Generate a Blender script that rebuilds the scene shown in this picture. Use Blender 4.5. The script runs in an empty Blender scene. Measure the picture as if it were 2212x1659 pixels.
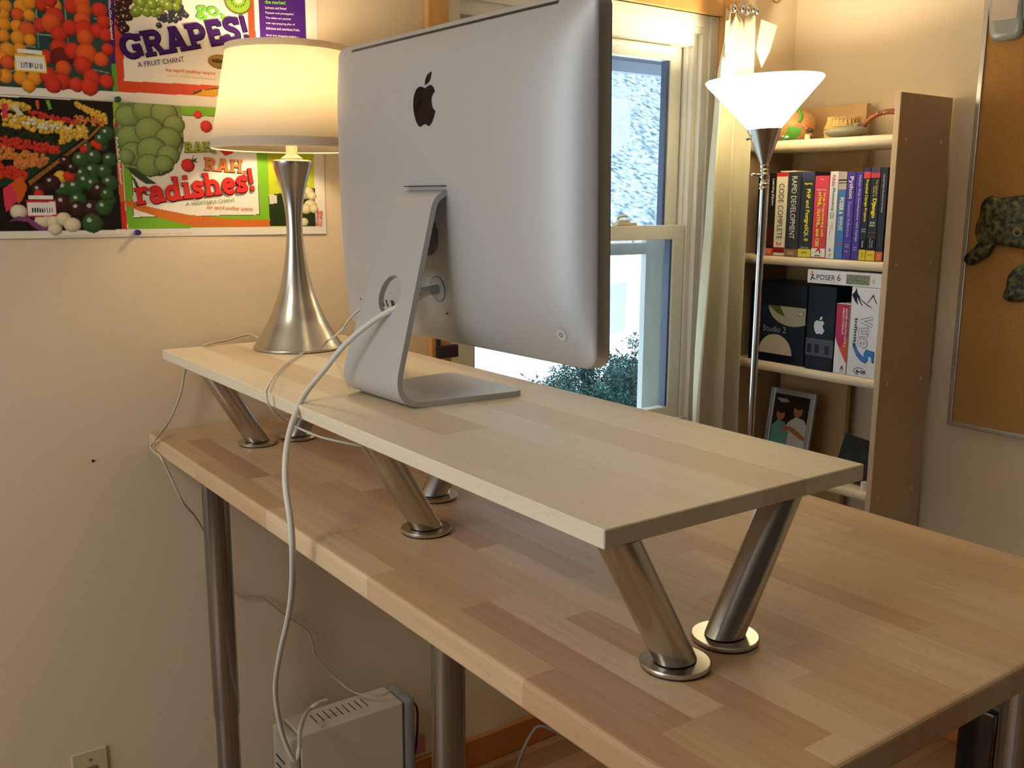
import bpy, bmesh, math, random
import numpy as np
from mathutils import Vector, Matrix, Euler

# ---------------------------------------------------------------- camera, world, light
scene = bpy.context.scene
COL = scene.collection
FPX, YAW, PITCH, ROLL = 2093.2142, -0.9399, -0.1853, 0.0053
CAM = Vector((2.0134, -0.5809, 1.5509))
_d = Vector((math.sin(YAW)*math.cos(PITCH), math.cos(YAW)*math.cos(PITCH), math.sin(PITCH)))
_r = _d.cross(Vector((0, 0, 1))).normalized()
_u = _r.cross(_d)
_r2 = math.cos(ROLL)*_r + math.sin(ROLL)*_u
_u2 = -math.sin(ROLL)*_r + math.cos(ROLL)*_u
cam_data = bpy.data.cameras.new('camera')
cam_data.sensor_width = 36.0
cam_data.lens = FPX/2212*36.0
cam_data.clip_start = 0.05
cam_data.clip_end = 300
cam = bpy.data.objects.new('camera', cam_data)
COL.objects.link(cam)
cam.matrix_world = Matrix(((_r2.x, _u2.x, -_d.x, CAM.x), (_r2.y, _u2.y, -_d.y, CAM.y), (_r2.z, _u2.z, -_d.z, CAM.z), (0, 0, 0, 1)))
scene.camera = cam

world = bpy.data.worlds.new('sky')
scene.world = world
world.use_nodes = True
_bg = world.node_tree.nodes['Background']
_bg.inputs[0].default_value = (0.80, 0.91, 1.0, 1)
_bg.inputs[1].default_value = 3.0

def area(name, loc, rot, sx, sy, power, color):
    l = bpy.data.lights.new(name, 'AREA'); l.shape = 'RECTANGLE'; l.size = sx; l.size_y = sy
    l.energy = power; l.color = color
    o = bpy.data.objects.new(name, l); o.location = loc; o.rotation_euler = rot; COL.objects.link(o)
    return o
# added area lights, both out of view: cool from behind the camera, warm overhead
area('added_front_fill', (.95, -2.72, 1.55), (math.radians(90), 0, 0), 1.75, 1.35, 7.5, (0.90, 0.95, 1.0))
area('added_overhead_fill', (1.0, -1.55, 2.50), (0, 0, 0), .5, .5, 13.0, (1.0, .88, .70))
_s = bpy.data.lights.new('sun', 'SUN'); _s.energy = 1.1; _s.angle = 0.05; _s.color = (1.0, 0.97, 0.9)
_so = bpy.data.objects.new('sun', _s); _so.rotation_euler = (math.radians(38), math.radians(22), 0); COL.objects.link(_so)

scene.view_settings.view_transform = 'Standard'
scene.view_settings.look = 'None'
scene.view_settings.exposure = -0.08
scene.view_settings.gamma = 1.0
scene.view_settings.use_curve_mapping = False
scene.cycles.max_bounces = 10
scene.cycles.transparent_max_bounces = 12
scene.cycles.sample_clamp_indirect = 12.0
TABLE_BULB = 150.0
FLOOR_BULB = 400.0

# ---------------------------------------------------------------- materials
MATS = {}
def lin(c):
    return tuple((x/12.92 if x <= .04045 else ((x+.055)/1.055)**2.4) for x in c)
def S(r, g, b):
    return lin((r/255, g/255, b/255))
def mat(name, color=(.8, .8, .8), rough=.5, metal=0.0, spec=.5, emit=None, estr=0, noise=None, bump=None, alpha=None, trans=0, coat=0):
    if name in MATS: return MATS[name]
    m = bpy.data.materials.new(name); m.use_nodes = True
    nt = m.node_tree; b = nt.nodes['Principled BSDF']
    b.inputs['Base Color'].default_value = (*color, 1)
    b.inputs['Roughness'].default_value = rough
    b.inputs['Metallic'].default_value = metal
    b.inputs['Specular IOR Level'].default_value = spec
    b.inputs['Transmission Weight'].default_value = trans
    b.inputs['Coat Weight'].default_value = coat
    if emit:
        b.inputs['Emission Color'].default_value = (*emit, 1); b.inputs['Emission Strength'].default_value = estr
    if noise:   # (scale, amount, stretch)
        tc = nt.nodes.new('ShaderNodeTexCoord'); mp = nt.nodes.new('ShaderNodeMapping'); mp.inputs['Scale'].default_value = noise[2]
        nz = nt.nodes.new('ShaderNodeTexNoise'); nz.inputs['Scale'].default_value = noise[0]; nz.inputs['Detail'].default_value = 5
        rp = nt.nodes.new('ShaderNodeMapRange'); rp.inputs[3].default_value = 1-noise[1]; rp.inputs[4].default_value = 1+noise[1]
        mx = nt.nodes.new('ShaderNodeMix'); mx.data_type = 'RGBA'; mx.blend_type = 'MULTIPLY'; mx.inputs[0].default_value = 1
        mx.inputs[6].default_value = (*color, 1)
        nt.links.new(tc.outputs['Object'], mp.inputs[0]); nt.links.new(mp.outputs[0], nz.inputs[0])
        nt.links.new(nz.outputs[0], rp.inputs[0]); nt.links.new(rp.outputs[0], mx.inputs[7]); nt.links.new(mx.outputs[2], b.inputs['Base Color'])
    if bump:    # (scale, strength, distance)
        tc = nt.nodes.new('ShaderNodeTexCoord'); nz = nt.nodes.new('ShaderNodeTexNoise'); nz.inputs['Scale'].default_value = bump[0]; nz.inputs['Detail'].default_value = 4
        bp = nt.nodes.new('ShaderNodeBump'); bp.inputs['Strength'].default_value = bump[1]; bp.inputs['Distance'].default_value = bump[2]
        nt.links.new(tc.outputs['Object'], nz.inputs[0]); nt.links.new(nz.outputs[0], bp.inputs['Height']); nt.links.new(bp.outputs[0], b.inputs['Normal'])
    MATS[name] = m
    return m
def lamella(name, stops, row, length, along=0, across=1, rough=.45, grain=.14, seed=0.0, gap=.0):
    """glued-up strips: rows across, staggered lengths along, one tone per strip, stretched grain"""
    m = bpy.data.materials.new(name); m.use_nodes = True; MATS[name] = m
    nt = m.node_tree; N = nt.nodes.new; L = nt.links.new; b = nt.nodes['Principled BSDF']
    b.inputs['Roughness'].default_value = rough
    b.inputs['Specular IOR Level'].default_value = .35
    tc = N('ShaderNodeTexCoord'); sp = N('ShaderNodeSeparateXYZ'); L(tc.outputs['Object'], sp.inputs[0])
    def M(op, a, c=None):
        n = N('ShaderNodeMath'); n.operation = op
        for i, v in enumerate((a, c)):
            if v is None: continue
            if isinstance(v, (int, float)): n.inputs[i].default_value = v
            else: L(v, n.inputs[i])
        return n.outputs[0]
    rw = M('FLOOR', M('DIVIDE', sp.outputs[across], row))
    w1 = N('ShaderNodeTexWhiteNoise'); w1.noise_dimensions = '1D'; L(M('ADD', rw, seed+.37), w1.inputs['W'])
    cl = M('FLOOR', M('ADD', M('DIVIDE', sp.outputs[along], length), M('MULTIPLY', w1.outputs[0], 7.3)))
    cb = N('ShaderNodeCombineXYZ'); L(rw, cb.inputs[0]); L(cl, cb.inputs[1]); cb.inputs[2].default_value = seed
    w2 = N('ShaderNodeTexWhiteNoise'); w2.noise_dimensions = '3D'; L(cb.outputs[0], w2.inputs['Vector'])
    cr = N('ShaderNodeValToRGB'); e = cr.color_ramp.elements
    e[0].position = 0; e[0].color = (*stops[0], 1); e[1].position = 1; e[1].color = (*stops[-1], 1)
    for i, c in enumerate(stops[1:-1]):
        k = e.new((i+1)/(len(stops)-1)); k.color = (*c, 1)
    L(w2.outputs[0], cr.inputs[0])
    # grain, shifted from strip to strip
    sc = [0, 0, 0]; sc[along] = 2.0; sc[across] = 42.0; sc[3-along-across] = 42.0
    mp = N('ShaderNodeMapping'); mp.inputs['Scale'].default_value = sc
    ad = N('ShaderNodeVectorMath'); ad.operation = 'ADD'; L(tc.outputs['Object'], ad.inputs[0])
    ml = N('ShaderNodeVectorMath'); ml.operation = 'SCALE'; L(w2.outputs['Color'], ml.inputs[0]); ml.inputs['Scale'].default_value = 3.0
    L(ml.outputs[0], ad.inputs[1]); L(ad.outputs[0], mp.inputs[0])
    nz = N('ShaderNodeTexNoise'); nz.inputs['Scale'].default_value = 2.2; nz.inputs['Detail'].default_value = 6; nz.inputs['Roughness'].default_value = .6
    nz.inputs['Distortion'].default_value = .5
    L(mp.outputs[0], nz.inputs[0])
    rp = N('ShaderNodeMapRange'); rp.inputs[1].default_value = .25; rp.inputs[2].default_value = .75; rp.inputs[3].default_value = 1-grain; rp.inputs[4].default_value = 1+grain
    L(nz.outputs[0], rp.inputs[0])
    # short dark flecks
    mp2 = N('ShaderNodeMapping'); s2 = [0, 0, 0]; s2[along] = 60; s2[across] = 500; s2[3-along-across] = 500; mp2.inputs['Scale'].default_value = s2
    L(tc.outputs['Object'], mp2.inputs[0])
    nz2 = N('ShaderNodeTexNoise'); nz2.inputs['Scale'].default_value = 1.0; nz2.inputs['Detail'].default_value = 1; L(mp2.outputs[0], nz2.inputs[0])
    rp2 = N('ShaderNodeMapRange'); rp2.inputs[1].default_value = .62; rp2.inputs[2].default_value = .72; rp2.inputs[3].default_value = 1; rp2.inputs[4].default_value = .86
    L(nz2.outputs[0], rp2.inputs[0])
    g = M('MULTIPLY', rp.outputs[0], rp2.outputs[0])
    if gap:
        fr = M('FRACT', M('DIVIDE', sp.outputs[across], row))
        g = M('MULTIPLY', g, M('SUBTRACT', 1.0, M('MULTIPLY', M('LESS_THAN', fr, gap), .35)))
    mx = N('ShaderNodeMix'); mx.data_type = 'RGBA'; mx.blend_type = 'MULTIPLY'; mx.inputs[0].default_value = 1
    L(cr.outputs[0], mx.inputs[6]); L(g, mx.inputs[7]); L(mx.outputs[2], b.inputs['Base Color'])
    return m
def translucent(name, color, tw=.5, rough=.6, emit=None, estr=0):
    m = bpy.data.materials.new(name); m.use_nodes = True; MATS[name] = m
    nt = m.node_tree; nt.nodes.remove(nt.nodes['Principled BSDF'])
    out = nt.nodes['Material Output']
    d = nt.nodes.new('ShaderNodeBsdfDiffuse'); d.inputs[0].default_value = (*color, 1)
    t = nt.nodes.new('ShaderNodeBsdfTranslucent'); t.inputs[0].default_value = (*color, 1)
    mx = nt.nodes.new('ShaderNodeMixShader'); mx.inputs[0].default_value = tw
    nt.links.new(d.outputs[0], mx.inputs[1]); nt.links.new(t.outputs[0], mx.inputs[2])
    last = mx.outputs[0]
    if emit:
        e = nt.nodes.new('ShaderNodeEmission'); e.inputs[0].default_value = (*emit, 1); e.inputs[1].default_value = estr
        a = nt.nodes.new('ShaderNodeAddShader'); nt.links.new(last, a.inputs[0]); nt.links.new(e.outputs[0], a.inputs[1]); last = a.outputs[0]
    nt.links.new(last, out.inputs['Surface'])
    return m
def clear_glass(name, tint=(1, 1, 1), ior=1.45, haze=0.0):
    m = bpy.data.materials.new(name); m.use_nodes = True; MATS[name] = m
    nt = m.node_tree; nt.nodes.remove(nt.nodes['Principled BSDF']); out = nt.nodes['Material Output']
    t = nt.nodes.new('ShaderNodeBsdfTransparent'); t.inputs[0].default_value = (*tint, 1)
    g = nt.nodes.new('ShaderNodeBsdfGlossy'); g.inputs['Roughness'].default_value = .02
    lw = nt.nodes.new('ShaderNodeLayerWeight'); lw.inputs[0].default_value = .5
    pw = nt.nodes.new('ShaderNodeMath'); pw.operation = 'POWER'; pw.inputs[1].default_value = 5; nt.links.new(lw.outputs['Facing'], pw.inputs[0])
    f = nt.nodes.new('ShaderNodeMapRange'); f.inputs[3].default_value = .03; f.inputs[4].default_value = .8; nt.links.new(pw.outputs[0], f.inputs[0])
    mx = nt.nodes.new('ShaderNodeMixShader')
    nt.links.new(f.outputs[0], mx.inputs[0]); nt.links.new(t.outputs[0], mx.inputs[1]); nt.links.new(g.outputs[0], mx.inputs[2])
    last = mx.outputs[0]
    if haze:
        d = nt.nodes.new('ShaderNodeBsdfTranslucent'); d.inputs[0].default_value = (.9, .9, .88, 1)
        m2 = nt.nodes.new('ShaderNodeMixShader'); m2.inputs[0].default_value = haze
        nt.links.new(last, m2.inputs[1]); nt.links.new(d.outputs[0], m2.inputs[2]); last = m2.outputs[0]
    nt.links.new(last, out.inputs['Surface'])
    return m
def print_mat(name, rough=.4, spec=.3):
    m = mat(name, (1, 1, 1), rough, 0, spec); nt = m.node_tree
    a = nt.nodes.new('ShaderNodeVertexColor'); a.layer_name = 'ink'
    nt.links.new(a.outputs[0], nt.nodes['Principled BSDF'].inputs['Base Color'])
    return m
def spotted(name, c1, c2, scale, lo, hi, rough=.5, bump=0, detail=3):
    m = mat(name, c1, rough); nt = m.node_tree; b = nt.nodes['Principled BSDF']
    tc = nt.nodes.new('ShaderNodeTexCoord'); nz = nt.nodes.new('ShaderNodeTexNoise'); nz.inputs['Scale'].default_value = scale; nz.inputs['Detail'].default_value = detail
    cr = nt.nodes.new('ShaderNodeValToRGB'); cr.color_ramp.elements[0].position = lo; cr.color_ramp.elements[1].position = hi
    cr.color_ramp.elements[0].color = (*c1, 1); cr.color_ramp.elements[1].color = (*c2, 1)
    nt.links.new(tc.outputs['Object'], nz.inputs[0]); nt.links.new(nz.outputs[0], cr.inputs[0]); nt.links.new(cr.outputs[0], b.inputs['Base Color'])
    if bump:
        bp = nt.nodes.new('ShaderNodeBump'); bp.inputs['Strength'].default_value = .8; bp.inputs['Distance'].default_value = bump
        nt.links.new(nz.outputs[0], bp.inputs['Height']); nt.links.new(bp.outputs[0], b.inputs['Normal'])
    return m

WALL = mat('cream_wall_paint', S(228, 209, 177), .75, 0, .2, bump=(160, .12, .002))
WALLD = mat('umber_wall_paint', S(104, 98, 90), .75, 0, .2)
CEIL = mat('ceiling_paint', S(242, 236, 222), .8)
BEECH = lamella('beech_butcher_block', [S(196, 162, 124), S(210, 180, 142), S(216, 188, 152), S(204, 170, 132), S(190, 150, 114)], .043, .34, grain=.12)
BIRCH = lamella('pale_birch_board', [S(224, 210, 184), S(231, 218, 193), S(219, 203, 175), S(212, 192, 160)], .075, 1.1, grain=.05, seed=3.0, rough=.5)
FLOORM = lamella('floor_parquet', [S(138, 104, 74), S(164, 126, 92), S(174, 138, 102), S(150, 112, 80)], .075, .5, along=1, across=0, grain=.12, seed=5.0, rough=.35, gap=.03)
TRIM = mat('honey_wood_trim', S(206, 154, 88), .4, noise=(3, .18, (6, 6, .7)))
BASEB = mat('honey_wood_baseboard', S(186, 116, 52), .4, noise=(3, .18, (8, .8, 8)))
CASEW = mat('maple_laminate', S(200, 174, 140), .5, noise=(4, .05, (10, 10, 1)))
SHELFW = mat('pale_maple_shelf', S(232, 214, 180), .4, noise=(4, .05, (1, 10, 10)))
PANELW = mat('brown_back_panel', S(206, 170, 120), .55, noise=(4, .06, (10, 10, 1)))
ALU = mat('satin_aluminium', (.50, .505, .51), .48, .35, .5)
ALUD = mat('aluminium_edge', (.46, .46, .46), .35, .8, .5)
STEEL = mat('brushed_steel', (.52, .51, .49), .24, 1.0)
STEELP = mat('brushed_steel_plate', (.56, .53, .48), .26, 1.0)
NICKEL = mat('brushed_nickel', (.58, .54, .48), .27, 1.0)
CHROME = mat('polished_chrome', (.34, .36, .39), .20, 1.0)
BLACK = mat('black_plastic', (.012, .012, .013), .35)
BLACKG = mat('gloss_black', (.008, .006, .006), .08, 0, .6, coat=.5)
WHITEP = mat('white_plastic', S(226, 222, 212), .4)
WHITEC = mat('white_cable', S(216, 212, 202), .45)
VINYL = mat('white_vinyl_frame', S(232, 228, 214), .4)
GLASS = clear_glass('window_glass', (.93, .97, .98))
BRASS = mat('antique_brass', (.55, .42, .20), .25, 1.0)

# ---------------------------------------------------------------- mesh helpers
class MB:
    def __init__(self): self.bm = bmesh.new()
    def box(self, x0, x1, y0, y1, z0, z1, bevel=0, seg=2):
        bm = self.bm; r = bmesh.ops.create_cube(bm, size=1.0)
        for v in r['verts']:
            v.co = Vector(((x0+x1)/2+v.co.x*(x1-x0), (y0+y1)/2+v.co.y*(y1-y0), (z0+z1)/2+v.co.z*(z1-z0)))
        if bevel:
            es = list({e for v in r['verts'] for e in v.link_edges})
            bmesh.ops.bevel(bm, geom=es, offset=bevel, segments=seg, affect='EDGES', profile=.5)
        return self
    def lathe(self, prof, n=48, c=(0, 0, 0), cap0=True, cap1=True, M=None):
        bm = self.bm; rings = []
        for r, z in prof:
            ring = []
            for i in range(n):
                a = 2*math.pi*i/n; p = Vector((r*math.cos(a), r*math.sin(a), z))
                if M is not None: p = M @ p
                ring.append(bm.verts.new(p+Vector(c)))
            rings.append(ring)
        for a, b in zip(rings, rings[1:]):
            for i in range(n):
                bm.faces.new((a[i], a[(i+1) % n], b[(i+1) % n], b[i]))
        if cap0: bm.faces.new(list(reversed(rings[0])))
        if cap1: bm.faces.new(rings[-1])
        return self
    def tube(self, pts, r, n=10, sub=6, closed=False, taper=None):
        P = [Vector(p) for p in pts]
        if sub > 1: P = spline(P, sub, closed)
        bm = self.bm; rings = []; m = len(P); prev = None
        for i, p in enumerate(P):
            if closed: t = P[(i+1) % m]-P[i-1]
            else: t = P[min(i+1, m-1)]-P[max(i-1, 0)]
            t = t.normalized()
            if prev is None:
                a = Vector((0, 0, 1)) if abs(t.z) < .9 else Vector((1, 0, 0)); u = t.cross(a).normalized()
            else:
                u = (prev-t*prev.dot(t)).normalized()
            prev = u; w = t.cross(u)
            rr = r if taper is None else r*(taper[0]+(taper[1]-taper[0])*i/(m-1))
            rings.append([bm.verts.new(p+u*(rr*math.cos(2*math.pi*k/n))+w*(rr*math.sin(2*math.pi*k/n))) for k in range(n)])
        pairs = list(zip(rings, rings[1:]))
        if closed: pairs.append((rings[-1], rings[0]))
        for a, b in pairs:
            for k in range(n): bm.faces.new((a[k], b[k], b[(k+1) % n], a[(k+1) % n]))
        if not closed:
            bm.faces.new(rings[0]); bm.faces.new(list(reversed(rings[-1])))
        return self
    def sphere(self, c, rx, ry=None, rz=None, u=24, v=14):
        ry = ry or rx; rz = rz or rx
        r = bmesh.ops.create_uvsphere(self.bm, u_segments=u, v_segments=v, radius=1)
        for q in r['verts']: q.co = Vector((c[0]+q.co.x*rx, c[1]+q.co.y*ry, c[2]+q.co.z*rz))
        return self
    def prism(self, pts, origin, ux, uy, depth=0, n=None, hole=None):
        """polygon (2D pts) laid on the plane origin+a*ux+b*uy, pushed along ux x uy by depth"""
        ux = Vector(ux); uy = Vector(uy); nn = Vector(n) if n is not None else ux.cross(uy)
        bm = self.bm; o = Vector(origin)
        A = [bm.verts.new(o+ux*a+uy*b) for a, b in pts]
        f = bm.faces.new(A)
        if depth:
            B = [bm.verts.new(v.co+nn*depth) for v in A]
            k = len(A)
            for i in range(k): bm.faces.new((A[(i+1) % k], A[i], B[i], B[(i+1) % k]))
            bm.faces.new(list(reversed(B)))
        return self
    def build(self, name, m, parent=None, smooth=False, sharp=40, loc=None, tri=False):
        bm = self.bm
        bmesh.ops.recalc_face_normals(bm, faces=bm.faces)
        if tri: bmesh.ops.triangulate(bm, faces=bm.faces)
        if smooth:
            for f in bm.faces: f.smooth = True
            lim = math.radians(sharp)
            for e in bm.edges:
                if len(e.link_faces) == 2 and e.calc_face_angle(0) > lim: e.smooth = False
        me = bpy.data.meshes.new(name); bm.to_mesh(me); bm.free()
        return link(name, me, m, parent, loc)
def link(name, me, m, parent=None, loc=None):
    o = bpy.data.objects.new(name, me); COL.objects.link(o)
    if m is not None: me.materials.append(m)
    if parent is not None: o.parent = parent
    if loc is not None: o.location = loc
    return o
def spline(P, sub, closed=False):
    out = []; m = len(P)
    rng = range(m) if closed else range(m-1)
    for i in rng:
        if closed: p0, p1, p2, p3 = P[i-1], P[i], P[(i+1) % m], P[(i+2) % m]
        else: p0, p1, p2, p3 = P[max(i-1, 0)], P[i], P[i+1], P[min(i+2, m-1)]
        for k in range(sub):
            t = k/sub
            out.append(.5*((2*p1)+(p2-p0)*t+(2*p0-5*p1+4*p2-p3)*t*t+(3*p1-p0-3*p2+p3)*t**3))
    if not closed: out.append(P[-1])
    return out
def sp2(pts, sub=5, closed=True):
    return [(v.x, v.y) for v in spline([Vector((a, b, 0)) for a, b in pts], sub, closed)]
def tag(o, label, cat, group=None, kind=None):
    o['label'] = label; o['category'] = cat
    if group: o['group'] = group
    if kind: o['kind'] = kind
    return o
def struct(o): o['kind'] = 'structure'; return o
def empty(name, loc, rz=0):
    o = bpy.data.objects.new(name, None); o.empty_display_size = .05; o.location = loc; o.rotation_euler = (0, 0, rz)
    COL.objects.link(o); return o
def thing(name, label, cat, loc, rz=0, group=None):
    return tag(empty(name, loc, rz), label, cat, group)

# ---- lettering
def glyph_strokes():
    T = .2
    def arc(cx, cy, rx, ry, a0, a1, k=14): return ('a', [(cx+rx*math.cos(math.radians(a0+(a1-a0)*i/k)), cy+ry*math.sin(math.radians(a0+(a1-a0)*i/k))) for i in range(k+1)])
    def ln(*p): return ('a', list(p))
    def se(x0, x1, y): return ('s', (x0, x1, y))
    B, TP = 0, 1
    G = {}
    G['G'] = (.95, [arc(.48, .5, .36, .4, 40, 330), ln((.5, .44), (.86, .44)), ln((.76, .46), (.76, .06)), ln((.8, .93), (.8, .66))])
    G['R'] = (.95, [ln((.22, 0), (.22, 1)), ln((.1, .9), (.5, .9)), ln((.2, .5), (.5, .5)), arc(.5, .7, .22, .2, -90, 90), ln((.48, .5), (.74, .06)), se(.02, .44, B), se(.02, .3, TP), se(.6, .94, B)])
    G['A'] = (1.0, [ln((.2, .04), (.46, .95)), ln((.54, .95), (.8, .04)), ln((.3, .32), (.7, .32)), se(0, .4, B), se(.6, 1.0, B), se(.3, .6, TP)])
    G['P'] = (.85, [ln((.22, 0), (.22, 1)), ln((.1, .9), (.5, .9)), ln((.2, .42), (.5, .42)), arc(.5, .66, .24, .24, -90, 90), se(.02, .46, B), se(.02, .3, TP)])
    G['E'] = (.82, [ln((.22, 0), (.22, 1)), ln((.1, .91), (.74, .91)), ln((.1, .09), (.74, .09)), ln((.2, .5), (.58, .5)), ln((.68, .94), (.68, .72)), ln((.7, .06), (.7, .3)), ln((.54, .62), (.54, .38))])
    G['S'] = (.78, [('a', sp2([(.64, .74), (.56, .88), (.38, .92), (.2, .84), (.18, .68), (.32, .56), (.5, .47), (.62, .34), (.58, .16), (.38, .08), (.2, .13), (.12, .28)], 4, False)), ln((.68, .97), (.68, .68)), ln((.09, .03), (.09, .32))])
    G['H'] = (1.0, [ln((.22, 0), (.22, 1)), ln((.78, 0), (.78, 1)), ln((.2, .5), (.8, .5)), se(.04, .4, B), se(.04, .4, TP), se(.6, .96, B), se(.6, .96, TP)])
    G['!'] = (.4, [ln((.2, .32), (.2, 1.0)), ln((.2, .0), (.2, .2))])
    G[','] = (.36, [ln((.18, .0), (.18, .2)), ln((.2, .06), (.1, -.16))])
    G['r'] = (.66, [ln((.2, 0), (.2, .7)), ('a', sp2([(.22, .42), (.34, .58), (.5, .62), (.6, .56)], 4, False)), se(.02, .44, B), se(.02, .28, .7)])
    G['a'] = (.8, [arc(.34, .22, .2, .17, 0, 360, 20), ln((.58, .0), (.58, .46)), arc(.36, .44, .22, .17, 0, 160), se(.5, .78, B)])
    G['d'] = (.88, [arc(.36, .31, .24, .25, 0, 360, 20), ln((.62, 0), (.62, 1)), se(.54, .86, B), se(.46, .62, TP)])
    G['i'] = (.46, [ln((.24, 0), (.24, .7)), ln((.24, .82), (.24, 1.0)), se(.04, .46, B), se(.04, .3, .7)])
    G['s'] = (.66, [('a', sp2([(.52, .5), (.42, .6), (.28, .6), (.17, .52), (.2, .4), (.36, .33), (.5, .24), (.5, .12), (.34, .07), (.2, .08), (.1, .2)], 4, False)), ln((.55, .68), (.55, .46)), ln((.08, .0), (.08, .22))])
    G['h'] = (.92, [ln((.2, 0), (.2, 1)), arc(.44, .38, .24, .22, 0, 180), ln((.68, 0), (.68, .4)), se(.02, .4, B), se(.5, .88, B), se(.02, .24, TP)])
    G['e'] = (.74, [arc(.38, .33, .26, .27, 0, 315, 18), ln((.16, .34), (.64, .34))])
    G['u'] = (.9, [ln((.2, .7), (.2, .3)), arc(.42, .3, .22, .22, 180, 360), ln((.66, 0), (.66, .7)), se(.02, .24, .7), se(.46, .7, .7), se(.6, .86, B)])
    return G
GLY = glyph_strokes()
def slab_polys(s, t):
    """stroke built slab-serif word: list of convex 2D polygons, total advance"""
    out = []; x = 0
    for ch in s:
        if ch == ' ': x += .4; continue
        w, st = GLY[ch]
        for k, d in st:
            if k == 's':
                x0, x1, y = d; h = .13
                y0 = 0 if y == 0 else y-h
                out.append([(x+x0-(t-.2)/2, y0-(t-.2)/2), (x+x1+(t-.2)/2, y0-(t-.2)/2), (x+x1+(t-.2)/2, y0+h+(t-.2)/2), (x+x0-(t-.2)/2, y0+h+(t-.2)/2)])
            else:
                for i, (p, q) in enumerate(zip(d, d[1:])):
                    dx, dy = q[0]-p[0], q[1]-p[1]; l = math.hypot(dx, dy)
                    if l < 1e-6: continue
                    nx, ny = -dy/l*t/2, dx/l*t/2; ex, ey = (dx/l*.03, dy/l*.03) if len(d) > 2 else (0, 0)
                    out.append([(x+p[0]-nx-ex, p[1]-ny-ey), (x+q[0]-nx+ex, q[1]-ny+ey), (x+q[0]+nx+ex, q[1]+ny+ey), (x+p[0]+nx-ex, p[1]+ny-ey)])
        x += w
    return out, x
def lettering(s, m, parent, o, r, u, w, h, style='plain', name='lettering', center=False, nudge=0.0):
    """flat ink lettering filling a w x h box whose lower left corner is o, on the plane spanned by r and u"""
    o = Vector(o); r = Vector(r).normalized(); u = Vector(u).normalized(); n = r.cross(u)
    if center: o = o-r*(w/2)-u*(h/2)
    o = o+n*nudge
    b = MB()
    if style == 'slab':
        polys, adv = slab_polys(s, .21)
        for p in polys: b.prism([(x/adv*w, y*h) for x, y in p], o+n*(2e-5*polys.index(p)), r, u)
        return b.build(name, m, parent)
    cu = bpy.data.curves.new('t', 'FONT'); cu.body = s; cu.size = 1.0; cu.resolution_u = 3
    if style == 'bold': cu.offset = .022
    if style == 'heavy': cu.offset = .04
    ob = bpy.data.objects.new('t', cu); me = bpy.data.meshes.new_from_object(ob)
    bpy.data.objects.remove(ob); bpy.data.curves.remove(cu)
    nv = len(me.vertices); co = np.empty(nv*3, 'f'); me.vertices.foreach_get('co', co); co = co.reshape(-1, 3)
    mn = co.min(0); mx = co.max(0); sx = w/max(1e-6, mx[0]-mn[0]); sy = h/max(1e-6, mx[1]-mn[1])
    P = np.array(o)[None]+np.outer((co[:, 0]-mn[0])*sx, np.array(r))+np.outer((co[:, 1]-mn[1])*sy, np.array(u))
    me.vertices.foreach_set('co', P.astype('f').ravel()); me.name = name
    me.update()
    return link(name, me, m, parent)
INK = {}
def ink(name, c):
    if name not in INK: INK[name] = mat('ink_'+name, c, .5, 0, .15)
    return INK[name]

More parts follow.
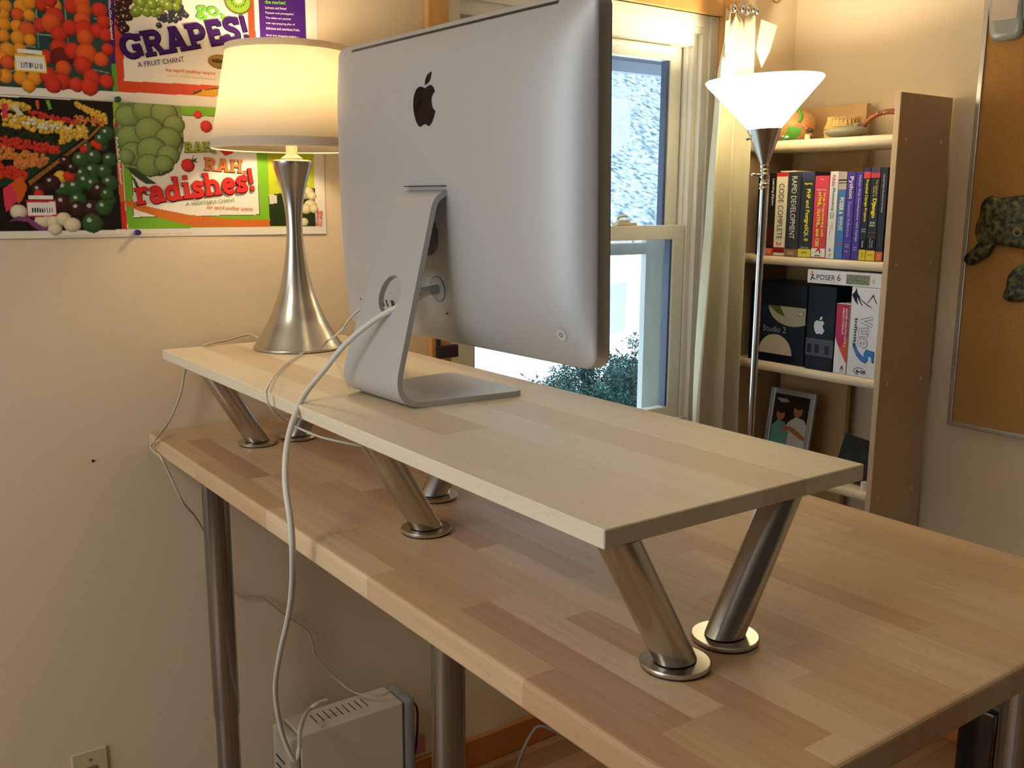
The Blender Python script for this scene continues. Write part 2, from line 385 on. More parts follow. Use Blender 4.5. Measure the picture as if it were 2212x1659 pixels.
# ---------------------------------------------------------------- measured print layouts and cable runs (metres)
POSTER_UPPER=[
('p','teal',[(-0.2813,1.9521),(-0.0432,1.9841),(-0.0429,1.7606),(-0.2983,1.7552)]),
('p','orange_red',[(-0.0419,1.9843),(0.2438,2.0227),(0.2481,1.766),(-0.0421,1.7607)]),
('p','paper',[(-0.0212,1.9658),(0.2306,1.9981),(0.2304,1.7887),(-0.0287,1.7822)]),
('p','purple',[(-0.0486,1.9834),(-0.0365,1.985),(-0.0426,1.8145),(-0.0513,1.8137)]),
('p','green',[(-0.0508,1.813),(-0.0421,1.8137),(-0.0418,1.7607),(-0.0517,1.76)]),
('p','purple',[(0.2544,2.0012),(0.361,2.0148),(0.3605,1.8892),(0.2553,1.8793)]),
('p','tray',[(-0.1968,1.9181),(-0.1946,1.9183),(-0.1992,1.8362),(-0.2014,1.836)]),
('p','tray',[(-0.2254,1.8337),(-0.1839,1.8324),(-0.1841,1.8301),(-0.2256,1.8314)]),
('p','tray',[(-0.1799,1.8997),(-0.1777,1.9),(-0.1781,1.8304),(-0.1804,1.8302)]),
('p','tray',[(-0.2194,1.878),(-0.1803,1.8792),(-0.1805,1.8769),(-0.2196,1.8757)]),
('p','tray',[(-0.1292,1.9262),(-0.1268,1.9265),(-0.1259,1.8352),(-0.1282,1.835)]),
('p','tray',[(-0.1821,1.8559),(-0.1267,1.8562),(-0.1269,1.8538),(-0.1823,1.8535)]),
('p','tray',[(-0.2457,1.8777),(-0.2218,1.8785),(-0.222,1.8762),(-0.2459,1.8754)]),
('p','tray',[(-0.2495,1.8319),(-0.2255,1.8324),(-0.2257,1.8301),(-0.2497,1.8296)]),
('p','tray',[(-0.182,1.7936),(-0.1316,1.7898),(-0.1318,1.7874),(-0.1822,1.7913)]),
('p','tray',[(-0.1257,1.8352),(-0.0841,1.8337),(-0.0843,1.8313),(-0.1258,1.8328)]),
('p','tray',[(-0.0771,1.8956),(-0.0534,1.8928),(-0.0536,1.8904),(-0.0773,1.8932)]),
('p','tray',[(-0.2533,1.7866),(-0.2244,1.7863),(-0.2246,1.784),(-0.2535,1.7843)]),
('p','tray',[(-0.0917,1.801),(-0.0547,1.7958),(-0.0548,1.7934),(-0.0918,1.7985)]),
('f','o',-0.2297,1.8991,0.0112,0.0117),
('f','o',-0.2031,1.9009,0.0135,0.014),
('f','o',-0.1889,1.9101,0.0121,0.0125),
('f','r',-0.2103,1.8861,0.0113,0.0119),
('f','o',-0.1908,1.887,0.0106,0.011),
('f','o',-0.2345,1.8847,0.0104,0.0108),
('f','o',-0.2493,1.8918,0.0117,0.0123),
('f','o',-0.2347,1.867,0.0118,0.0124),
('f','o',-0.2132,1.8655,0.0114,0.0119),
('f','r',-0.1966,1.8595,0.0157,0.0164),
('f','o',-0.2136,1.845,0.0126,0.0132),
('f','o',-0.193,1.8432,0.0106,0.0111),
('f','o',-0.2376,1.8465,0.0112,0.0118),
('f','o',-0.2534,1.8562,0.0117,0.0124),
('f','o',-0.2324,1.8215,0.0133,0.0141),
('f','o',-0.2116,1.8247,0.0114,0.012),
('f','o',-0.2421,1.8067,0.0113,0.0119),
('f','r',-0.2342,1.7997,0.0125,0.0132),
('f','o',-0.2399,1.7748,0.0125,0.0133),
('f','o',-0.2144,1.7742,0.0127,0.0133),
('f','o',-0.1909,1.7747,0.0128,0.0134),
('f','o',-0.202,1.7608,0.0122,0.0128),
('f','o',-0.2586,1.7798,0.0132,0.0141),
('f','R',-0.1681,1.9087,0.0116,0.012),
('f','o',-0.1469,1.9086,0.014,0.0143),
('f','R',-0.1537,1.9181,0.0124,0.0127),
('f','R',-0.1471,1.8892,0.0171,0.0175),
('f','R',-0.1723,1.871,0.0129,0.0133),
('f','r',-0.1543,1.8768,0.018,0.0184),
('f','R',-0.1418,1.8586,0.015,0.0154),
('f','R',-0.1437,1.8336,0.0157,0.016),
('f','R',-0.1678,1.8157,0.0124,0.0128),
('f','d',-0.1412,1.8154,0.0195,0.02),
('f','r',-0.1387,1.7971,0.0142,0.0146),
('f','R',-0.1666,1.7818,0.0155,0.0161),
('f','R',-0.1431,1.773,0.0158,0.0162),
('f','R',-0.159,1.7652,0.015,0.0155),
('f','R',-0.1149,1.9123,0.0143,0.0144),
('f','r',-0.0963,1.9197,0.0144,0.0145),
('f','r',-0.0946,1.9068,0.0144,0.0145),
('f','r',-0.0986,1.888,0.0154,0.0155),
('f','R',-0.1216,1.8724,0.0142,0.0145),
('f','R',-0.0971,1.8723,0.0168,0.0169),
('f','r',-0.0956,1.8566,0.0155,0.0156),
('f','R',-0.0655,1.9101,0.0147,0.0146),
('f','R',-0.0721,1.8722,0.0137,0.0137),
('f','R',-0.059,1.8896,0.0132,0.0131),
('f','R',-0.1196,1.8305,0.0153,0.0156),
('f','r',-0.0951,1.8274,0.0195,0.0196),
('f','R',-0.1032,1.8054,0.0168,0.017),
('f','r',-0.0692,1.819,0.0138,0.0138),
('f','R',-0.0558,1.839,0.0116,0.0116),
('f','R',-0.0877,1.7824,0.0163,0.0166),
('f','R',-0.1176,1.7682,0.0135,0.0137),
('f','R',-0.0942,1.7658,0.0163,0.0165),
('f','R',-0.0612,1.779,0.0139,0.014),
('f','R',-0.0566,1.8658,0.0132,0.0131),
('p','white',[(-0.2169,1.8255),(-0.174,1.8256),(-0.1735,1.8194),(-0.217,1.8186)]),
('p','yellow',[(-0.2224,1.8173),(-0.1696,1.8182),(-0.1681,1.7848),(-0.2236,1.7846)]),
('p','white',[(-0.2203,1.8132),(-0.1709,1.8141),(-0.1704,1.788),(-0.2214,1.7879)]),
('p','black',[(-0.2119,1.8028),(-0.2107,1.8029),(-0.211,1.7926),(-0.2122,1.7925)]),
('p','black',[(-0.2096,1.8028),(-0.2089,1.8028),(-0.2092,1.7925),(-0.2099,1.7925)]),
('p','black',[(-0.2073,1.8027),(-0.2058,1.8028),(-0.2061,1.7926),(-0.2076,1.7925)]),
('p','black',[(-0.205,1.8026),(-0.204,1.8027),(-0.2043,1.7926),(-0.2053,1.7925)]),
('p','black',[(-0.2027,1.8026),(-0.2015,1.8027),(-0.2018,1.7926),(-0.203,1.7925)]),
('p','black',[(-0.2004,1.8025),(-0.1996,1.8026),(-0.1999,1.7926),(-0.2007,1.7925)]),
('p','black',[(-0.1981,1.8024),(-0.1966,1.8026),(-0.1969,1.7926),(-0.1984,1.7925)]),
('p','black',[(-0.1958,1.8024),(-0.1948,1.8025),(-0.195,1.7926),(-0.196,1.7925)]),
('p','black',[(-0.1934,1.8023),(-0.1922,1.8024),(-0.1925,1.7926),(-0.1937,1.7925)]),
('p','black',[(-0.1888,1.8022),(-0.1873,1.8023),(-0.1875,1.7927),(-0.189,1.7925)]),
('p','black',[(-0.1865,1.8021),(-0.1855,1.8022),(-0.1857,1.7926),(-0.1867,1.7925)]),
('p','black',[(-0.1841,1.8021),(-0.1829,1.8022),(-0.1831,1.7927),(-0.1844,1.7926)]),
('p','black',[(-0.1818,1.802),(-0.181,1.8021),(-0.1813,1.7926),(-0.182,1.7926)]),
('p','black',[(-0.1795,1.8019),(-0.1779,1.8021),(-0.1782,1.7927),(-0.1797,1.7926)]),
('p','black',[(-0.1771,1.8019),(-0.1761,1.8019),(-0.1763,1.7927),(-0.1773,1.7926)]),
('f','gd',-0.033,1.9024,0.0065,0.0065),
('f','gd',-0.0289,1.8993,0.0065,0.0064),
('f','gd',-0.0184,1.9329,0.0066,0.0065),
('f','gd',-0.0311,1.9213,0.0066,0.0064),
('f','gd',-0.0078,1.9097,0.0067,0.0065),
('f','gd',-0.0131,1.9087,0.0066,0.0065),
('f','gd',-0.0183,1.9278,0.0066,0.0065),
('f','gd',-0.0213,1.8841,0.0066,0.0065),
('f','gd',-0.0245,1.8914,0.0066,0.0065),
('f','gd',-0.0169,1.9332,0.0066,0.0065),
('f','gd',-0.0161,1.9014,0.0066,0.0065),
('f','gd',-0.0289,1.9338,0.0066,0.0064),
('f','gd',-0.0121,1.909,0.0066,0.0066),
('f','gd',-0.0186,1.8837,0.0066,0.0065),
('f','gd',-0.0189,1.8811,0.0066,0.0065),
('f','gd',-0.0289,1.8874,0.0066,0.0065),
('f','gd',-0.0278,1.8793,0.0066,0.0065),
('f','gd',-0.0102,1.932,0.0066,0.0065),
('f','gd',-0.035,1.9219,0.0065,0.0064),
('f','gd',-0.0087,1.9117,0.0067,0.0065),
('f','gd',-0.0193,1.9186,0.0066,0.0065),
('f','gd',-0.0236,1.913,0.0066,0.0065),
('f','gd',-0.0295,1.9003,0.0066,0.0065),
('f','gd',-0.0231,1.8817,0.0066,0.0065),
('f','gd',-0.02,1.8805,0.0066,0.0065),
('f','gd',-0.0173,1.9272,0.0066,0.0065),
('f','gd',-0.0112,1.9033,0.0066,0.0065),
('f','gd',-0.0161,1.9244,0.0066,0.0065),
('f','gd',-0.0136,1.9028,0.0066,0.0065),
('f','gd',-0.0295,1.9317,0.0065,0.0065),
('f','gd',-0.0258,1.9269,0.0066,0.0065),
('f','gd',-0.0321,1.889,0.0066,0.0065),
('f','gd',-0.0102,1.9352,0.0067,0.0065),
('f','gd',-0.0187,1.9341,0.0066,0.0065),
('f','gd',-0.0164,1.9171,0.0066,0.0065),
('f','gd',-0.0261,1.8757,0.0066,0.0065),
('f','gd',-0.0288,1.931,0.0066,0.0065),
('f','gd',-0.0191,1.9349,0.0066,0.0065),
('f','gd',-0.0338,1.9105,0.0066,0.0065),
('f','gd',-0.0192,1.9274,0.0065,0.0064),
('f','gb',0.0452,1.8943,0.0063,0.0061),
('f','gb',0.0939,1.9252,0.0065,0.0062),
('f','gb',0.0581,1.915,0.0063,0.0061),
('f','gb',0.0727,1.9132,0.0064,0.0062),
('f','gb',0.0658,1.9114,0.0064,0.0061),
('f','gb',0.0972,1.9199,0.0064,0.0061),
('f','gb',0.0552,1.9058,0.0063,0.0061),
('f','gb',0.0409,1.9226,0.0062,0.0061),
('f','gb',0.1002,1.9196,0.0065,0.0061),
('f','gb',0.0665,1.9383,0.0064,0.0061),
('f','gb',0.0543,1.9119,0.0063,0.0061),
('f','gb',0.0732,1.9369,0.0063,0.0061),
('f','gb',0.0717,1.9188,0.0064,0.0062),
('f','gb',0.0762,1.9244,0.0064,0.0061),
('f','gb',0.0775,1.9075,0.0064,0.0061),
('f','gb',0.0245,1.9312,0.0062,0.006),
('f','gb',0.0415,1.9159,0.0063,0.0061),
('f','gb',0.0693,1.925,0.0064,0.0061),
('f','gb',0.0509,1.9233,0.0063,0.006),
('f','gb',0.0506,1.9108,0.0063,0.0061),
('f','gb',0.0457,1.9199,0.0063,0.006),
('f','gb',0.0846,1.9397,0.0064,0.0061),
('f','gb',0.0663,1.9064,0.0064,0.0061),
('f','gb',0.0469,1.9268,0.0062,0.006),
('f','gb',0.0867,1.9306,0.0064,0.0061),
('f','gb',0.0365,1.9163,0.0063,0.006),
('f','gb',0.0784,1.9357,0.0064,0.0061),
('f','gb',0.0475,1.922,0.0063,0.006),
('f','gb',0.0886,1.922,0.0064,0.0061),
('f','gb',0.0911,1.9342,0.0064,0.0061),
('f','gb',0.0478,1.9081,0.0063,0.0061),
('f','gb',0.0927,1.9219,0.0065,0.0061),
('f','gb',0.0404,1.9304,0.0062,0.0061),
('f','gb',0.0645,1.9302,0.0064,0.0061),
('f','gb',0.0366,1.9231,0.0063,0.0061),
('f','gb',0.0859,1.9126,0.0064,0.0062),
('f','gb',0.0866,1.9259,0.0064,0.0061),
('f','gb',0.0323,1.9221,0.0063,0.006),
('f','gb',0.0858,1.9291,0.0064,0.0061),
('f','gb',0.0492,1.9185,0.0063,0.0061),
('f','gg',0.0381,1.9335,0.0085,0.0083),
('f','gg',0.0846,1.947,0.0087,0.0083),
('f','gg',-0.0002,1.9125,0.0084,0.0082),
('f','gg',0.0384,1.9166,0.0085,0.0082),
('f','gg',0.0851,1.945,0.0087,0.0083),
('f','gg',0.0601,1.9326,0.0086,0.0083),
('f','gg',0.0264,1.9343,0.0085,0.0082),
('f','gg',0.0214,1.9422,0.0085,0.0082),
('f','gg',0.0537,1.9392,0.0086,0.0083),
('f','gg',0.0745,1.9493,0.0087,0.0083),
('f','gg',0.0818,1.9333,0.0088,0.0083),
('f','gg',0.001,1.9188,0.0083,0.0081),
('f','gg',0.016,1.9344,0.0084,0.0081),
('f','gg',0.0601,1.9324,0.0086,0.0083),
('f','gg',0.0365,1.9167,0.0086,0.0083),
('f','gg',0.0558,1.9377,0.0086,0.0083),
('f','gg',0.0221,1.9175,0.0085,0.0083),
('f','gg',0.0426,1.9223,0.0086,0.0083),
('f','gg',0.0324,1.9395,0.0085,0.0082),
('f','gg',0.0478,1.9218,0.0085,0.0083),
('f','gg',0.015,1.9189,0.0084,0.0082),
('f','gg',0.0758,1.9506,0.0087,0.0083),
('f','gg',0.0052,1.934,0.0083,0.0081),
('f','gg',0.0242,1.9282,0.0085,0.0082),
('f','gg',0.0383,1.9316,0.0085,0.0082),
('f','gg',0.0715,1.9503,0.0087,0.0083),
('f','gg',0.0059,1.9385,0.0084,0.0082),
('f','gg',0.0122,1.9411,0.0084,0.0082),
('f','gg',0.0037,1.9152,0.0095,0.0093),
('f','gg',0.0233,1.9169,0.0095,0.0093),
('f','gg',0.034,1.9323,0.0096,0.0093),
('f','gg',0.0131,1.9325,0.0095,0.0093),
('f','gg',0.0666,1.9333,0.0099,0.0094),
('e','kiwi_skin',0.2101,1.9599,0.0299,0.0272),
('e','kiwi',0.2102,1.9608,0.0264,0.024),
('e','kiwi_core',0.2118,1.9621,0.0081,0.0069),
('e','black',0.2268,1.9633,0.0013,0.002),
('e','black',0.2254,1.9581,0.0013,0.002),
('e','black',0.222,1.9534,0.0012,0.002),
('e','black',0.2169,1.95,0.0013,0.002),
('e','black',0.2111,1.9483,0.0013,0.002),
('e','black',0.2055,1.9486,0.0012,0.002),
('e','black',0.2007,1.9509,0.0013,0.002),
('e','black',0.1977,1.9548,0.0013,0.002),
('e','black',0.1968,1.9597,0.0013,0.0021),
('e','black',0.1982,1.9649,0.0013,0.002),
('e','black',0.2017,1.9696,0.0012,0.002),
('e','black',0.2066,1.973,0.0013,0.002),
('e','black',0.2124,1.9747,0.0013,0.002),
('e','black',0.2181,1.9744,0.0013,0.002),
('e','black',0.2228,1.9722,0.0013,0.002),
('e','black',0.2259,1.9683,0.0013,0.002),
('f','fig',0.1654,1.8348,0.0254,0.0145),
('e','figd',0.1608,1.8359,0.0136,0.004),
('p','banana',[(0.1042,1.764),(0.1091,1.7721),(0.1366,1.7797),(0.1706,1.7856),(0.221,1.791),(0.2199,1.7678),(0.1696,1.7657)]),
('p','figd',[(0.1042,1.764),(0.1091,1.7715),(0.1274,1.7771),(0.1242,1.7731),(0.1133,1.7675)]),
('p','figd',[(0.1274,1.7771),(0.1706,1.7853),(0.1704,1.7827),(0.1333,1.7755)])]
POSTER_LOWER=[
('p','market',[(-0.2999,1.7373),(-0.0535,1.7413),(-0.0516,1.4931),(-0.3211,1.4916)]),
('p','yellow_green',[(-0.0535,1.7402),(-0.0434,1.7408),(-0.0445,1.6953),(-0.0546,1.6957)]),
('p','spine_orange',[(-0.0546,1.6957),(-0.0445,1.6962),(-0.0432,1.5482),(-0.0527,1.5482)]),
('p','red',[(-0.0521,1.5482),(-0.0432,1.5482),(-0.0417,1.493),(-0.0516,1.4931)]),
('p','leaf_green',[(-0.043,1.7403),(0.2623,1.7429),(0.2599,1.4957),(-0.0412,1.4936)]),
('p','black',[(-0.0223,1.7196),(0.2372,1.727),(0.2371,1.5209),(-0.0295,1.516)]),
('p','paper',[(-0.0212,1.7183),(0.2359,1.7258),(0.2359,1.5222),(-0.0283,1.5175)]),
('p','black',[(0.2359,1.6539),(0.2369,1.6539),(0.2377,1.5203),(0.2368,1.5203)]),
('p','paper',[(0.2339,1.6538),(0.2359,1.6539),(0.2368,1.5222),(0.2352,1.5222)]),
('p','lime',[(0.2622,1.7398),(0.3699,1.7397),(0.3684,1.4946),(0.2599,1.4957)]),
('n','cauli',[(0.2595,1.5636),(0.2932,1.5686),(0.3453,1.585),(0.3695,1.579),(0.3684,1.4953),(0.2599,1.4964)]),
('f','cw',0.3517,1.5692,0.0157,0.0136),
('f','cw',0.3376,1.5643,0.0121,0.0105),
('f','cw',0.3619,1.5629,0.0106,0.0091),
('f','cw',0.3576,1.5405,0.0159,0.0137),
('f','cw',0.3469,1.534,0.0126,0.011),
('f','cw',0.3662,1.534,0.0106,0.0092),
('f','cw',0.3406,1.5052,0.0105,0.0092),
('p','tag',[(0.2602,1.5652),(0.2789,1.5638),(0.2788,1.5466),(0.262,1.544)]),
('f','art',0.0133,1.6806,0.0685,0.0763),
('p','art1',[(-0.043,1.7403),(0.0792,1.741),(0.0816,1.7066),(0.0777,1.6631),(0.0719,1.6397),(0.053,1.6188),(0.0111,1.5991),(-0.0142,1.6057),(-0.0413,1.6193),(-0.041,1.6866)]),
('f','art',-0.0267,1.7152,0.0252,0.0226),
('f','art',0.0077,1.7283,0.0258,0.0227),
('f','art',0.0447,1.7247,0.0277,0.0243),
('f','art',0.0638,1.7029,0.0221,0.0194),
('f','art',-0.0239,1.6734,0.0283,0.0253),
('f','art',0.0138,1.6891,0.0303,0.0268),
('f','art',0.0503,1.6736,0.028,0.0245),
('f','art',-0.0203,1.6425,0.027,0.0242),
('f','art',0.0171,1.6494,0.0319,0.0283),
('f','art',0.0485,1.6418,0.0235,0.0208),
('f','art',-0.0346,1.6364,0.0168,0.0152),
('f','art',0.0095,1.6206,0.0261,0.0232),
('f','art',0.0386,1.6242,0.0206,0.0182),
('p','leafd',[(-0.0373,1.6166),(-0.0193,1.6142),(0.0231,1.5834),(-0.0013,1.5845),(-0.023,1.5998)]),
('p','leafd',[(-0.0285,1.6012),(-0.0206,1.5942),(-0.0107,1.5714),(0.0087,1.5601),(-0.0027,1.5614),(-0.019,1.5742)]),
('p','leafd',[(0.0111,1.5991),(0.0587,1.616),(0.0493,1.6071),(0.0313,1.5995)]),
('f','rad',0.1137,1.7251,0.0085,0.0081),
('f','rad',0.1298,1.7026,0.0128,0.0123),
('f','rad',0.0873,1.6226,0.0142,0.0138),
('p','red',[(0.1517,1.6585),(0.1893,1.6583),(0.1825,1.6491),(0.1665,1.6441)]),
('p','leafd',[(0.0923,1.6315),(0.1021,1.645),(0.0979,1.6346),(0.1078,1.6393),(0.1045,1.6333),(0.1079,1.629),(0.0967,1.6302)]),
('p','carrot',[(-0.0431,1.5497),(-0.0318,1.5506),(0.0101,1.5368),(0.0832,1.522),(0.1758,1.5126),(0.2606,1.5105),(0.2599,1.4954),(0.0939,1.4965),(0.032,1.5134),(-0.0189,1.531),(-0.0423,1.5411)]),
('p','wood',[(-0.2171,1.5852),(-0.1063,1.6699),(-0.0659,1.7103),(-0.0648,1.7062),(-0.0954,1.6731),(-0.2139,1.5772)]),
('p','mgreen',[(-0.2637,1.603),(-0.1049,1.6891),(-0.0655,1.7158),(-0.0771,1.7042),(-0.1059,1.6754),(-0.2181,1.5879),(-0.2661,1.5738)]),
('f','my',-0.0682,1.7001,0.0028,0.0034),
('f','my',-0.1068,1.7272,0.003,0.0035),
('f','my',-0.0908,1.7197,0.0028,0.0031),
('f','my',-0.1182,1.7303,0.0035,0.0031),
('f','my',-0.1205,1.734,0.003,0.0034),
('f','my',-0.0791,1.7143,0.0036,0.0034),
('f','my',-0.1,1.7236,0.0032,0.0036),
('f','my',-0.1009,1.7203,0.0031,0.003),
('f','my',-0.0941,1.7168,0.0027,0.0032),
('f','my',-0.1007,1.7181,0.0037,0.0031),
('f','my',-0.0727,1.7038,0.003,0.0033),
('f','my',-0.1183,1.7285,0.0033,0.0038),
('f','my',-0.0788,1.7093,0.0035,0.0034),
('f','my',-0.1194,1.7307,0.0026,0.0028),
('f','my',-0.0792,1.7199,0.0027,0.0028),
('f','my',-0.073,1.7152,0.0026,0.0038),
('f','my',-0.1184,1.7283,0.0033,0.0037),
('f','my',-0.0691,1.706,0.0036,0.0027),
('f','my',-0.0802,1.7126,0.0036,0.0028),
('f','my',-0.0817,1.7064,0.0026,0.0031),
('f','my',-0.0926,1.7142,0.0029,0.0028),
('f','my',-0.1108,1.7262,0.0035,0.0031),
('f','my',-0.1038,1.725,0.003,0.0032),
('f','my',-0.1205,1.7318,0.0038,0.0031),
('f','my',-0.081,1.7187,0.0035,0.0036),
('f','my',-0.0858,1.7151,0.0033,0.0035),
('f','my',-0.0719,1.7153,0.0027,0.0037),
('f','my',-0.0712,1.7082,0.0032,0.0036),
('f','my',-0.1144,1.7308,0.0028,0.0034),
('f','my',-0.1068,1.728,0.0035,0.0039),
('f','my',-0.1082,1.724,0.0031,0.0037),
('f','my',-0.0908,1.721,0.0028,0.0027),
('f','my',-0.0972,1.7223,0.0028,0.003),
('f','my',-0.1067,1.7225,0.0027,0.0039),
('f','my',-0.0973,1.7197,0.0031,0.0037),
('f','my',-0.077,1.7103,0.0032,0.0036),
('f','my',-0.0747,1.712,0.0036,0.0039),
('f','my',-0.0978,1.7244,0.0029,0.0035),
('f','my',-0.0861,1.7086,0.0037,0.0029),
('f','my',-0.1141,1.7308,0.0027,0.0035),
('f','my',-0.0752,1.7032,0.003,0.0038),
('f','my',-0.107,1.7262,0.0035,0.0027),
('f','my',-0.1201,1.7293,0.0029,0.0031),
('f','my',-0.0915,1.7157,0.0026,0.003),
('f','my',-0.0998,1.7222,0.0028,0.0034),
('f','my',-0.0687,1.7095,0.0033,0.0028),
('f','my',-0.1094,1.725,0.0027,0.0038),
('f','my',-0.0712,1.716,0.0039,0.0032),
('f','my',-0.0801,1.7085,0.0029,0.0035),
('f','my',-0.0872,1.7115,0.0029,0.0037),
('f','my',-0.0687,1.704,0.0033,0.0028),
('f','my',-0.0963,1.7222,0.0035,0.0036),
('f','my',-0.0918,1.7226,0.0034,0.0035),
('f','my',-0.1151,1.7261,0.0033,0.0028),
('f','my',-0.0698,1.7147,0.003,0.0036),
('f','my',-0.0903,1.7168,0.0034,0.0032),
('f','my',-0.1069,1.7286,0.0027,0.0036),
('f','my',-0.081,1.7124,0.0036,0.0031),
('f','my',-0.1098,1.7278,0.0037,0.0027),
('f','my',-0.0956,1.7233,0.0036,0.003),
('f','my',-0.1058,1.7259,0.0032,0.0036),
('f','my',-0.105,1.7208,0.0027,0.003),
('f','my',-0.1193,1.734,0.0035,0.0035),
('f','my',-0.1144,1.7315,0.0031,0.0036),
('f','my',-0.0775,1.7072,0.0033,0.0029),
('f','my',-0.1018,1.7264,0.0032,0.0034),
('f','my',-0.1134,1.7306,0.0035,0.0026),
('f','my',-0.0785,1.7053,0.0039,0.0031),
('f','my',-0.093,1.7177,0.0034,0.0039),
('f','my',-0.0848,1.718,0.0037,0.0033),
('f','my',-0.0903,1.7143,0.0026,0.0037),
('f','my',-0.0864,1.7158,0.0032,0.0033),
('f','my',-0.1141,1.7285,0.0026,0.0033),
('f','my',-0.0873,1.717,0.0033,0.0039),
('f','my',-0.0722,1.7157,0.0036,0.0035),
('f','my',-0.1223,1.7336,0.0028,0.0027),
('f','my',-0.0941,1.7137,0.0029,0.0037),
('f','my',-0.0841,1.7203,0.0037,0.0034),
('f','my',-0.0709,1.7043,0.0036,0.0031),
('f','my',-0.0783,1.7045,0.0037,0.0032),
('f','mo',-0.0851,1.7002,0.0021,0.002),
('f','mo',-0.1205,1.7083,0.002,0.0024),
('f','mo',-0.0882,1.6997,0.0023,0.0026),
('f','mo',-0.109,1.7024,0.0026,0.0024),
('f','mo',-0.116,1.6953,0.0025,0.0023),
('f','mo',-0.1056,1.7011,0.0025,0.0022),
('f','mo',-0.1244,1.7086,0.0026,0.0021),
('f','mo',-0.1005,1.7059,0.0021,0.0021),
('f','mo',-0.1034,1.7067,0.0019,0.0021),
('f','mo',-0.1162,1.7026,0.002,0.002),
('f','mo',-0.1014,1.7027,0.0026,0.002),
('f','mo',-0.1037,1.7031,0.0019,0.0029),
('f','mo',-0.113,1.7092,0.0023,0.0021),
('f','mo',-0.0921,1.7027,0.002,0.002),
('f','mo',-0.0864,1.7031,0.0027,0.0024),
('f','mo',-0.0755,1.7016,0.0022,0.0022),
('f','mo',-0.0821,1.6981,0.0022,0.0021),
('f','mo',-0.0895,1.6939,0.0025,0.002),
('f','mo',-0.1228,1.7107,0.002,0.0019),
('f','mo',-0.1224,1.7,0.0028,0.0022),
('f','mo',-0.0735,1.6993,0.0028,0.0029),
('f','mo',-0.0749,1.7046,0.0022,0.0026),
('f','mo',-0.0746,1.7039,0.0022,0.0028),
('f','mo',-0.1188,1.7046,0.0022,0.0026),
('f','mo',-0.0757,1.703,0.0027,0.0028),
('f','mo',-0.0809,1.699,0.0028,0.0023),
('f','mo',-0.1029,1.7057,0.0026,0.0024),
('f','mo',-0.1105,1.7076,0.0026,0.0025),
('f','mo',-0.0875,1.7017,0.0024,0.0021),
('f','mo',-0.0871,1.7066,0.0024,0.0027),
('f','mo',-0.089,1.7058,0.0022,0.0028),
('f','mo',-0.0916,1.6952,0.0028,0.0024),
('f','mo',-0.0778,1.6966,0.0023,0.0024),
('f','mo',-0.1211,1.7047,0.0028,0.002),
('f','mo',-0.0947,1.7064,0.002,0.0026),
('f','mo',-0.1118,1.7098,0.002,0.0026),
('f','mo',-0.0937,1.7077,0.0021,0.0029),
('f','mo',-0.1135,1.7011,0.0023,0.0027),
('f','mo',-0.0935,1.6965,0.0024,0.0022),
('f','mo',-0.1152,1.7098,0.0027,0.0021),
('f','mo',-0.1243,1.6942,0.002,0.0028),
('f','mo',-0.1204,1.7034,0.0021,0.0028),
('f','mo',-0.0928,1.6986,0.0027,0.0028),
('f','mo',-0.107,1.7,0.0024,0.0021),
('f','mo',-0.081,1.6985,0.0027,0.0022),
('f','mo',-0.0966,1.7014,0.0026,0.0021),
('f','mo',-0.1068,1.7019,0.0019,0.0025),
('f','mo',-0.0862,1.7011,0.0026,0.0026),
('f','mo',-0.1136,1.7048,0.0029,0.0023),
('f','mo',-0.1019,1.7078,0.0021,0.0022),
('f','mo',-0.076,1.6966,0.0028,0.003),
('f','mo',-0.0932,1.6945,0.0024,0.0024),
('f','mo',-0.0752,1.6946,0.0029,0.0024),
('f','mo',-0.0841,1.7011,0.0029,0.0029),
('f','mo',-0.1102,1.6946,0.0021,0.0021),
('f','mo',-0.0867,1.7029,0.0024,0.0026),
('f','mo',-0.1232,1.6983,0.0022,0.0024),
('f','mo',-0.1072,1.6977,0.0026,0.0023),
('f','mo',-0.1193,1.7063,0.0023,0.0021),
('f','mo',-0.1173,1.6978,0.0026,0.0029),
('f','R',-0.1272,1.6972,0.003,0.0028),
('f','R',-0.1846,1.7081,0.0031,0.0033),
('f','R',-0.1808,1.7048,0.0028,0.0031),
('f','R',-0.1353,1.6987,0.0029,0.003),
('f','R',-0.142,1.7044,0.0027,0.0033),
('f','R',-0.1654,1.7072,0.0025,0.0029),
('f','R',-0.1453,1.7022,0.0037,0.0036),
('f','R',-0.1269,1.7018,0.0028,0.0027),
('f','R',-0.1743,1.7075,0.0025,0.0032),
('f','R',-0.2028,1.7121,0.0027,0.0035),
('f','R',-0.1755,1.7082,0.0025,0.0031),
('f','R',-0.1578,1.7027,0.0036,0.0037),
('f','R',-0.1899,1.7114,0.0034,0.0035),
('f','R',-0.168,1.7032,0.0031,0.0029),
('f','R',-0.1964,1.7133,0.0032,0.0037),
('f','R',-0.1335,1.7004,0.0034,0.0038),
('f','R',-0.1416,1.7008,0.003,0.0033),
('f','R',-0.1963,1.712,0.0032,0.0038),
('f','R',-0.1645,1.7055,0.0029,0.0032),
('f','R',-0.1425,1.7019,0.0037,0.0028),
('f','R',-0.1844,1.7077,0.003,0.0036),
('f','R',-0.1405,1.6987,0.0032,0.0027),
('f','R',-0.1623,1.7042,0.0031,0.003),
('f','R',-0.1508,1.7003,0.0026,0.0034),
('f','R',-0.1796,1.707,0.0035,0.0038),
('f','R',-0.1561,1.7056,0.0036,0.0028),
('f','R',-0.1787,1.7047,0.0028,0.0029),
('f','R',-0.1298,1.6972,0.0029,0.0031),
('f','R',-0.1869,1.7109,0.0027,0.0038),
('f','R',-0.204,1.7129,0.0026,0.0026),
('f','R',-0.1665,1.7035,0.0035,0.0034),
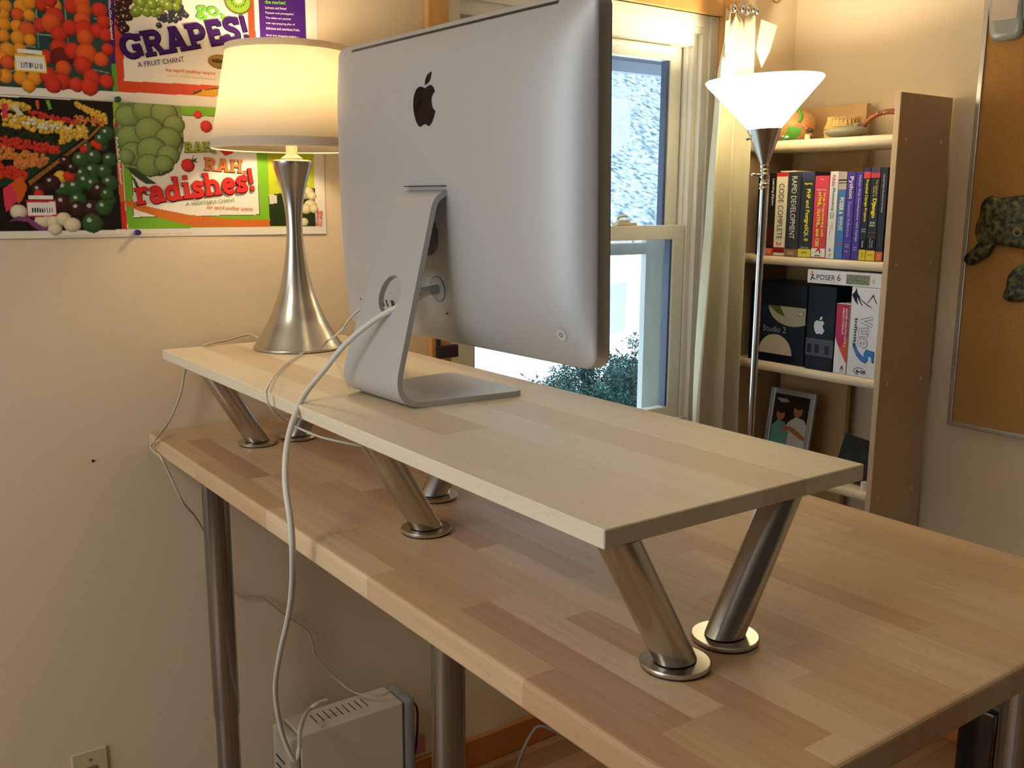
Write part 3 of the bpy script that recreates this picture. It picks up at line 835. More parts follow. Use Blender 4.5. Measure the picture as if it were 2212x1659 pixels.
('f','R',-0.141,1.7043,0.0029,0.0039),
('f','R',-0.2049,1.7127,0.003,0.0029),
('f','R',-0.1644,1.7079,0.0027,0.0038),
('f','R',-0.199,1.7069,0.0026,0.0038),
('f','R',-0.1537,1.7023,0.0027,0.0027),
('f','R',-0.1461,1.7041,0.0027,0.0037),
('f','R',-0.136,1.7033,0.0037,0.0032),
('f','R',-0.1784,1.7097,0.0029,0.0039),
('f','R',-0.187,1.7109,0.0026,0.0028),
('f','R',-0.1814,1.7044,0.0025,0.0028),
('f','R',-0.1308,1.697,0.0038,0.003),
('f','R',-0.1813,1.7042,0.0031,0.0034),
('f','R',-0.1842,1.7113,0.0028,0.0035),
('f','R',-0.1443,1.7015,0.003,0.0032),
('f','R',-0.1736,1.706,0.0035,0.0028),
('f','R',-0.1607,1.7015,0.0035,0.0028),
('f','R',-0.1286,1.6976,0.0027,0.003),
('f','R',-0.1936,1.7126,0.0036,0.003),
('f','R',-0.1362,1.7029,0.0025,0.0037),
('f','R',-0.1435,1.6988,0.0034,0.0033),
('f','R',-0.1455,1.7045,0.0031,0.0032),
('f','R',-0.1986,1.7092,0.0028,0.0032),
('f','R',-0.1793,1.7084,0.0029,0.0033),
('f','R',-0.1271,1.6969,0.0036,0.0037),
('f','R',-0.187,1.7048,0.0027,0.0027),
('f','R',-0.1687,1.7039,0.0029,0.0034),
('f','R',-0.1874,1.7049,0.003,0.0031),
('f','R',-0.1661,1.7026,0.0037,0.0033),
('f','R',-0.1737,1.7054,0.0026,0.0031),
('f','my',-0.2142,1.72,0.0045,0.0066),
('f','my',-0.2416,1.7183,0.0051,0.0051),
('f','my',-0.2319,1.7193,0.0053,0.0066),
('f','my',-0.222,1.7232,0.005,0.0058),
('f','my',-0.2402,1.7244,0.0057,0.0066),
('f','my',-0.2293,1.7256,0.0048,0.0054),
('f','my',-0.2275,1.7255,0.0045,0.0053),
('f','my',-0.2466,1.7286,0.0054,0.0067),
('f','my',-0.2326,1.7206,0.0061,0.0066),
('f','my',-0.2102,1.7219,0.0059,0.0049),
('f','my',-0.2121,1.7224,0.0054,0.0067),
('f','my',-0.2465,1.7268,0.006,0.006),
('f','my',-0.2579,1.7299,0.005,0.0046),
('f','my',-0.2148,1.7239,0.005,0.0055),
('f','my',-0.2337,1.7234,0.0057,0.0061),
('f','my',-0.2378,1.7269,0.0064,0.0062),
('f','my',-0.2584,1.7248,0.0058,0.0068),
('f','my',-0.259,1.7302,0.0053,0.0056),
('f','my',-0.2115,1.7196,0.0051,0.0057),
('f','my',-0.2299,1.7193,0.0048,0.0055),
('f','my',-0.2583,1.7223,0.0043,0.0067),
('f','my',-0.2331,1.7221,0.0045,0.0051),
('f','my',-0.2365,1.7196,0.0054,0.0052),
('f','my',-0.2062,1.7205,0.0055,0.0051),
('f','my',-0.2465,1.7192,0.0046,0.0058),
('f','my',-0.2273,1.7237,0.006,0.0067),
('f','my',-0.2136,1.7202,0.0048,0.0048),
('f','my',-0.2382,1.7249,0.0047,0.0065),
('f','my',-0.2512,1.72,0.0063,0.0049),
('f','my',-0.2101,1.7222,0.0048,0.0051),
('f','my',-0.2611,1.7242,0.0051,0.0065),
('f','my',-0.2147,1.7247,0.0052,0.0056),
('f','my',-0.2528,1.7267,0.0048,0.0061),
('f','my',-0.2434,1.7273,0.0048,0.0056),
('f','my',-0.2305,1.7248,0.0059,0.0051),
('f','my',-0.2245,1.7215,0.0047,0.0063),
('f','my',-0.2406,1.7228,0.0056,0.006),
('f','my',-0.2374,1.7273,0.006,0.0065),
('f','my',-0.2351,1.7221,0.0049,0.0067),
('f','my',-0.2234,1.7244,0.0061,0.0069),
('f','my',-0.2031,1.6807,0.0042,0.0039),
('f','my',-0.148,1.6874,0.0048,0.0048),
('f','my',-0.2361,1.6952,0.0048,0.0044),
('f','my',-0.175,1.6797,0.0043,0.0045),
('f','my',-0.1685,1.6796,0.0038,0.0039),
('f','my',-0.1417,1.6819,0.004,0.0053),
('f','my',-0.1232,1.6796,0.0053,0.0053),
('f','my',-0.1433,1.6878,0.0036,0.005),
('f','my',-0.1453,1.6868,0.0044,0.0047),
('f','my',-0.2163,1.6889,0.0043,0.0043),
('f','my',-0.2359,1.6946,0.0039,0.0049),
('f','my',-0.2267,1.6968,0.0036,0.0043),
('f','my',-0.1683,1.6952,0.0036,0.0045),
('f','my',-0.2228,1.6939,0.0036,0.0038),
('f','my',-0.1753,1.6784,0.005,0.0046),
('f','my',-0.1942,1.6995,0.0039,0.0042),
('f','my',-0.114,1.6877,0.0054,0.0046),
('f','my',-0.1892,1.6946,0.005,0.004),
('f','my',-0.1697,1.6866,0.0038,0.0041),
('f','my',-0.1084,1.6721,0.005,0.0054),
('f','my',-0.2377,1.6917,0.0046,0.004),
('f','my',-0.1871,1.6789,0.004,0.0051),
('f','my',-0.2282,1.6912,0.0038,0.0045),
('f','my',-0.1991,1.6828,0.0047,0.0046),
('f','my',-0.1525,1.6861,0.0049,0.0041),
('f','my',-0.1738,1.6855,0.0041,0.0038),
('f','my',-0.2275,1.6917,0.0037,0.0049),
('f','my',-0.1801,1.6784,0.0049,0.005),
('f','my',-0.1977,1.7004,0.0043,0.005),
('f','my',-0.1172,1.6863,0.0039,0.0055),
('f','my',-0.1449,1.6838,0.0049,0.004),
('f','my',-0.174,1.6837,0.0046,0.004),
('f','my',-0.2322,1.6926,0.0049,0.0039),
('f','my',-0.2493,1.7064,0.0046,0.0043),
('f','my',-0.1873,1.6785,0.0045,0.0042),
('f','my',-0.1498,1.695,0.004,0.005),
('f','my',-0.2264,1.7044,0.0043,0.0042),
('f','my',-0.1094,1.6875,0.005,0.0044),
('f','my',-0.135,1.6833,0.0048,0.0043),
('f','my',-0.2195,1.6946,0.0047,0.0042),
('f','my',-0.2187,1.6953,0.0036,0.0041),
('f','my',-0.1695,1.6858,0.0045,0.0042),
('f','my',-0.2468,1.7073,0.0039,0.0039),
('f','my',-0.1697,1.6919,0.0049,0.0048),
('f','my',-0.1567,1.6799,0.0044,0.0045),
('f','my',-0.2069,1.7012,0.0047,0.0045),
('f','my',-0.2379,1.687,0.0043,0.0047),
('f','my',-0.1884,1.6974,0.0052,0.0039),
('f','my',-0.2002,1.6802,0.0036,0.0045),
('f','my',-0.1826,1.694,0.005,0.0044),
('f','my',-0.2494,1.6982,0.0033,0.0048),
('f','my',-0.1262,1.672,0.0037,0.005),
('f','my',-0.2081,1.6926,0.0039,0.0042),
('f','my',-0.2327,1.6927,0.0035,0.0053),
('f','my',-0.2457,1.6873,0.0036,0.0037),
('f','my',-0.1442,1.6827,0.0049,0.0046),
('f','my',-0.1603,1.6946,0.0047,0.0046),
('f','my',-0.1106,1.6898,0.0037,0.0049),
('f','my',-0.1168,1.6814,0.0049,0.0048),
('f','my',-0.1958,1.6911,0.0045,0.0037),
('f','my',-0.2085,1.687,0.0039,0.0044),
('f','my',-0.2148,1.696,0.0045,0.0049),
('f','my',-0.1122,1.6796,0.004,0.0043),
('f','my',-0.2425,1.7022,0.0043,0.0046),
('f','my',-0.2166,1.7,0.0035,0.0039),
('f','my',-0.1795,1.6935,0.005,0.0046),
('f','my',-0.203,1.6928,0.0035,0.005),
('f','my',-0.1429,1.6862,0.0048,0.0042),
('f','my',-0.2198,1.6994,0.0037,0.0047),
('f','my',-0.1597,1.6805,0.0037,0.0051),
('f','my',-0.183,1.6913,0.0043,0.0044),
('f','my',-0.2229,1.6963,0.0045,0.0048),
('f','my',-0.1181,1.6866,0.0052,0.0052),
('f','my',-0.1496,1.6736,0.0038,0.0051),
('f','my',-0.1203,1.6885,0.0046,0.0054),
('f','my',-0.2105,1.6847,0.005,0.0044),
('f','my',-0.2303,1.7011,0.0048,0.0043),
('f','my',-0.2065,1.693,0.0049,0.0041),
('f','my',-0.2493,1.6881,0.0039,0.0042),
('f','my',-0.109,1.6834,0.0038,0.0054),
('f','my',-0.2164,1.6991,0.005,0.004),
('f','my',-0.1204,1.6838,0.0041,0.0042),
('f','my',-0.174,1.6861,0.0041,0.0046),
('f','my',-0.2097,1.685,0.005,0.005),
('f','my',-0.1322,1.6912,0.004,0.0041),
('f','my',-0.2302,1.685,0.0049,0.0053),
('f','my',-0.171,1.6953,0.0042,0.0038),
('f','my',-0.1198,1.6852,0.0041,0.0055),
('f','my',-0.2237,1.6851,0.0039,0.0048),
('f','my',-0.2368,1.6875,0.004,0.0041),
('f','my',-0.1576,1.6832,0.0039,0.0039),
('f','my',-0.1683,1.697,0.005,0.0042),
('f','my',-0.227,1.6983,0.0035,0.0041),
('f','my',-0.1736,1.6894,0.004,0.0042),
('f','my',-0.1825,1.6825,0.0042,0.0051),
('f','my',-0.182,1.6967,0.0038,0.0052),
('f','my',-0.1829,1.6912,0.0043,0.0051),
('f','my',-0.1979,1.6936,0.0041,0.0037),
('f','my',-0.1735,1.6878,0.0043,0.0045),
('f','my',-0.1844,1.6842,0.0037,0.0054),
('f','my',-0.2357,1.688,0.0037,0.005),
('f','my',-0.2138,1.7018,0.0043,0.0051),
('f','my',-0.1297,1.6731,0.0054,0.0038),
('f','my',-0.1969,1.699,0.0047,0.0044),
('f','my',-0.1447,1.677,0.0053,0.0049),
('f','my',-0.1247,1.6797,0.0038,0.0053),
('f','my',-0.2376,1.7048,0.0047,0.0041),
('f','my',-0.1555,1.6952,0.0038,0.005),
('f','my',-0.2458,1.6969,0.0049,0.0039),
('f','my',-0.1504,1.6789,0.0046,0.0051),
('f','cw',-0.1515,1.6914,0.003,0.0035),
('f','cw',-0.1195,1.6841,0.0036,0.003),
('f','cw',-0.1343,1.6838,0.0034,0.0037),
('f','cw',-0.2166,1.6923,0.0036,0.004),
('f','cw',-0.1997,1.6962,0.0028,0.004),
('f','cw',-0.182,1.6916,0.0033,0.0037),
('f','cw',-0.1956,1.6943,0.0036,0.0038),
('f','cw',-0.1979,1.6979,0.0038,0.0038),
('f','cw',-0.1639,1.6887,0.0039,0.0034),
('f','cw',-0.2069,1.699,0.003,0.0036),
('f','cw',-0.1909,1.6859,0.0034,0.0034),
('f','cw',-0.1564,1.6852,0.0035,0.0035),
('f','cw',-0.1723,1.6889,0.0038,0.003),
('f','cw',-0.1415,1.6865,0.0039,0.0029),
('f','cw',-0.1766,1.6901,0.0036,0.0031),
('f','cw',-0.2018,1.6978,0.0034,0.0036),
('f','cw',-0.2312,1.7018,0.0028,0.004),
('f','cw',-0.1802,1.6891,0.003,0.0037),
('f','cw',-0.1385,1.6818,0.0027,0.0034),
('f','cw',-0.1758,1.6948,0.0037,0.0033),
('f','cw',-0.1987,1.6911,0.0033,0.0034),
('f','cw',-0.1329,1.6827,0.0032,0.0029),
('f','cw',-0.1687,1.6899,0.0034,0.0033),
('f','cw',-0.2303,1.7035,0.0027,0.0029),
('f','cw',-0.1339,1.6822,0.0031,0.0038),
('f','cw',-0.159,1.692,0.0037,0.0031),
('f','cw',-0.1161,1.6844,0.0031,0.0032),
('f','cw',-0.1328,1.6793,0.0035,0.003),
('f','cw',-0.1834,1.6879,0.0028,0.0041),
('f','cw',-0.1354,1.6784,0.0037,0.0037),
('f','cw',-0.1189,1.6834,0.0032,0.0031),
('f','cw',-0.2117,1.6907,0.0027,0.0038),
('f','cw',-0.1872,1.6863,0.0036,0.0037),
('f','cw',-0.1342,1.6883,0.0031,0.0034),
('f','cw',-0.1832,1.6883,0.0038,0.0038),
('f','cw',-0.1248,1.6795,0.0032,0.0036),
('f','cw',-0.1462,1.6812,0.0032,0.0034),
('f','cw',-0.1614,1.6904,0.0038,0.0028),
('f','cw',-0.1577,1.6868,0.003,0.0036),
('f','cw',-0.1784,1.684,0.0039,0.0036),
('f','cw',-0.1318,1.6784,0.003,0.004),
('f','cw',-0.1364,1.6778,0.0038,0.0034),
('f','cw',-0.2086,1.6922,0.0028,0.0038),
('f','cw',-0.1666,1.684,0.0031,0.0032),
('f','cw',-0.1277,1.6803,0.0033,0.0036),
('f','cw',-0.1825,1.6885,0.0033,0.0032),
('f','cw',-0.1188,1.6766,0.0038,0.0032),
('f','cw',-0.2101,1.6914,0.0037,0.0036),
('f','cw',-0.2079,1.6912,0.0033,0.0033),
('f','cw',-0.1646,1.6882,0.0035,0.0039),
('f','cw',-0.1179,1.685,0.0036,0.0042),
('f','cw',-0.1568,1.6855,0.0039,0.0029),
('f','cw',-0.1409,1.6827,0.0035,0.0032),
('f','cw',-0.1608,1.6915,0.0034,0.0032),
('f','cw',-0.1245,1.6783,0.0034,0.0039),
('f','cw',-0.1882,1.6908,0.0028,0.004),
('f','cw',-0.1444,1.6816,0.0028,0.004),
('f','cw',-0.2303,1.6965,0.0032,0.0028),
('f','cw',-0.1843,1.6857,0.0034,0.0033),
('f','cw',-0.1381,1.6854,0.0039,0.0033),
('f','md',-0.2583,1.6677,0.0027,0.0031),
('f','md',-0.1687,1.6673,0.0034,0.004),
('f','md',-0.1925,1.6682,0.0036,0.0039),
('f','md',-0.1942,1.6645,0.003,0.0033),
('f','md',-0.1402,1.6527,0.0027,0.0031),
('f','md',-0.2396,1.6683,0.0029,0.003),
('f','md',-0.1695,1.6667,0.004,0.0035),
('f','md',-0.1525,1.6561,0.0029,0.0039),
('f','md',-0.2148,1.6738,0.0026,0.0037),
('f','md',-0.1962,1.6694,0.0037,0.0031),
('f','md',-0.2109,1.6751,0.0031,0.004),
('f','md',-0.2039,1.6729,0.0029,0.0037),
('f','md',-0.2331,1.6659,0.0027,0.0039),
('f','md',-0.1889,1.661,0.0031,0.0029),
('f','md',-0.246,1.6721,0.0026,0.0029),
('f','md',-0.168,1.6574,0.0038,0.004),
('f','md',-0.1976,1.6614,0.0035,0.0036),
('f','md',-0.2132,1.6765,0.0027,0.0031),
('f','md',-0.2089,1.6743,0.0039,0.0035),
('f','md',-0.1735,1.658,0.003,0.004),
('f','md',-0.1441,1.6612,0.0028,0.004),
('f','md',-0.1537,1.6565,0.0033,0.0036),
('f','md',-0.2527,1.68,0.0031,0.0037),
('f','md',-0.2568,1.6683,0.0026,0.004),
('f','md',-0.2381,1.6677,0.0036,0.0041),
('f','md',-0.2084,1.6655,0.003,0.0039),
('f','md',-0.2542,1.6687,0.0032,0.0029),
('f','md',-0.1464,1.661,0.0028,0.0032),
('f','md',-0.2635,1.681,0.0035,0.004),
('f','md',-0.1877,1.6604,0.0037,0.0038),
('f','md',-0.2188,1.674,0.0028,0.0035),
('f','md',-0.2421,1.6696,0.0029,0.0035),
('f','md',-0.1985,1.6651,0.0029,0.0031),
('f','md',-0.1796,1.6679,0.0035,0.0041),
('f','md',-0.219,1.6629,0.0033,0.004),
('f','md',-0.2012,1.6637,0.0035,0.003),
('f','md',-0.2021,1.6663,0.0032,0.0037),
('f','md',-0.1511,1.6562,0.0038,0.003),
('f','md',-0.1781,1.6621,0.0039,0.0028),
('f','md',-0.2464,1.6661,0.003,0.0037),
('f','md',-0.1924,1.6674,0.0032,0.0036),
('f','md',-0.1407,1.6577,0.0038,0.0032),
('f','md',-0.177,1.6622,0.0037,0.0041),
('f','md',-0.258,1.6678,0.0033,0.003),
('f','md',-0.2084,1.6746,0.0029,0.0039),
('f','md',-0.1773,1.6588,0.0029,0.003),
('f','md',-0.2197,1.6703,0.0035,0.0032),
('f','md',-0.1736,1.662,0.003,0.0039),
('f','md',-0.2582,1.6745,0.0028,0.0028),
('f','md',-0.2071,1.668,0.0034,0.0033),
('f','md',-0.1484,1.6559,0.0029,0.0029),
('f','md',-0.1439,1.6595,0.0028,0.0031),
('f','md',-0.1781,1.6681,0.0032,0.0037),
('f','md',-0.2233,1.6683,0.0038,0.0039),
('f','md',-0.1879,1.6636,0.0031,0.0036),
('f','md',-0.1851,1.6637,0.0033,0.0038),
('f','md',-0.2421,1.67,0.0038,0.0028),
('f','md',-0.2364,1.6647,0.0026,0.0039),
('f','md',-0.1934,1.6723,0.0035,0.0028),
('f','md',-0.1586,1.6632,0.0039,0.0041),
('f','md',-0.2501,1.6766,0.0027,0.0038),
('f','md',-0.2547,1.6832,0.0026,0.0039),
('f','md',-0.2362,1.6757,0.0031,0.0035),
('f','md',-0.2159,1.6627,0.003,0.0034),
('f','md',-0.1569,1.6636,0.003,0.004),
('f','md',-0.2282,1.6652,0.0036,0.0032),
('f','md',-0.2251,1.6775,0.0037,0.0033),
('f','md',-0.224,1.6761,0.0028,0.0039),
('f','md',-0.2511,1.6741,0.0034,0.0034),
('f','md',-0.2039,1.6693,0.0029,0.0039),
('f','md',-0.1525,1.6591,0.003,0.0041),
('f','md',-0.2417,1.6792,0.0034,0.0039),
('f','md',-0.1946,1.6719,0.0039,0.003),
('f','md',-0.2249,1.6632,0.0036,0.0038),
('f','md',-0.2583,1.6699,0.003,0.0027),
('f','md',-0.1671,1.6567,0.0027,0.0034),
('f','md',-0.1517,1.6617,0.0031,0.0039),
('f','md',-0.2124,1.6615,0.0037,0.0039),
('f','md',-0.1772,1.6677,0.0036,0.0036),
('f','md',-0.2066,1.6672,0.003,0.003),
('f','my',-0.1096,1.6814,0.0031,0.0046),
('f','my',-0.1294,1.6712,0.0035,0.0033),
('f','my',-0.1382,1.665,0.0033,0.0044),
('f','my',-0.1397,1.663,0.0032,0.0038),
('f','my',-0.1467,1.6784,0.0036,0.0036),
('f','my',-0.1275,1.6801,0.0034,0.0036),
('f','my',-0.11,1.6849,0.0035,0.0043),
('f','my',-0.1259,1.6797,0.0044,0.0032),
('f','my',-0.1461,1.6817,0.0035,0.0044),
('f','my',-0.1397,1.6764,0.0041,0.0032),
('f','my',-0.153,1.6638,0.003,0.0038),
('f','my',-0.1468,1.6673,0.0041,0.0037),
('f','my',-0.1407,1.6687,0.0039,0.0031),
('f','my',-0.1419,1.6739,0.0037,0.0035),
('f','my',-0.1218,1.6805,0.0043,0.0036),
('f','my',-0.1423,1.6807,0.0031,0.0034),
('f','my',-0.1111,1.6804,0.0036,0.0046),
('f','my',-0.1073,1.6774,0.0033,0.0036),
('f','my',-0.1291,1.6791,0.0035,0.0033),
('f','my',-0.1425,1.6653,0.0038,0.0037),
('f','my',-0.1312,1.6718,0.004,0.0031),
('f','my',-0.1131,1.6794,0.0035,0.0045),
('f','my',-0.1171,1.68,0.003,0.0037),
('f','my',-0.1324,1.6761,0.0031,0.004),
('f','my',-0.1419,1.6652,0.0037,0.0035),
('f','my',-0.1139,1.6794,0.0031,0.0035),
('f','my',-0.1509,1.6705,0.0042,0.0044),
('f','my',-0.1219,1.6821,0.0033,0.0034),
('f','my',-0.136,1.6698,0.003,0.0038),
('f','my',-0.1335,1.6702,0.0042,0.0036),
('f','my',-0.1244,1.6797,0.0036,0.004),
('f','my',-0.1511,1.6683,0.0037,0.0033),
('f','my',-0.1422,1.6637,0.0034,0.0033),
('f','my',-0.14,1.6711,0.0035,0.0036),
('f','my',-0.1377,1.6783,0.0037,0.004),
('f','my',-0.1495,1.6668,0.0034,0.0045),
('f','my',-0.1082,1.6845,0.004,0.0036),
('f','my',-0.1489,1.6599,0.0042,0.0042),
('f','my',-0.1237,1.6681,0.0038,0.0041),
('f','my',-0.1227,1.6704,0.0042,0.0035),
('f','my',-0.1437,1.6695,0.0038,0.0036),
('f','my',-0.1126,1.6745,0.004,0.0039),
('f','my',-0.1199,1.6818,0.0041,0.0032),
('f','my',-0.1103,1.6781,0.0034,0.0033),
('f','my',-0.1248,1.6763,0.004,0.0032),
('f','my',-0.1115,1.6802,0.0037,0.0042),
('f','my',-0.1245,1.6767,0.0034,0.0038),
('f','my',-0.1515,1.6748,0.0041,0.0033),
('f','my',-0.1501,1.6601,0.0034,0.0038),
('f','my',-0.1257,1.6717,0.0034,0.0042),
('f','my',-0.1542,1.6586,0.0034,0.0039),
('f','my',-0.1395,1.6663,0.0035,0.004),
('f','my',-0.1388,1.6648,0.0041,0.0033),
('f','my',-0.1178,1.6711,0.0033,0.0034),
('f','my',-0.1092,1.6744,0.0031,0.0043),
('f','my',-0.1087,1.6829,0.0042,0.0035),
('f','my',-0.1158,1.678,0.0036,0.0033),
('f','my',-0.1226,1.673,0.0034,0.0032),
('f','my',-0.1488,1.6753,0.0044,0.0041),
('f','my',-0.1108,1.6764,0.0032,0.0036),
('f','my',-0.1082,1.6761,0.0044,0.0043),
('f','my',-0.1198,1.673,0.0043,0.0037),
('f','my',-0.1516,1.6734,0.003,0.0034),
('f','my',-0.1251,1.6795,0.0034,0.0032),
('f','my',-0.1365,1.6722,0.0038,0.0045),
('f','my',-0.1497,1.6752,0.003,0.0045),
('f','my',-0.1235,1.6735,0.0042,0.003),
('f','my',-0.11,1.6817,0.0039,0.0037),
('f','my',-0.1176,1.6806,0.0034,0.0034),
('f','my',-0.1188,1.678,0.0032,0.0036),
('f','my',-0.1262,1.6776,0.0038,0.0043),
('f','my',-0.1233,1.6711,0.0034,0.0044),
('f','my',-0.1084,1.6798,0.003,0.0032),
('f','my',-0.1177,1.6723,0.0041,0.0038),
('f','my',-0.1272,1.682,0.0038,0.0046),
('f','my',-0.1439,1.668,0.0041,0.004),
('f','my',-0.1364,1.6781,0.004,0.0045),
('f','my',-0.1113,1.6806,0.0041,0.0043),
('f','my',-0.136,1.6674,0.0035,0.0033),
('f','my',-0.154,1.6619,0.004,0.0031),
('f','my',-0.1502,1.6735,0.0032,0.0041),
('f','my',-0.1446,1.6684,0.0037,0.0035),
('f','my',-0.1125,1.6798,0.0038,0.0041),
('f','my',-0.1338,1.6796,0.0044,0.0042),
('f','my',-0.1275,1.6751,0.0039,0.0035),
('f','my',-0.1502,1.6677,0.0043,0.0032),
('f','my',-0.1063,1.6821,0.0045,0.0042),
('f','my',-0.1401,1.678,0.0042,0.0045),
('f','my',-0.115,1.6772,0.0037,0.0042),
('f','my',-0.1144,1.674,0.0034,0.0043),
('f','R',-0.1632,1.6445,0.0029,0.0033),
('f','R',-0.1973,1.6511,0.0041,0.004),
('f','R',-0.1916,1.6545,0.0036,0.0041),
('f','R',-0.1678,1.6404,0.0033,0.0038),
('f','R',-0.1598,1.6507,0.003,0.0033),
('f','R',-0.1882,1.6514,0.0039,0.0042),
('f','R',-0.1792,1.6543,0.0038,0.0043),
('f','R',-0.1921,1.6437,0.004,0.004),
('f','R',-0.1732,1.6462,0.003,0.0034),
('f','R',-0.1654,1.6481,0.0036,0.0043),
('f','R',-0.1939,1.6451,0.0035,0.0037),
('f','R',-0.26,1.6636,0.003,0.0037),
('f','R',-0.2108,1.6586,0.0037,0.0031),
('f','R',-0.2262,1.6616,0.0034,0.0032),
('f','R',-0.1645,1.6476,0.0041,0.0037),
('f','R',-0.2338,1.6489,0.0032,0.0038),
('f','R',-0.1993,1.6426,0.0038,0.003),
('f','R',-0.2197,1.6455,0.004,0.0035),
('f','R',-0.2545,1.6615,0.0037,0.0033),
('f','R',-0.17,1.6497,0.0039,0.0041),
('f','R',-0.2426,1.6555,0.0036,0.0034),
('f','R',-0.2109,1.6497,0.0042,0.0034),
('f','R',-0.25,1.6567,0.0036,0.0037),
('f','R',-0.1675,1.6503,0.0036,0.0037),
('f','R',-0.2473,1.6573,0.0034,0.0035),
('f','R',-0.1842,1.641,0.0042,0.0034),
('f','R',-0.229,1.6465,0.0029,0.0032),
('f','R',-0.2624,1.6501,0.0034,0.0035),
('f','R',-0.2587,1.651,0.0041,0.004),
('f','R',-0.168,1.6452,0.0034,0.0033),
('f','R',-0.2354,1.6609,0.0033,0.003),
('f','R',-0.2649,1.6515,0.0038,0.0041),
('f','R',-0.2305,1.6551,0.0035,0.0042),
('f','R',-0.2359,1.6548,0.0035,0.0042),
('f','R',-0.2302,1.6626,0.0033,0.0043),
('f','R',-0.25,1.6546,0.0029,0.0033),
('f','R',-0.1999,1.6565,0.0035,0.0038),
('f','R',-0.227,1.6495,0.004,0.0034),
('f','R',-0.1854,1.6446,0.0037,0.0039),
('f','R',-0.207,1.6474,0.0037,0.0034),
('f','R',-0.1978,1.6468,0.0035,0.0043),
('f','R',-0.2348,1.654,0.0036,0.0038),
('f','R',-0.2491,1.6537,0.0029,0.0038),
('f','R',-0.2199,1.6497,0.004,0.0044),
('f','R',-0.2445,1.649,0.0034,0.0037),
('f','R',-0.2648,1.6522,0.003,0.0033),
('f','R',-0.2353,1.6595,0.0031,0.0033),
('f','R',-0.2104,1.6539,0.0038,0.0044),
('f','R',-0.1655,1.6476,0.0039,0.0041),
('f','R',-0.189,1.6504,0.0031,0.0041),
('f','R',-0.1967,1.6522,0.0038,0.0031),
('f','R',-0.1829,1.6422,0.0042,0.0032),
('f','R',-0.1933,1.6451,0.0031,0.004),
('f','R',-0.2479,1.6615,0.0028,0.0034),
('f','R',-0.1751,1.6458,0.004,0.0045),
('f','R',-0.2529,1.651,0.004,0.0039),
('f','R',-0.2321,1.66,0.0033,0.0035),
('f','R',-0.2408,1.6526,0.0036,0.0034),
('f','R',-0.2501,1.6569,0.0037,0.0039),
('f','R',-0.199,1.644,0.0039,0.0037),
('f','R',-0.187,1.6461,0.0034,0.0033),
('f','R',-0.2281,1.6503,0.0038,0.0034),
('f','R',-0.2091,1.6583,0.0036,0.0036),
('f','R',-0.1847,1.6429,0.0029,0.0045),
('f','R',-0.2509,1.6487,0.0041,0.0033),
('f','R',-0.2367,1.6612,0.004,0.004),
('f','R',-0.162,1.6411,0.0034,0.0042),
('f','R',-0.2299,1.6571,0.0034,0.004),
('f','R',-0.2346,1.6538,0.0036,0.0041),
('f','R',-0.2175,1.6539,0.0036,0.0036),
('f','R',-0.1879,1.6546,0.0031,0.0031),
('f','R',-0.2243,1.6477,0.0036,0.0039),
('f','R',-0.1656,1.6413,0.0033,0.0034),
('f','R',-0.2098,1.6559,0.0037,0.0031),
('f','R',-0.2266,1.6501,0.0031,0.0032),
('f','R',-0.1861,1.6531,0.0041,0.0039),
('f','R',-0.1706,1.646,0.0036,0.0034),
('f','R',-0.2631,1.6503,0.003,0.003),
('f','R',-0.1656,1.6453,0.0037,0.0044),
('f','R',-0.1881,1.6524,0.0033,0.004),
('f','R',-0.1938,1.6537,0.0032,0.0038),
('f','R',-0.2628,1.6529,0.0036,0.0032),
('f','R',-0.2055,1.6496,0.0029,0.0036),
('f','R',-0.1815,1.6486,0.0039,0.0033),
('f','R',-0.1582,1.6425,0.0037,0.0031),
('f','R',-0.2295,1.6625,0.0034,0.0033),
('f','R',-0.242,1.6592,0.0029,0.0033),
('f','R',-0.2134,1.6579,0.0036,0.0044),
('f','R',-0.1901,1.6422,0.003,0.004),
('f','R',-0.2433,1.6484,0.0034,0.004),
('f','R',-0.1829,1.6535,0.003,0.0043),
('f','R',-0.1784,1.6485,0.0029,0.003),
('f','R',-0.1808,1.6449,0.0034,0.0041),
('f','R',-0.1792,1.6548,0.0039,0.0045),
('f','R',-0.1732,1.6413,0.0035,0.0039),
('f','R',-0.2569,1.6525,0.0037,0.0035),
('f','R',-0.2629,1.6644,0.0033,0.0042),
('f','R',-0.2179,1.6467,0.0031,0.0033),
('f','R',-0.2429,1.6596,0.0038,0.0035),
('f','R',-0.2343,1.6517,0.0034,0.0043),
('f','R',-0.1928,1.6443,0.0034,0.0036),
('f','R',-0.2202,1.6449,0.0041,0.0039),
('f','R',-0.2144,1.6591,0.004,0.0039),
('f','R',-0.2235,1.6589,0.0034,0.004),
('f','R',-0.2394,1.6595,0.0035,0.0037),
('f','R',-0.2673,1.6671,0.0033,0.004),
('f','R',-0.2267,1.6619,0.0031,0.0032),
('f','R',-0.1844,1.6523,0.0043,0.0035),
('f','R',-0.2486,1.6651,0.0034,0.0037),
('f','R',-0.183,1.6456,0.0036,0.0031),
('f','R',-0.1659,1.6494,0.0032,0.0033),
('f','R',-0.2047,1.6485,0.0033,0.0034),
('f','R',-0.2676,1.6574,0.0036,0.0031),
('f','R',-0.243,1.6515,0.0037,0.0032),
('f','R',-0.1594,1.642,0.0039,0.0036),
('f','R',-0.1616,1.6461,0.0038,0.0045),
('f','R',-0.1764,1.6519,0.0031,0.0034),
('f','R',-0.2564,1.6507,0.0035,0.0037),
('f','R',-0.2287,1.6541,0.0034,0.0041),
('f','R',-0.2241,1.6474,0.004,0.0042),
('f','mo',-0.2026,1.6335,0.0041,0.0051),
('f','mo',-0.2389,1.6317,0.0037,0.0051),
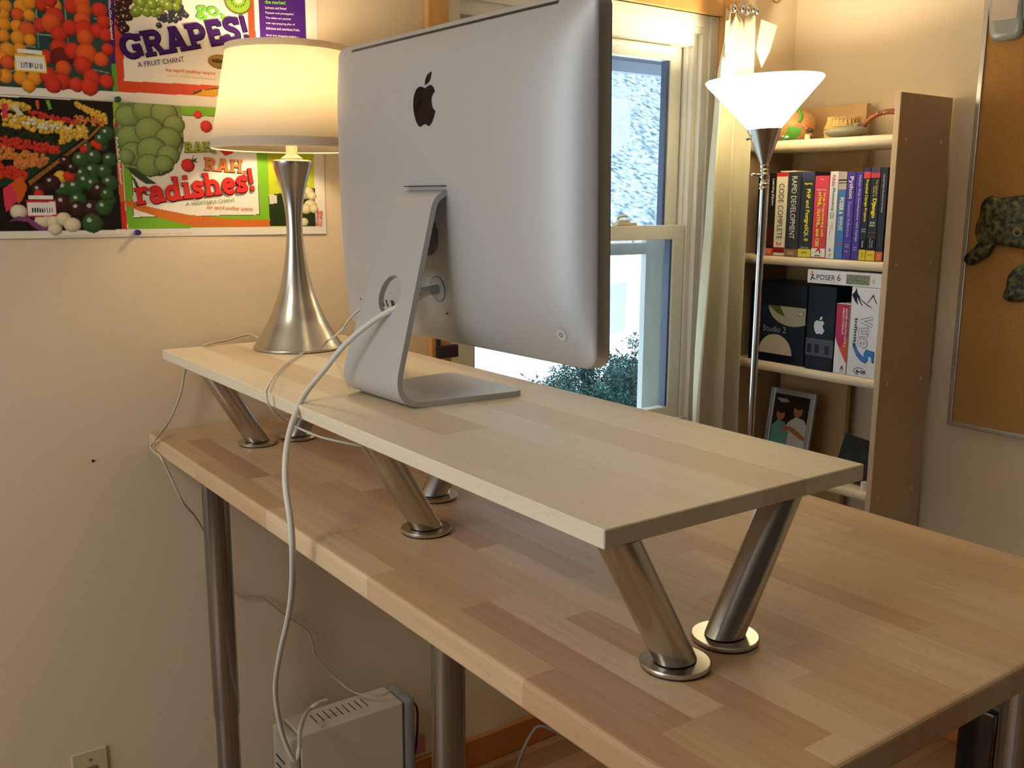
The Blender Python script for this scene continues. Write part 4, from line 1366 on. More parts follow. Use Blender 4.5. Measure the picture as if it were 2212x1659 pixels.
('f','mo',-0.2406,1.6365,0.0047,0.0038),
('f','mo',-0.2697,1.64,0.004,0.0037),
('f','mo',-0.236,1.6271,0.0048,0.0053),
('f','mo',-0.1984,1.6344,0.0041,0.0045),
('f','mo',-0.2685,1.6313,0.0038,0.005),
('f','mo',-0.2096,1.633,0.004,0.0044),
('f','mo',-0.2523,1.6464,0.004,0.004),
('f','mo',-0.2484,1.6284,0.0046,0.0044),
('f','mo',-0.2688,1.6318,0.0038,0.0037),
('f','mo',-0.2034,1.6201,0.0039,0.0047),
('f','mo',-0.1904,1.6252,0.004,0.0039),
('f','mo',-0.2688,1.6287,0.0047,0.0039),
('f','mo',-0.2122,1.6349,0.0047,0.0043),
('f','mo',-0.2081,1.6277,0.0036,0.0047),
('f','mo',-0.2112,1.6375,0.0035,0.0041),
('f','mo',-0.2063,1.6192,0.0041,0.0052),
('f','mo',-0.2064,1.6323,0.0042,0.0052),
('f','mo',-0.2274,1.6313,0.0045,0.0039),
('f','mo',-0.2295,1.6313,0.0043,0.0049),
('f','mo',-0.2464,1.635,0.0041,0.0038),
('f','mo',-0.2003,1.6188,0.0044,0.0044),
('f','mo',-0.2376,1.634,0.004,0.0041),
('f','mo',-0.1846,1.6268,0.0039,0.0049),
('f','mo',-0.2697,1.6417,0.0042,0.005),
('f','mo',-0.2428,1.6436,0.005,0.0036),
('f','mo',-0.2332,1.6321,0.005,0.0043),
('f','mo',-0.2487,1.6396,0.004,0.0038),
('f','mo',-0.1893,1.6251,0.0047,0.0042),
('f','mo',-0.2113,1.621,0.0038,0.0054),
('f','mo',-0.2456,1.6296,0.0049,0.0044),
('f','mo',-0.1862,1.6266,0.0042,0.0054),
('f','mo',-0.2159,1.6383,0.0036,0.0046),
('f','mo',-0.2395,1.6428,0.0047,0.0042),
('f','mo',-0.1887,1.6275,0.0038,0.0045),
('f','mo',-0.1966,1.6193,0.0044,0.0041),
('f','mo',-0.223,1.6355,0.004,0.0036),
('f','mo',-0.2696,1.6279,0.0045,0.004),
('f','mo',-0.2147,1.6383,0.0048,0.0047),
('f','mo',-0.2057,1.6292,0.0042,0.0052),
('f','mo',-0.2415,1.6428,0.0035,0.0052),
('f','mo',-0.2451,1.6438,0.0043,0.0038),
('f','mo',-0.2329,1.6266,0.0037,0.0044),
('f','mo',-0.1867,1.6186,0.0049,0.0038),
('f','mo',-0.1826,1.6232,0.0038,0.0055),
('f','mo',-0.2605,1.6255,0.0034,0.0038),
('f','mo',-0.2285,1.6294,0.0044,0.0051),
('f','mo',-0.2613,1.6316,0.0038,0.0053),
('f','mo',-0.2147,1.6257,0.0036,0.0053),
('f','mo',-0.2443,1.6405,0.0041,0.005),
('f','mo',-0.2418,1.6343,0.0044,0.0041),
('f','mo',-0.2598,1.6388,0.0045,0.0048),
('f','mo',-0.252,1.6318,0.0048,0.0049),
('f','mo',-0.2534,1.6459,0.0049,0.0049),
('f','mo',-0.2466,1.6292,0.0043,0.0047),
('f','mo',-0.2389,1.6297,0.004,0.0043),
('f','mo',-0.2421,1.6287,0.0048,0.0041),
('f','mo',-0.2634,1.643,0.0046,0.0042),
('f','mo',-0.2702,1.6301,0.004,0.0037),
('f','mo',-0.2033,1.6274,0.0048,0.0052),
('f','mo',-0.1968,1.6197,0.0041,0.0052),
('f','mo',-0.2266,1.6282,0.0038,0.0048),
('f','mo',-0.2646,1.6289,0.0036,0.0046),
('f','mo',-0.195,1.6205,0.0049,0.0044),
('f','mo',-0.2652,1.6261,0.0038,0.0051),
('f','mo',-0.2339,1.6337,0.0043,0.0046),
('f','mo',-0.2005,1.6255,0.0038,0.0046),
('f','mo',-0.2628,1.6288,0.0036,0.0043),
('f','mo',-0.2174,1.6329,0.0049,0.0051),
('f','mo',-0.2408,1.6351,0.0046,0.0045),
('f','mo',-0.2132,1.6323,0.0043,0.0047),
('f','mo',-0.1891,1.6278,0.0049,0.0041),
('f','mo',-0.2442,1.6399,0.0049,0.0038),
('f','mo',-0.2449,1.6349,0.0045,0.0048),
('f','mo',-0.2595,1.6391,0.0045,0.0038),
('f','mo',-0.2603,1.6292,0.0033,0.0037),
('f','mo',-0.2545,1.6282,0.0039,0.0043),
('f','mo',-0.2228,1.6229,0.0035,0.004),
('f','mo',-0.2349,1.6296,0.0035,0.0044),
('f','mo',-0.219,1.6386,0.004,0.0038),
('f','mo',-0.1876,1.6334,0.0037,0.0048),
('f','mo',-0.2502,1.6334,0.0039,0.0054),
('f','mo',-0.2194,1.633,0.0037,0.0045),
('f','mo',-0.2012,1.6233,0.0046,0.0046),
('f','mo',-0.1859,1.6265,0.0044,0.0054),
('f','mo',-0.1994,1.6274,0.0048,0.0051),
('f','mo',-0.2442,1.6363,0.0046,0.0043),
('f','mo',-0.2394,1.6325,0.0035,0.0041),
('f','mo',-0.1809,1.6281,0.0049,0.0037),
('f','mo',-0.2212,1.617,0.0042,0.0057),
('f','mo',-0.1897,1.6229,0.0039,0.0057),
('f','mo',-0.1978,1.6196,0.0038,0.0039),
('f','mo',-0.2031,1.6171,0.0045,0.0045),
('f','mo',-0.2225,1.6187,0.0043,0.005),
('f','mo',-0.2159,1.6198,0.004,0.0051),
('f','mo',-0.1906,1.624,0.0051,0.0052),
('f','mo',-0.2244,1.6215,0.0051,0.0041),
('f','mo',-0.2297,1.6216,0.005,0.0045),
('f','mo',-0.2355,1.6185,0.0045,0.0048),
('f','mo',-0.2291,1.6119,0.0048,0.0043),
('f','mo',-0.2204,1.6203,0.0036,0.0051),
('f','mo',-0.2229,1.615,0.0051,0.0045),
('f','mo',-0.2221,1.6188,0.0045,0.0039),
('f','mo',-0.2171,1.62,0.0038,0.0054),
('f','mo',-0.2025,1.6194,0.0038,0.0053),
('f','mo',-0.2181,1.6129,0.0048,0.0043),
('f','mo',-0.1999,1.6185,0.0043,0.0054),
('f','mo',-0.2197,1.6218,0.0036,0.005),
('f','mo',-0.2224,1.6214,0.0036,0.0053),
('f','mo',-0.2229,1.6125,0.0052,0.0055),
('f','mo',-0.2256,1.6111,0.0047,0.0055),
('f','mo',-0.1921,1.6224,0.0043,0.0056),
('f','mo',-0.2216,1.6222,0.0037,0.0049),
('f','mo',-0.2216,1.6116,0.0036,0.0046),
('f','mo',-0.2019,1.6181,0.0052,0.0052),
('f','mo',-0.1944,1.615,0.0052,0.0051),
('f','mo',-0.2168,1.6173,0.004,0.0044),
('f','mo',-0.211,1.6191,0.0044,0.004),
('f','mo',-0.1886,1.6226,0.0046,0.0046),
('f','mo',-0.2096,1.6152,0.0054,0.005),
('f','mo',-0.1907,1.622,0.0045,0.0046),
('f','mo',-0.1892,1.6248,0.0041,0.0053),
('f','mo',-0.224,1.6224,0.0042,0.0047),
('f','mo',-0.2139,1.6212,0.0043,0.0045),
('f','mo',-0.2275,1.6164,0.004,0.0042),
('f','mo',-0.1916,1.6163,0.0044,0.0049),
('f','mo',-0.2307,1.6224,0.0045,0.0056),
('f','mo',-0.232,1.6166,0.005,0.0039),
('f','mo',-0.2076,1.6215,0.005,0.0055),
('f','mo',-0.1937,1.6172,0.0038,0.0051),
('f','mo',-0.2089,1.6209,0.004,0.0048),
('f','mo',-0.2156,1.619,0.0053,0.0043),
('f','mo',-0.1945,1.6241,0.0049,0.0047),
('f','mo',-0.217,1.6179,0.0038,0.0043),
('f','mo',-0.2159,1.6215,0.0052,0.0052),
('f','mo',-0.2059,1.6166,0.0039,0.0039),
('f','mo',-0.2324,1.611,0.0044,0.0057),
('f','mo',-0.2203,1.6187,0.0048,0.0055),
('f','mo',-0.2154,1.6181,0.0042,0.0043),
('f','mo',-0.1927,1.6159,0.0044,0.0042),
('f','mo',-0.1941,1.6206,0.0051,0.0047),
('f','mo',-0.2322,1.6128,0.0037,0.0056),
('f','mo',-0.2276,1.6185,0.0036,0.0043),
('f','mo',-0.2044,1.6238,0.0039,0.004),
('f','mo',-0.2351,1.6155,0.0039,0.0053),
('f','mo',-0.2034,1.6191,0.0053,0.0058),
('f','mo',-0.2214,1.6138,0.0048,0.0042),
('f','mo',-0.1978,1.625,0.0048,0.0056),
('f','mo',-0.2049,1.6167,0.0049,0.0047),
('f','R',-0.2671,1.6074,0.004,0.0053),
('f','R',-0.227,1.5912,0.0042,0.0055),
('f','R',-0.2247,1.6028,0.0045,0.004),
('f','R',-0.2689,1.6061,0.0048,0.0041),
('f','R',-0.2562,1.6028,0.0044,0.004),
('f','R',-0.2631,1.6153,0.004,0.0057),
('f','R',-0.2639,1.5977,0.0046,0.0054),
('f','R',-0.2301,1.6039,0.0042,0.0054),
('f','R',-0.2395,1.5935,0.0036,0.0055),
('f','R',-0.2528,1.5959,0.0046,0.0045),
('f','R',-0.2447,1.6091,0.0052,0.0055),
('f','R',-0.2391,1.5969,0.0049,0.0047),
('f','R',-0.2607,1.5998,0.0053,0.0054),
('f','R',-0.2305,1.6026,0.0041,0.0043),
('f','R',-0.244,1.593,0.0047,0.005),
('f','R',-0.2501,1.6078,0.004,0.0057),
('f','R',-0.2251,1.595,0.0048,0.0043),
('f','R',-0.2709,1.6176,0.0035,0.0041),
('f','R',-0.2211,1.5953,0.004,0.004),
('f','R',-0.2712,1.618,0.0037,0.0044),
('f','R',-0.2645,1.6105,0.0046,0.004),
('f','R',-0.2666,1.5975,0.004,0.005),
('f','R',-0.2586,1.5984,0.0036,0.0044),
('f','R',-0.2271,1.5999,0.0047,0.0043),
('f','R',-0.2674,1.6063,0.0043,0.0039),
('f','R',-0.2452,1.6018,0.0042,0.0053),
('f','R',-0.2259,1.5982,0.0041,0.0053),
('f','R',-0.233,1.5981,0.0047,0.0045),
('f','R',-0.2349,1.5974,0.0051,0.0044),
('f','R',-0.2704,1.5955,0.0045,0.0054),
('f','R',-0.234,1.5944,0.0043,0.0055),
('f','R',-0.2404,1.6012,0.0038,0.004),
('f','R',-0.2607,1.6074,0.0041,0.005),
('f','R',-0.2222,1.5956,0.0048,0.0039),
('f','R',-0.2364,1.5983,0.005,0.0045),
('f','R',-0.2391,1.5992,0.0049,0.0046),
('f','R',-0.2298,1.5926,0.0045,0.0049),
('f','R',-0.2358,1.5985,0.0053,0.0056),
('f','R',-0.2472,1.5972,0.0037,0.0056),
('f','R',-0.2398,1.6075,0.0036,0.0055),
('f','R',-0.2319,1.5964,0.0043,0.0043),
('f','R',-0.2483,1.5932,0.0047,0.0039),
('f','R',-0.2615,1.6131,0.005,0.0054),
('f','R',-0.2239,1.5975,0.0042,0.004),
('f','R',-0.2595,1.6065,0.0042,0.0045),
('f','R',-0.2351,1.5931,0.0043,0.0055),
('f','R',-0.2574,1.6078,0.0049,0.004),
('f','R',-0.2703,1.5923,0.0044,0.0046),
('f','R',-0.2327,1.5925,0.0042,0.0054),
('f','R',-0.2672,1.5947,0.0042,0.0046),
('f','R',-0.2714,1.6165,0.0041,0.0041),
('f','R',-0.2389,1.5912,0.0041,0.0053),
('f','R',-0.2425,1.5979,0.005,0.0047),
('f','R',-0.2288,1.6022,0.0048,0.0048),
('f','R',-0.2623,1.6099,0.0052,0.005),
('f','R',-0.247,1.6007,0.0051,0.0051),
('f','R',-0.2624,1.5933,0.005,0.0053),
('f','R',-0.2358,1.5961,0.0041,0.0057),
('f','R',-0.235,1.6038,0.005,0.0047),
('f','R',-0.2708,1.5951,0.0039,0.0046),
('f','R',-0.2683,1.604,0.0045,0.0053),
('f','R',-0.2228,1.592,0.0048,0.0046),
('f','R',-0.223,1.5997,0.0041,0.005),
('f','R',-0.2539,1.6006,0.0037,0.0043),
('f','R',-0.2719,1.607,0.0039,0.0054),
('f','R',-0.2592,1.6099,0.0048,0.0042),
('f','R',-0.2287,1.5971,0.0038,0.0052),
('f','R',-0.22,1.598,0.0047,0.005),
('f','R',-0.2231,1.5908,0.0037,0.0046),
('f','R',-0.2303,1.5989,0.0045,0.005),
('f','gp',-0.1074,1.6534,0.0096,0.0091),
('f','gp',-0.1198,1.6283,0.0159,0.0151),
('f','gp',-0.0954,1.6345,0.0146,0.0137),
('f','gp',-0.0804,1.6572,0.0131,0.0122),
('f','gp',-0.068,1.6798,0.0148,0.0138),
('f','gp',-0.1001,1.6067,0.0163,0.0153),
('f','gp',-0.0784,1.6071,0.0148,0.0139),
('f','gp',-0.1192,1.6007,0.0145,0.0137),
('f','gp',-0.069,1.5849,0.0166,0.0155),
('f','gp',-0.1528,1.5726,0.0189,0.0181),
('f','gp',-0.1342,1.5756,0.0159,0.0152),
('f','gp',-0.1148,1.5869,0.0154,0.0147),
('f','gp',-0.1018,1.5816,0.0146,0.0138),
('f','gd',-0.0891,1.5705,0.0164,0.0155),
('f','my',-0.159,1.5944,0.0125,0.0121),
('f','R',-0.1433,1.5961,0.0114,0.0109),
('f','gd',-0.1754,1.5832,0.0156,0.015),
('f','gd',-0.1477,1.6247,0.0113,0.0109),
('f','gd',-0.1369,1.6113,0.0108,0.0103),
('f','gd',-0.1994,1.5693,0.0138,0.0134),
('f','R',-0.2,1.5611,0.0091,0.009),
('f','gd',-0.1575,1.5449,0.0183,0.0177),
('f','gp',-0.1308,1.5506,0.0161,0.0153),
('f','gd',-0.132,1.5339,0.0161,0.0153),
('f','gd',-0.1052,1.5339,0.0196,0.0185),
('f','gp',-0.0832,1.5367,0.0165,0.0156),
('f','gp',-0.0713,1.5509,0.0116,0.0109),
('f','gp',-0.1072,1.5057,0.0196,0.0186),
('f','gp',-0.076,1.5622,0.0132,0.0124),
('f','gp',-0.0796,1.6683,0.013,0.0122),
('f','gp',-0.0659,1.6298,0.0148,0.0139),
('f','R',-0.0937,1.6594,0.0071,0.0067),
('f','R',-0.1132,1.6477,0.0077,0.0073),
('f','R',-0.086,1.6542,0.0072,0.0067),
('f','gar',-0.2378,1.5284,0.015,0.0138),
('f','gar',-0.1962,1.5119,0.0154,0.014),
('f','gar',-0.1758,1.509,0.0156,0.0141),
('f','gar',-0.1598,1.5145,0.0145,0.0129),
('f','gar',-0.1448,1.5032,0.0159,0.0142),
('f','gar',-0.1768,1.4952,0.013,0.0117),
('p','eggp',[(-0.2567,1.5096),(-0.241,1.5203),(-0.2212,1.5175),(-0.1874,1.4925),(-0.2054,1.4922),(-0.2243,1.5094),(-0.2441,1.5122)]),
('p','pink',[(-0.2614,1.5712),(-0.2433,1.5835),(-0.2359,1.5527),(-0.2549,1.5312),(-0.2601,1.5285)]),
('p','orange_card',[(-0.2473,1.5794),(-0.2286,1.5971),(-0.2192,1.5744),(-0.2284,1.5528),(-0.238,1.5419),(-0.241,1.5661)]),
('p','pink',[(-0.25,1.7251),(-0.2409,1.7265),(-0.2424,1.6996),(-0.2521,1.6991)]),
('p','tag',[(-0.2357,1.7221),(-0.228,1.7265),(-0.2148,1.7076),(-0.2237,1.7045)]),
('p','orange_card',[(-0.1933,1.7352),(-0.1878,1.7355),(-0.1865,1.7198),(-0.1915,1.7195)]),
('p','leaf_green',[(-0.1751,1.7363),(-0.1688,1.7367),(-0.1654,1.721),(-0.1706,1.7194)]),
('p','white',[(-0.2191,1.5593),(-0.1751,1.5597),(-0.1752,1.5517),(-0.2192,1.5515)]),
('p','red',[(-0.2241,1.5506),(-0.1711,1.5509),(-0.1706,1.5201),(-0.2236,1.5181)]),
('p','white',[(-0.2219,1.5458),(-0.1729,1.5471),(-0.1727,1.5223),(-0.2219,1.5208)]),
('p','black',[(-0.2147,1.536),(-0.2134,1.536),(-0.2136,1.5268),(-0.2149,1.5268)]),
('p','black',[(-0.2125,1.536),(-0.2117,1.536),(-0.2119,1.5268),(-0.2127,1.5268)]),
('p','black',[(-0.2103,1.536),(-0.2088,1.536),(-0.209,1.5268),(-0.2105,1.5268)]),
('p','black',[(-0.2081,1.536),(-0.2074,1.536),(-0.2076,1.5268),(-0.2084,1.5268)]),
('p','black',[(-0.206,1.536),(-0.2047,1.536),(-0.2049,1.5268),(-0.2062,1.5268)]),
('p','black',[(-0.2038,1.536),(-0.203,1.536),(-0.2032,1.5268),(-0.204,1.5268)]),
('p','black',[(-0.2016,1.536),(-0.2001,1.536),(-0.2003,1.5267),(-0.2018,1.5267)]),
('p','black',[(-0.1994,1.536),(-0.1986,1.536),(-0.1988,1.5267),(-0.1996,1.5267)]),
('p','black',[(-0.1972,1.536),(-0.1959,1.536),(-0.1961,1.5267),(-0.1974,1.5267)]),
('p','black',[(-0.195,1.536),(-0.1942,1.536),(-0.1944,1.5267),(-0.1952,1.5267)]),
('p','black',[(-0.1928,1.5361),(-0.1913,1.5361),(-0.1915,1.5267),(-0.193,1.5267)]),
('p','black',[(-0.1884,1.5361),(-0.1871,1.5361),(-0.1873,1.5267),(-0.1886,1.5267)]),
('p','black',[(-0.1862,1.5361),(-0.1854,1.5361),(-0.1856,1.5267),(-0.1864,1.5267)]),
('p','black',[(-0.184,1.5361),(-0.1824,1.5361),(-0.1826,1.5267),(-0.1842,1.5267)]),
('p','black',[(-0.1818,1.5361),(-0.181,1.5361),(-0.1812,1.5267),(-0.182,1.5267)]),
('p','black',[(-0.1796,1.5361),(-0.1783,1.5361),(-0.1785,1.5267),(-0.1797,1.5267)]),
('f','rad',-0.0495,1.6987,0.0038,0.0039)]
TEXT_UPPER=[
('go,',(0.1204,1.9129),(0.1802,1.9151),0.0282,'poster_lime','bold'),
('GRAPES!',(-0.028,1.8211),(0.2349,1.8861),0.0478,'poster_purple','slab'),
('A FRUIT CHANT',(-0.0006,1.8097),(0.0921,1.8286),0.01,'poster_purple','plain'),
('by april pulley sayre',(0.0532,1.8051),(0.1547,1.8056),0.0079,'poster_coral','bold'),
('author of Rah,Rah,Radishes!',(0.0539,1.7965),(0.1542,1.7961),0.0051,'poster_sand','plain'),
('the market!',(0.2686,1.961),(0.3152,1.9644),0.0076,'poster_lime','bold'),
('Lemons and limes!',(0.269,1.9509),(0.3164,1.9537),0.0052,'poster_white','plain'),
('Papayas and pineapples!',(0.2689,1.9401),(0.3322,1.9436),0.0053,'poster_white','plain'),
('The aisles are packed',(0.2688,1.9298),(0.3252,1.9328),0.0053,'poster_white','plain'),
('with eye-popping piles of',(0.2687,1.9193),(0.3348,1.9226),0.0053,'poster_white','plain'),
('delicious and nutritious fruits.',(0.2686,1.9093),(0.3458,1.9129),0.0053,'poster_white','plain'),
('Grab that shopping basket—',(0.2684,1.8946),(0.3432,1.8978),0.0053,'poster_white','plain'),
('Go,Go,Grapes!',(-0.0476,1.9307),(-0.0473,1.8573),-0.0002,'poster_white','spine',0.0064)]
TEXT_LOWER=[
('RAH,',(0.0807,1.6487),(0.1477,1.6524),0.021,'poster_olive','slab'),
('RAH,',(0.1195,1.6139),(0.2125,1.6091),0.0267,'poster_orange','slab'),
('radishes!',(-0.0216,1.542),(0.2303,1.5742),0.0474,'poster_red','slab'),
('A VEGETABLE CHANT',(0.0788,1.5405),(0.1833,1.5493),0.0071,'poster_green','plain'),
('by april pulley sayre',(0.1235,1.534),(0.2217,1.5294),0.0078,'poster_orange','bold'),
('SEND TO',(0.3827,1.5302),(0.3794,1.4952),-0.0004,'poster_red','spine',0.007),
('PRINTER',(0.3742,1.5302),(0.3709,1.4953),-0.0003,'poster_red','spine',0.007),
('FINISH: GLOSS FILM  SERVICE: NONE  FOR DIES NAMES: RADISHES  PRINTER: SOUTH CHINA  COLORS: C,M,Y,K',(-0.1802,1.4797),(0.087,1.4819),0.0036,'poster_sand','plain'),
('Rah,Rah,Radishes!',(-0.0515,1.6736),(-0.0482,1.5824),-0.0003,'poster_white','spine',0.0066),
('Yum',(0.2772,1.5872),(0.2923,1.5874),0.0068,'poster_orange','plain')]
CABLES={'power': [(0.7683,0.175,1.4189),(0.7588,0.158,1.4087),(0.7343,0.132,1.392),(0.7106,0.105,1.3704),(0.6838,0.075,1.3364),(0.661,0.05,1.2963),(0.6572,0.02,1.2628),(0.682,-0.01,1.235),(0.702,-0.03,1.2064),(0.736,-0.05,1.1786),(0.7598,-0.06,1.1483),(0.779,-0.063,1.1063),(0.774,-0.06,1.0562),(0.7176,-0.04,0.9762),(0.6466,-0.02,0.8967),(0.5629,0.0,0.8065),(0.4599,0.03,0.6943),(0.4145,0.05,0.6126),(0.3928,0.07,0.5385),(0.3901,0.09,0.4882),(0.3889,0.1,0.5115),(0.3608,0.115,0.5272),(0.11,0.2378,0.4118),(0.085,0.2755,0.4112),(0.08,0.3023,0.4098)],'thin': [(0.5223,0.205,1.378),(0.5325,0.18,1.3708),(0.5315,0.16,1.3546),(0.536,0.14,1.336),(0.1363,0.2967,1.256),(0.2388,0.1985,1.254),(0.3896,0.0915,1.256),(0.5672,0.0,1.2669),(0.5803,-0.012,1.2539),(0.5832,-0.008,1.2331),(0.572,0.015,1.2079),(0.5713,0.04,1.1915),(0.6147,0.06,1.1812),(0.6725,0.08,1.1796),(0.6959,0.1,1.1756)],'cord': [(-0.0071,0.2106,1.255),(-0.0351,0.1977,1.262),(-0.0184,0.1424,1.256),(0.0109,0.0871,1.254),(-0.02,0.0717,1.2317),(-0.015,0.0488,1.1999),(-0.01,0.0348,1.1526),(0.0,0.0046,1.0986),(0.0467,-0.0388,1.0745),(-0.0005,-0.034,1.0524),(0.0139,-0.035,1.0428),(0.0535,-0.032,1.0382),(0.0652,-0.02,1.0029),(0.0771,0.0,0.9435),(0.02,0.0397,0.8917),(-0.02,0.0702,0.8369),(-0.035,0.0968,0.7513),(-0.036,0.1208,0.696),(-0.036,0.1516,0.6629),(-0.036,0.1984,0.6491),(-0.036,0.2496,0.596),(-0.036,0.3095,0.5367),(-0.034,0.3229,0.498),(-0.03,0.3261,0.4711),(-0.01,0.3624,0.4142),(0.03,0.3912,0.3824),(0.075,0.4177,0.3817),(0.085,0.45,0.3796),(0.075,0.4838,0.3842)],'floorc': [(0.1093,0.8156,0.006),(0.17,0.8049,0.1422),(0.16,0.8454,0.1802),(0.16,0.8684,0.1884),(0.17,0.8997,0.1745),(0.2,0.9719,0.1236),(0.25,1.0618,0.07)],'dark': [(0.06,0.5385,0.3257),(0.05,0.56,0.2941),(0.05,0.5621,0.2526),(0.05,0.5571,0.1901),(0.05,0.5483,0.1519),(0.05,0.5437,0.1172)],'spear': [(0.0,0.5956,0.2313),(0.0,0.612,0.2021)]}
# ---------------------------------------------------------------- room shell
WX, WY = -0.045, 2.02
WT = .14
XR, YF, ZC = 4.2, -2.6, 2.62
WIN = (.72, 1.664, .87, 2.085)   # y0 y1 z0 z1 of the opening
b = MB()
b.box(WX-WT, WX, YF, WIN[0], 0, ZC); b.box(WX-WT, WX, WIN[1], WY+.1, 0, ZC)
b.box(WX-WT, WX, WIN[0], WIN[1], 0, WIN[2]); b.box(WX-WT, WX, WIN[0], WIN[1], WIN[3], ZC)
struct(b.build('wall_left', WALL))
struct(MB().box(WX, XR, WY, WY+.1, 0, ZC).build('wall_back', WALL))
struct(MB().box(XR, XR+.1, YF, WY+.1, 0, ZC).build('wall_right', WALLD))
b = MB()
b.box(WX-WT, .0, YF-.1, YF, 0, ZC); b.box(1.9, XR+.1, YF-.1, YF, 0, ZC); b.box(.0, 1.9, YF-.1, YF, 0, .85); b.box(.0, 1.9, YF-.1, YF, 2.25, ZC)  # unseen opening added here so cool light reaches the computer's back
struct(b.build('wall_front', WALLD))
struct(MB().box(WX-WT, XR+.1, YF-.1, WY+.1, -.1, 0).build('floor', FLOORM))
struct(MB().box(WX-WT, XR+.1, YF-.1, WY+.1, ZC, ZC+.1).build('ceiling', CEIL))
cl_ = empty('added_ceiling_light', (1.0, -1.55, 2.62)); tag(cl_, 'added square ceiling light out of view, brightening the room from above', 'lamp')  # added fixture, never in view, standing in for warm room light
MB().box(-.27, .27, -.27, .27, -.085, -.0005, .008).build('housing', mat('white_enamel', S(236, 232, 224), .4), cl_)
MB().box(-.25, .25, -.25, .25, -.095, -.0855, .003).build('diffuser', mat('added_light_diffuser', (.9, .88, .8), .4, emit=(1, .88, .7), estr=2.0), cl_)  # glowing face of the added ceiling fixture
def baseboard(name, x0, x1, y0, y1):
    struct(MB().box(x0, x1, y0, y1, 0, .088, .004).build(name, BASEB))
baseboard('baseboard_left', WX+.0005, WX+.015, YF+.02, WY-.002)
baseboard('baseboard_back', WX+.016, XR-.002, WY-.015, WY-.0005)

# ---------------------------------------------------------------- window in the left wall
y0, y1, z0, z1 = WIN
win = struct(empty('window_1', (WX, (y0+y1)/2, z0)))
wo = Vector((WX, (y0+y1)/2, z0))
def wbox(name, m, boxes, bevel=.0015):
    b = MB()
    for (xa, xb, ya, yb, za, zb) in boxes:
        b.box(xa-wo.x, xb-wo.x, ya-wo.y, yb-wo.y, za-wo.z, zb-wo.z, bevel)
    return b.build(name, m, win)
wbox('casing', TRIM, [(WX+.0008, WX+.020, y0-.06, y0, z0-.06, z1+.065)], .003)
wbox('casing', TRIM, [(WX+.0008, WX+.020, y1, y1+.06, z0-.06, z1+.065)], .003)
wbox('head_casing', TRIM, [(WX+.0008, WX+.021, y0+.0005, y1-.0005, z1, z1+.065), (WX+.0008, WX+.016, y0+.0005, y1-.0005, z1-.0, z1+.012)], .003)
wbox('stool', TRIM, [(WX+.0008, WX+.03, y0+.0005, y1-.0005, z0-.022, z0)], .003)
wbox('jamb', VINYL, [(WX-.135, WX-.004, y0, y0+.028, z0, z1), (WX-.135, WX-.012, y0+.028, y0+.05, z0, z1), (WX-.09, WX-.03, y0+.05, y0+.06, z0, z1)])
wbox('jamb', VINYL, [(WX-.135, WX-.004, y1-.024, y1, z0, z1), (WX-.135, WX-.012, y1-.05, y1-.024, z0, z1), (WX-.09, WX-.03, y1-.068, y1-.05, z0, z1), (WX-.06, WX-.048, y1-.076, y1-.068, z0, z1)])
wbox('head', VINYL, [(WX-.135, WX-.003, y0+.05, y1-.05, z1-.03, z1), (WX-.135, WX-.012, y0+.05, y1-.05, z1-.048, z1-.03), (WX-.135, WX-.022, y0+.05, y1-.072, z1-.082, z1-.048)])
wbox('sill', VINYL, [(WX-.135, WX-.02, y0+.05, y1-.05, z0, z0+.022)])
US = (WX-.105, WX-.072); LS = (WX-.068, WX-.036)
ya, yb = y0+.06, y1-.07
wbox('upper_sash', VINYL, [(US[0], US[1], ya, ya+.045, 1.45, z1-.082), (US[0], US[1], yb-.046, yb, 1.45, z1-.082), (US[0], US[1], ya+.045, yb-.046, z1-.122, z1-.082), (US[0], US[1], ya+.045, yb-.046, 1.45, 1.478)])
wbox('lower_sash', VINYL, [(LS[0], LS[1], ya, ya+.045, z0+.022, 1.486), (LS[0], LS[1], yb-.046, yb, z0+.022, 1.486), (LS[0], LS[1], ya+.045, yb-.046, 1.444, 1.486), (LS[0], LS[1], ya+.045, yb-.046, z0+.022, z0+.06)])
SPACER = mat('dark_blue_spacer', S(70, 84, 112), .5)
wbox('glazing_spacer', SPACER, [(US[0]+.004, US[1]-.006, yb-.056, yb-.046, 1.478, z1-.122), (US[0]+.004, US[1]-.006, ya+.045, ya+.052, 1.478, z1-.122), (LS[0]+.004, LS[1]-.006, yb-.054, yb-.046, z0+.06, 1.444), (LS[0]+.004, LS[1]-.006, ya+.045, ya+.051, z0+.06, 1.444)], 0)
wbox('upper_pane', GLASS, [(WX-.090, WX-.087, ya+.045, yb-.046, 1.478, z1-.122)], 0)
wbox('lower_pane', GLASS, [(WX-.053, WX-.050, ya+.045, yb-.046, z0+.06, 1.444)], 0)
wbox('outer_casing', mat('weathered_white_paint', S(205, 212, 214), .6, noise=(30, .15, (1, 1, .3))), [(WX-.165, WX-.142, y1-.125, y1-.02, z0-.03, 1.47), (WX-.165, WX-.142, y0+.02, y0+.07, z0-.03, z1), (WX-.165, WX-.142, y0+.07, y1-.125, 1.395, 1.43)])
lk = wbox('sash_lock', mat('ivory_lock', S(214, 204, 174), .4), [(LS[0]+.002, LS[1]-.002, 1.325, 1.40, 1.4865, 1.495), (LS[0]+.008, LS[1]-.006, 1.335, 1.375, 1.495, 1.503)], .002)
b = MB(); b.tube([(WX-.052-wo.x, 1.335-wo.y, 1.503-wo.z), (WX-.050-wo.x, 1.342-wo.y, 1.512-wo.z), (WX-.044-wo.x, 1.365-wo.y, 1.513-wo.z)], .004, 8, 5)
b.build('lock_lever', MATS['ivory_lock'], lk, True)
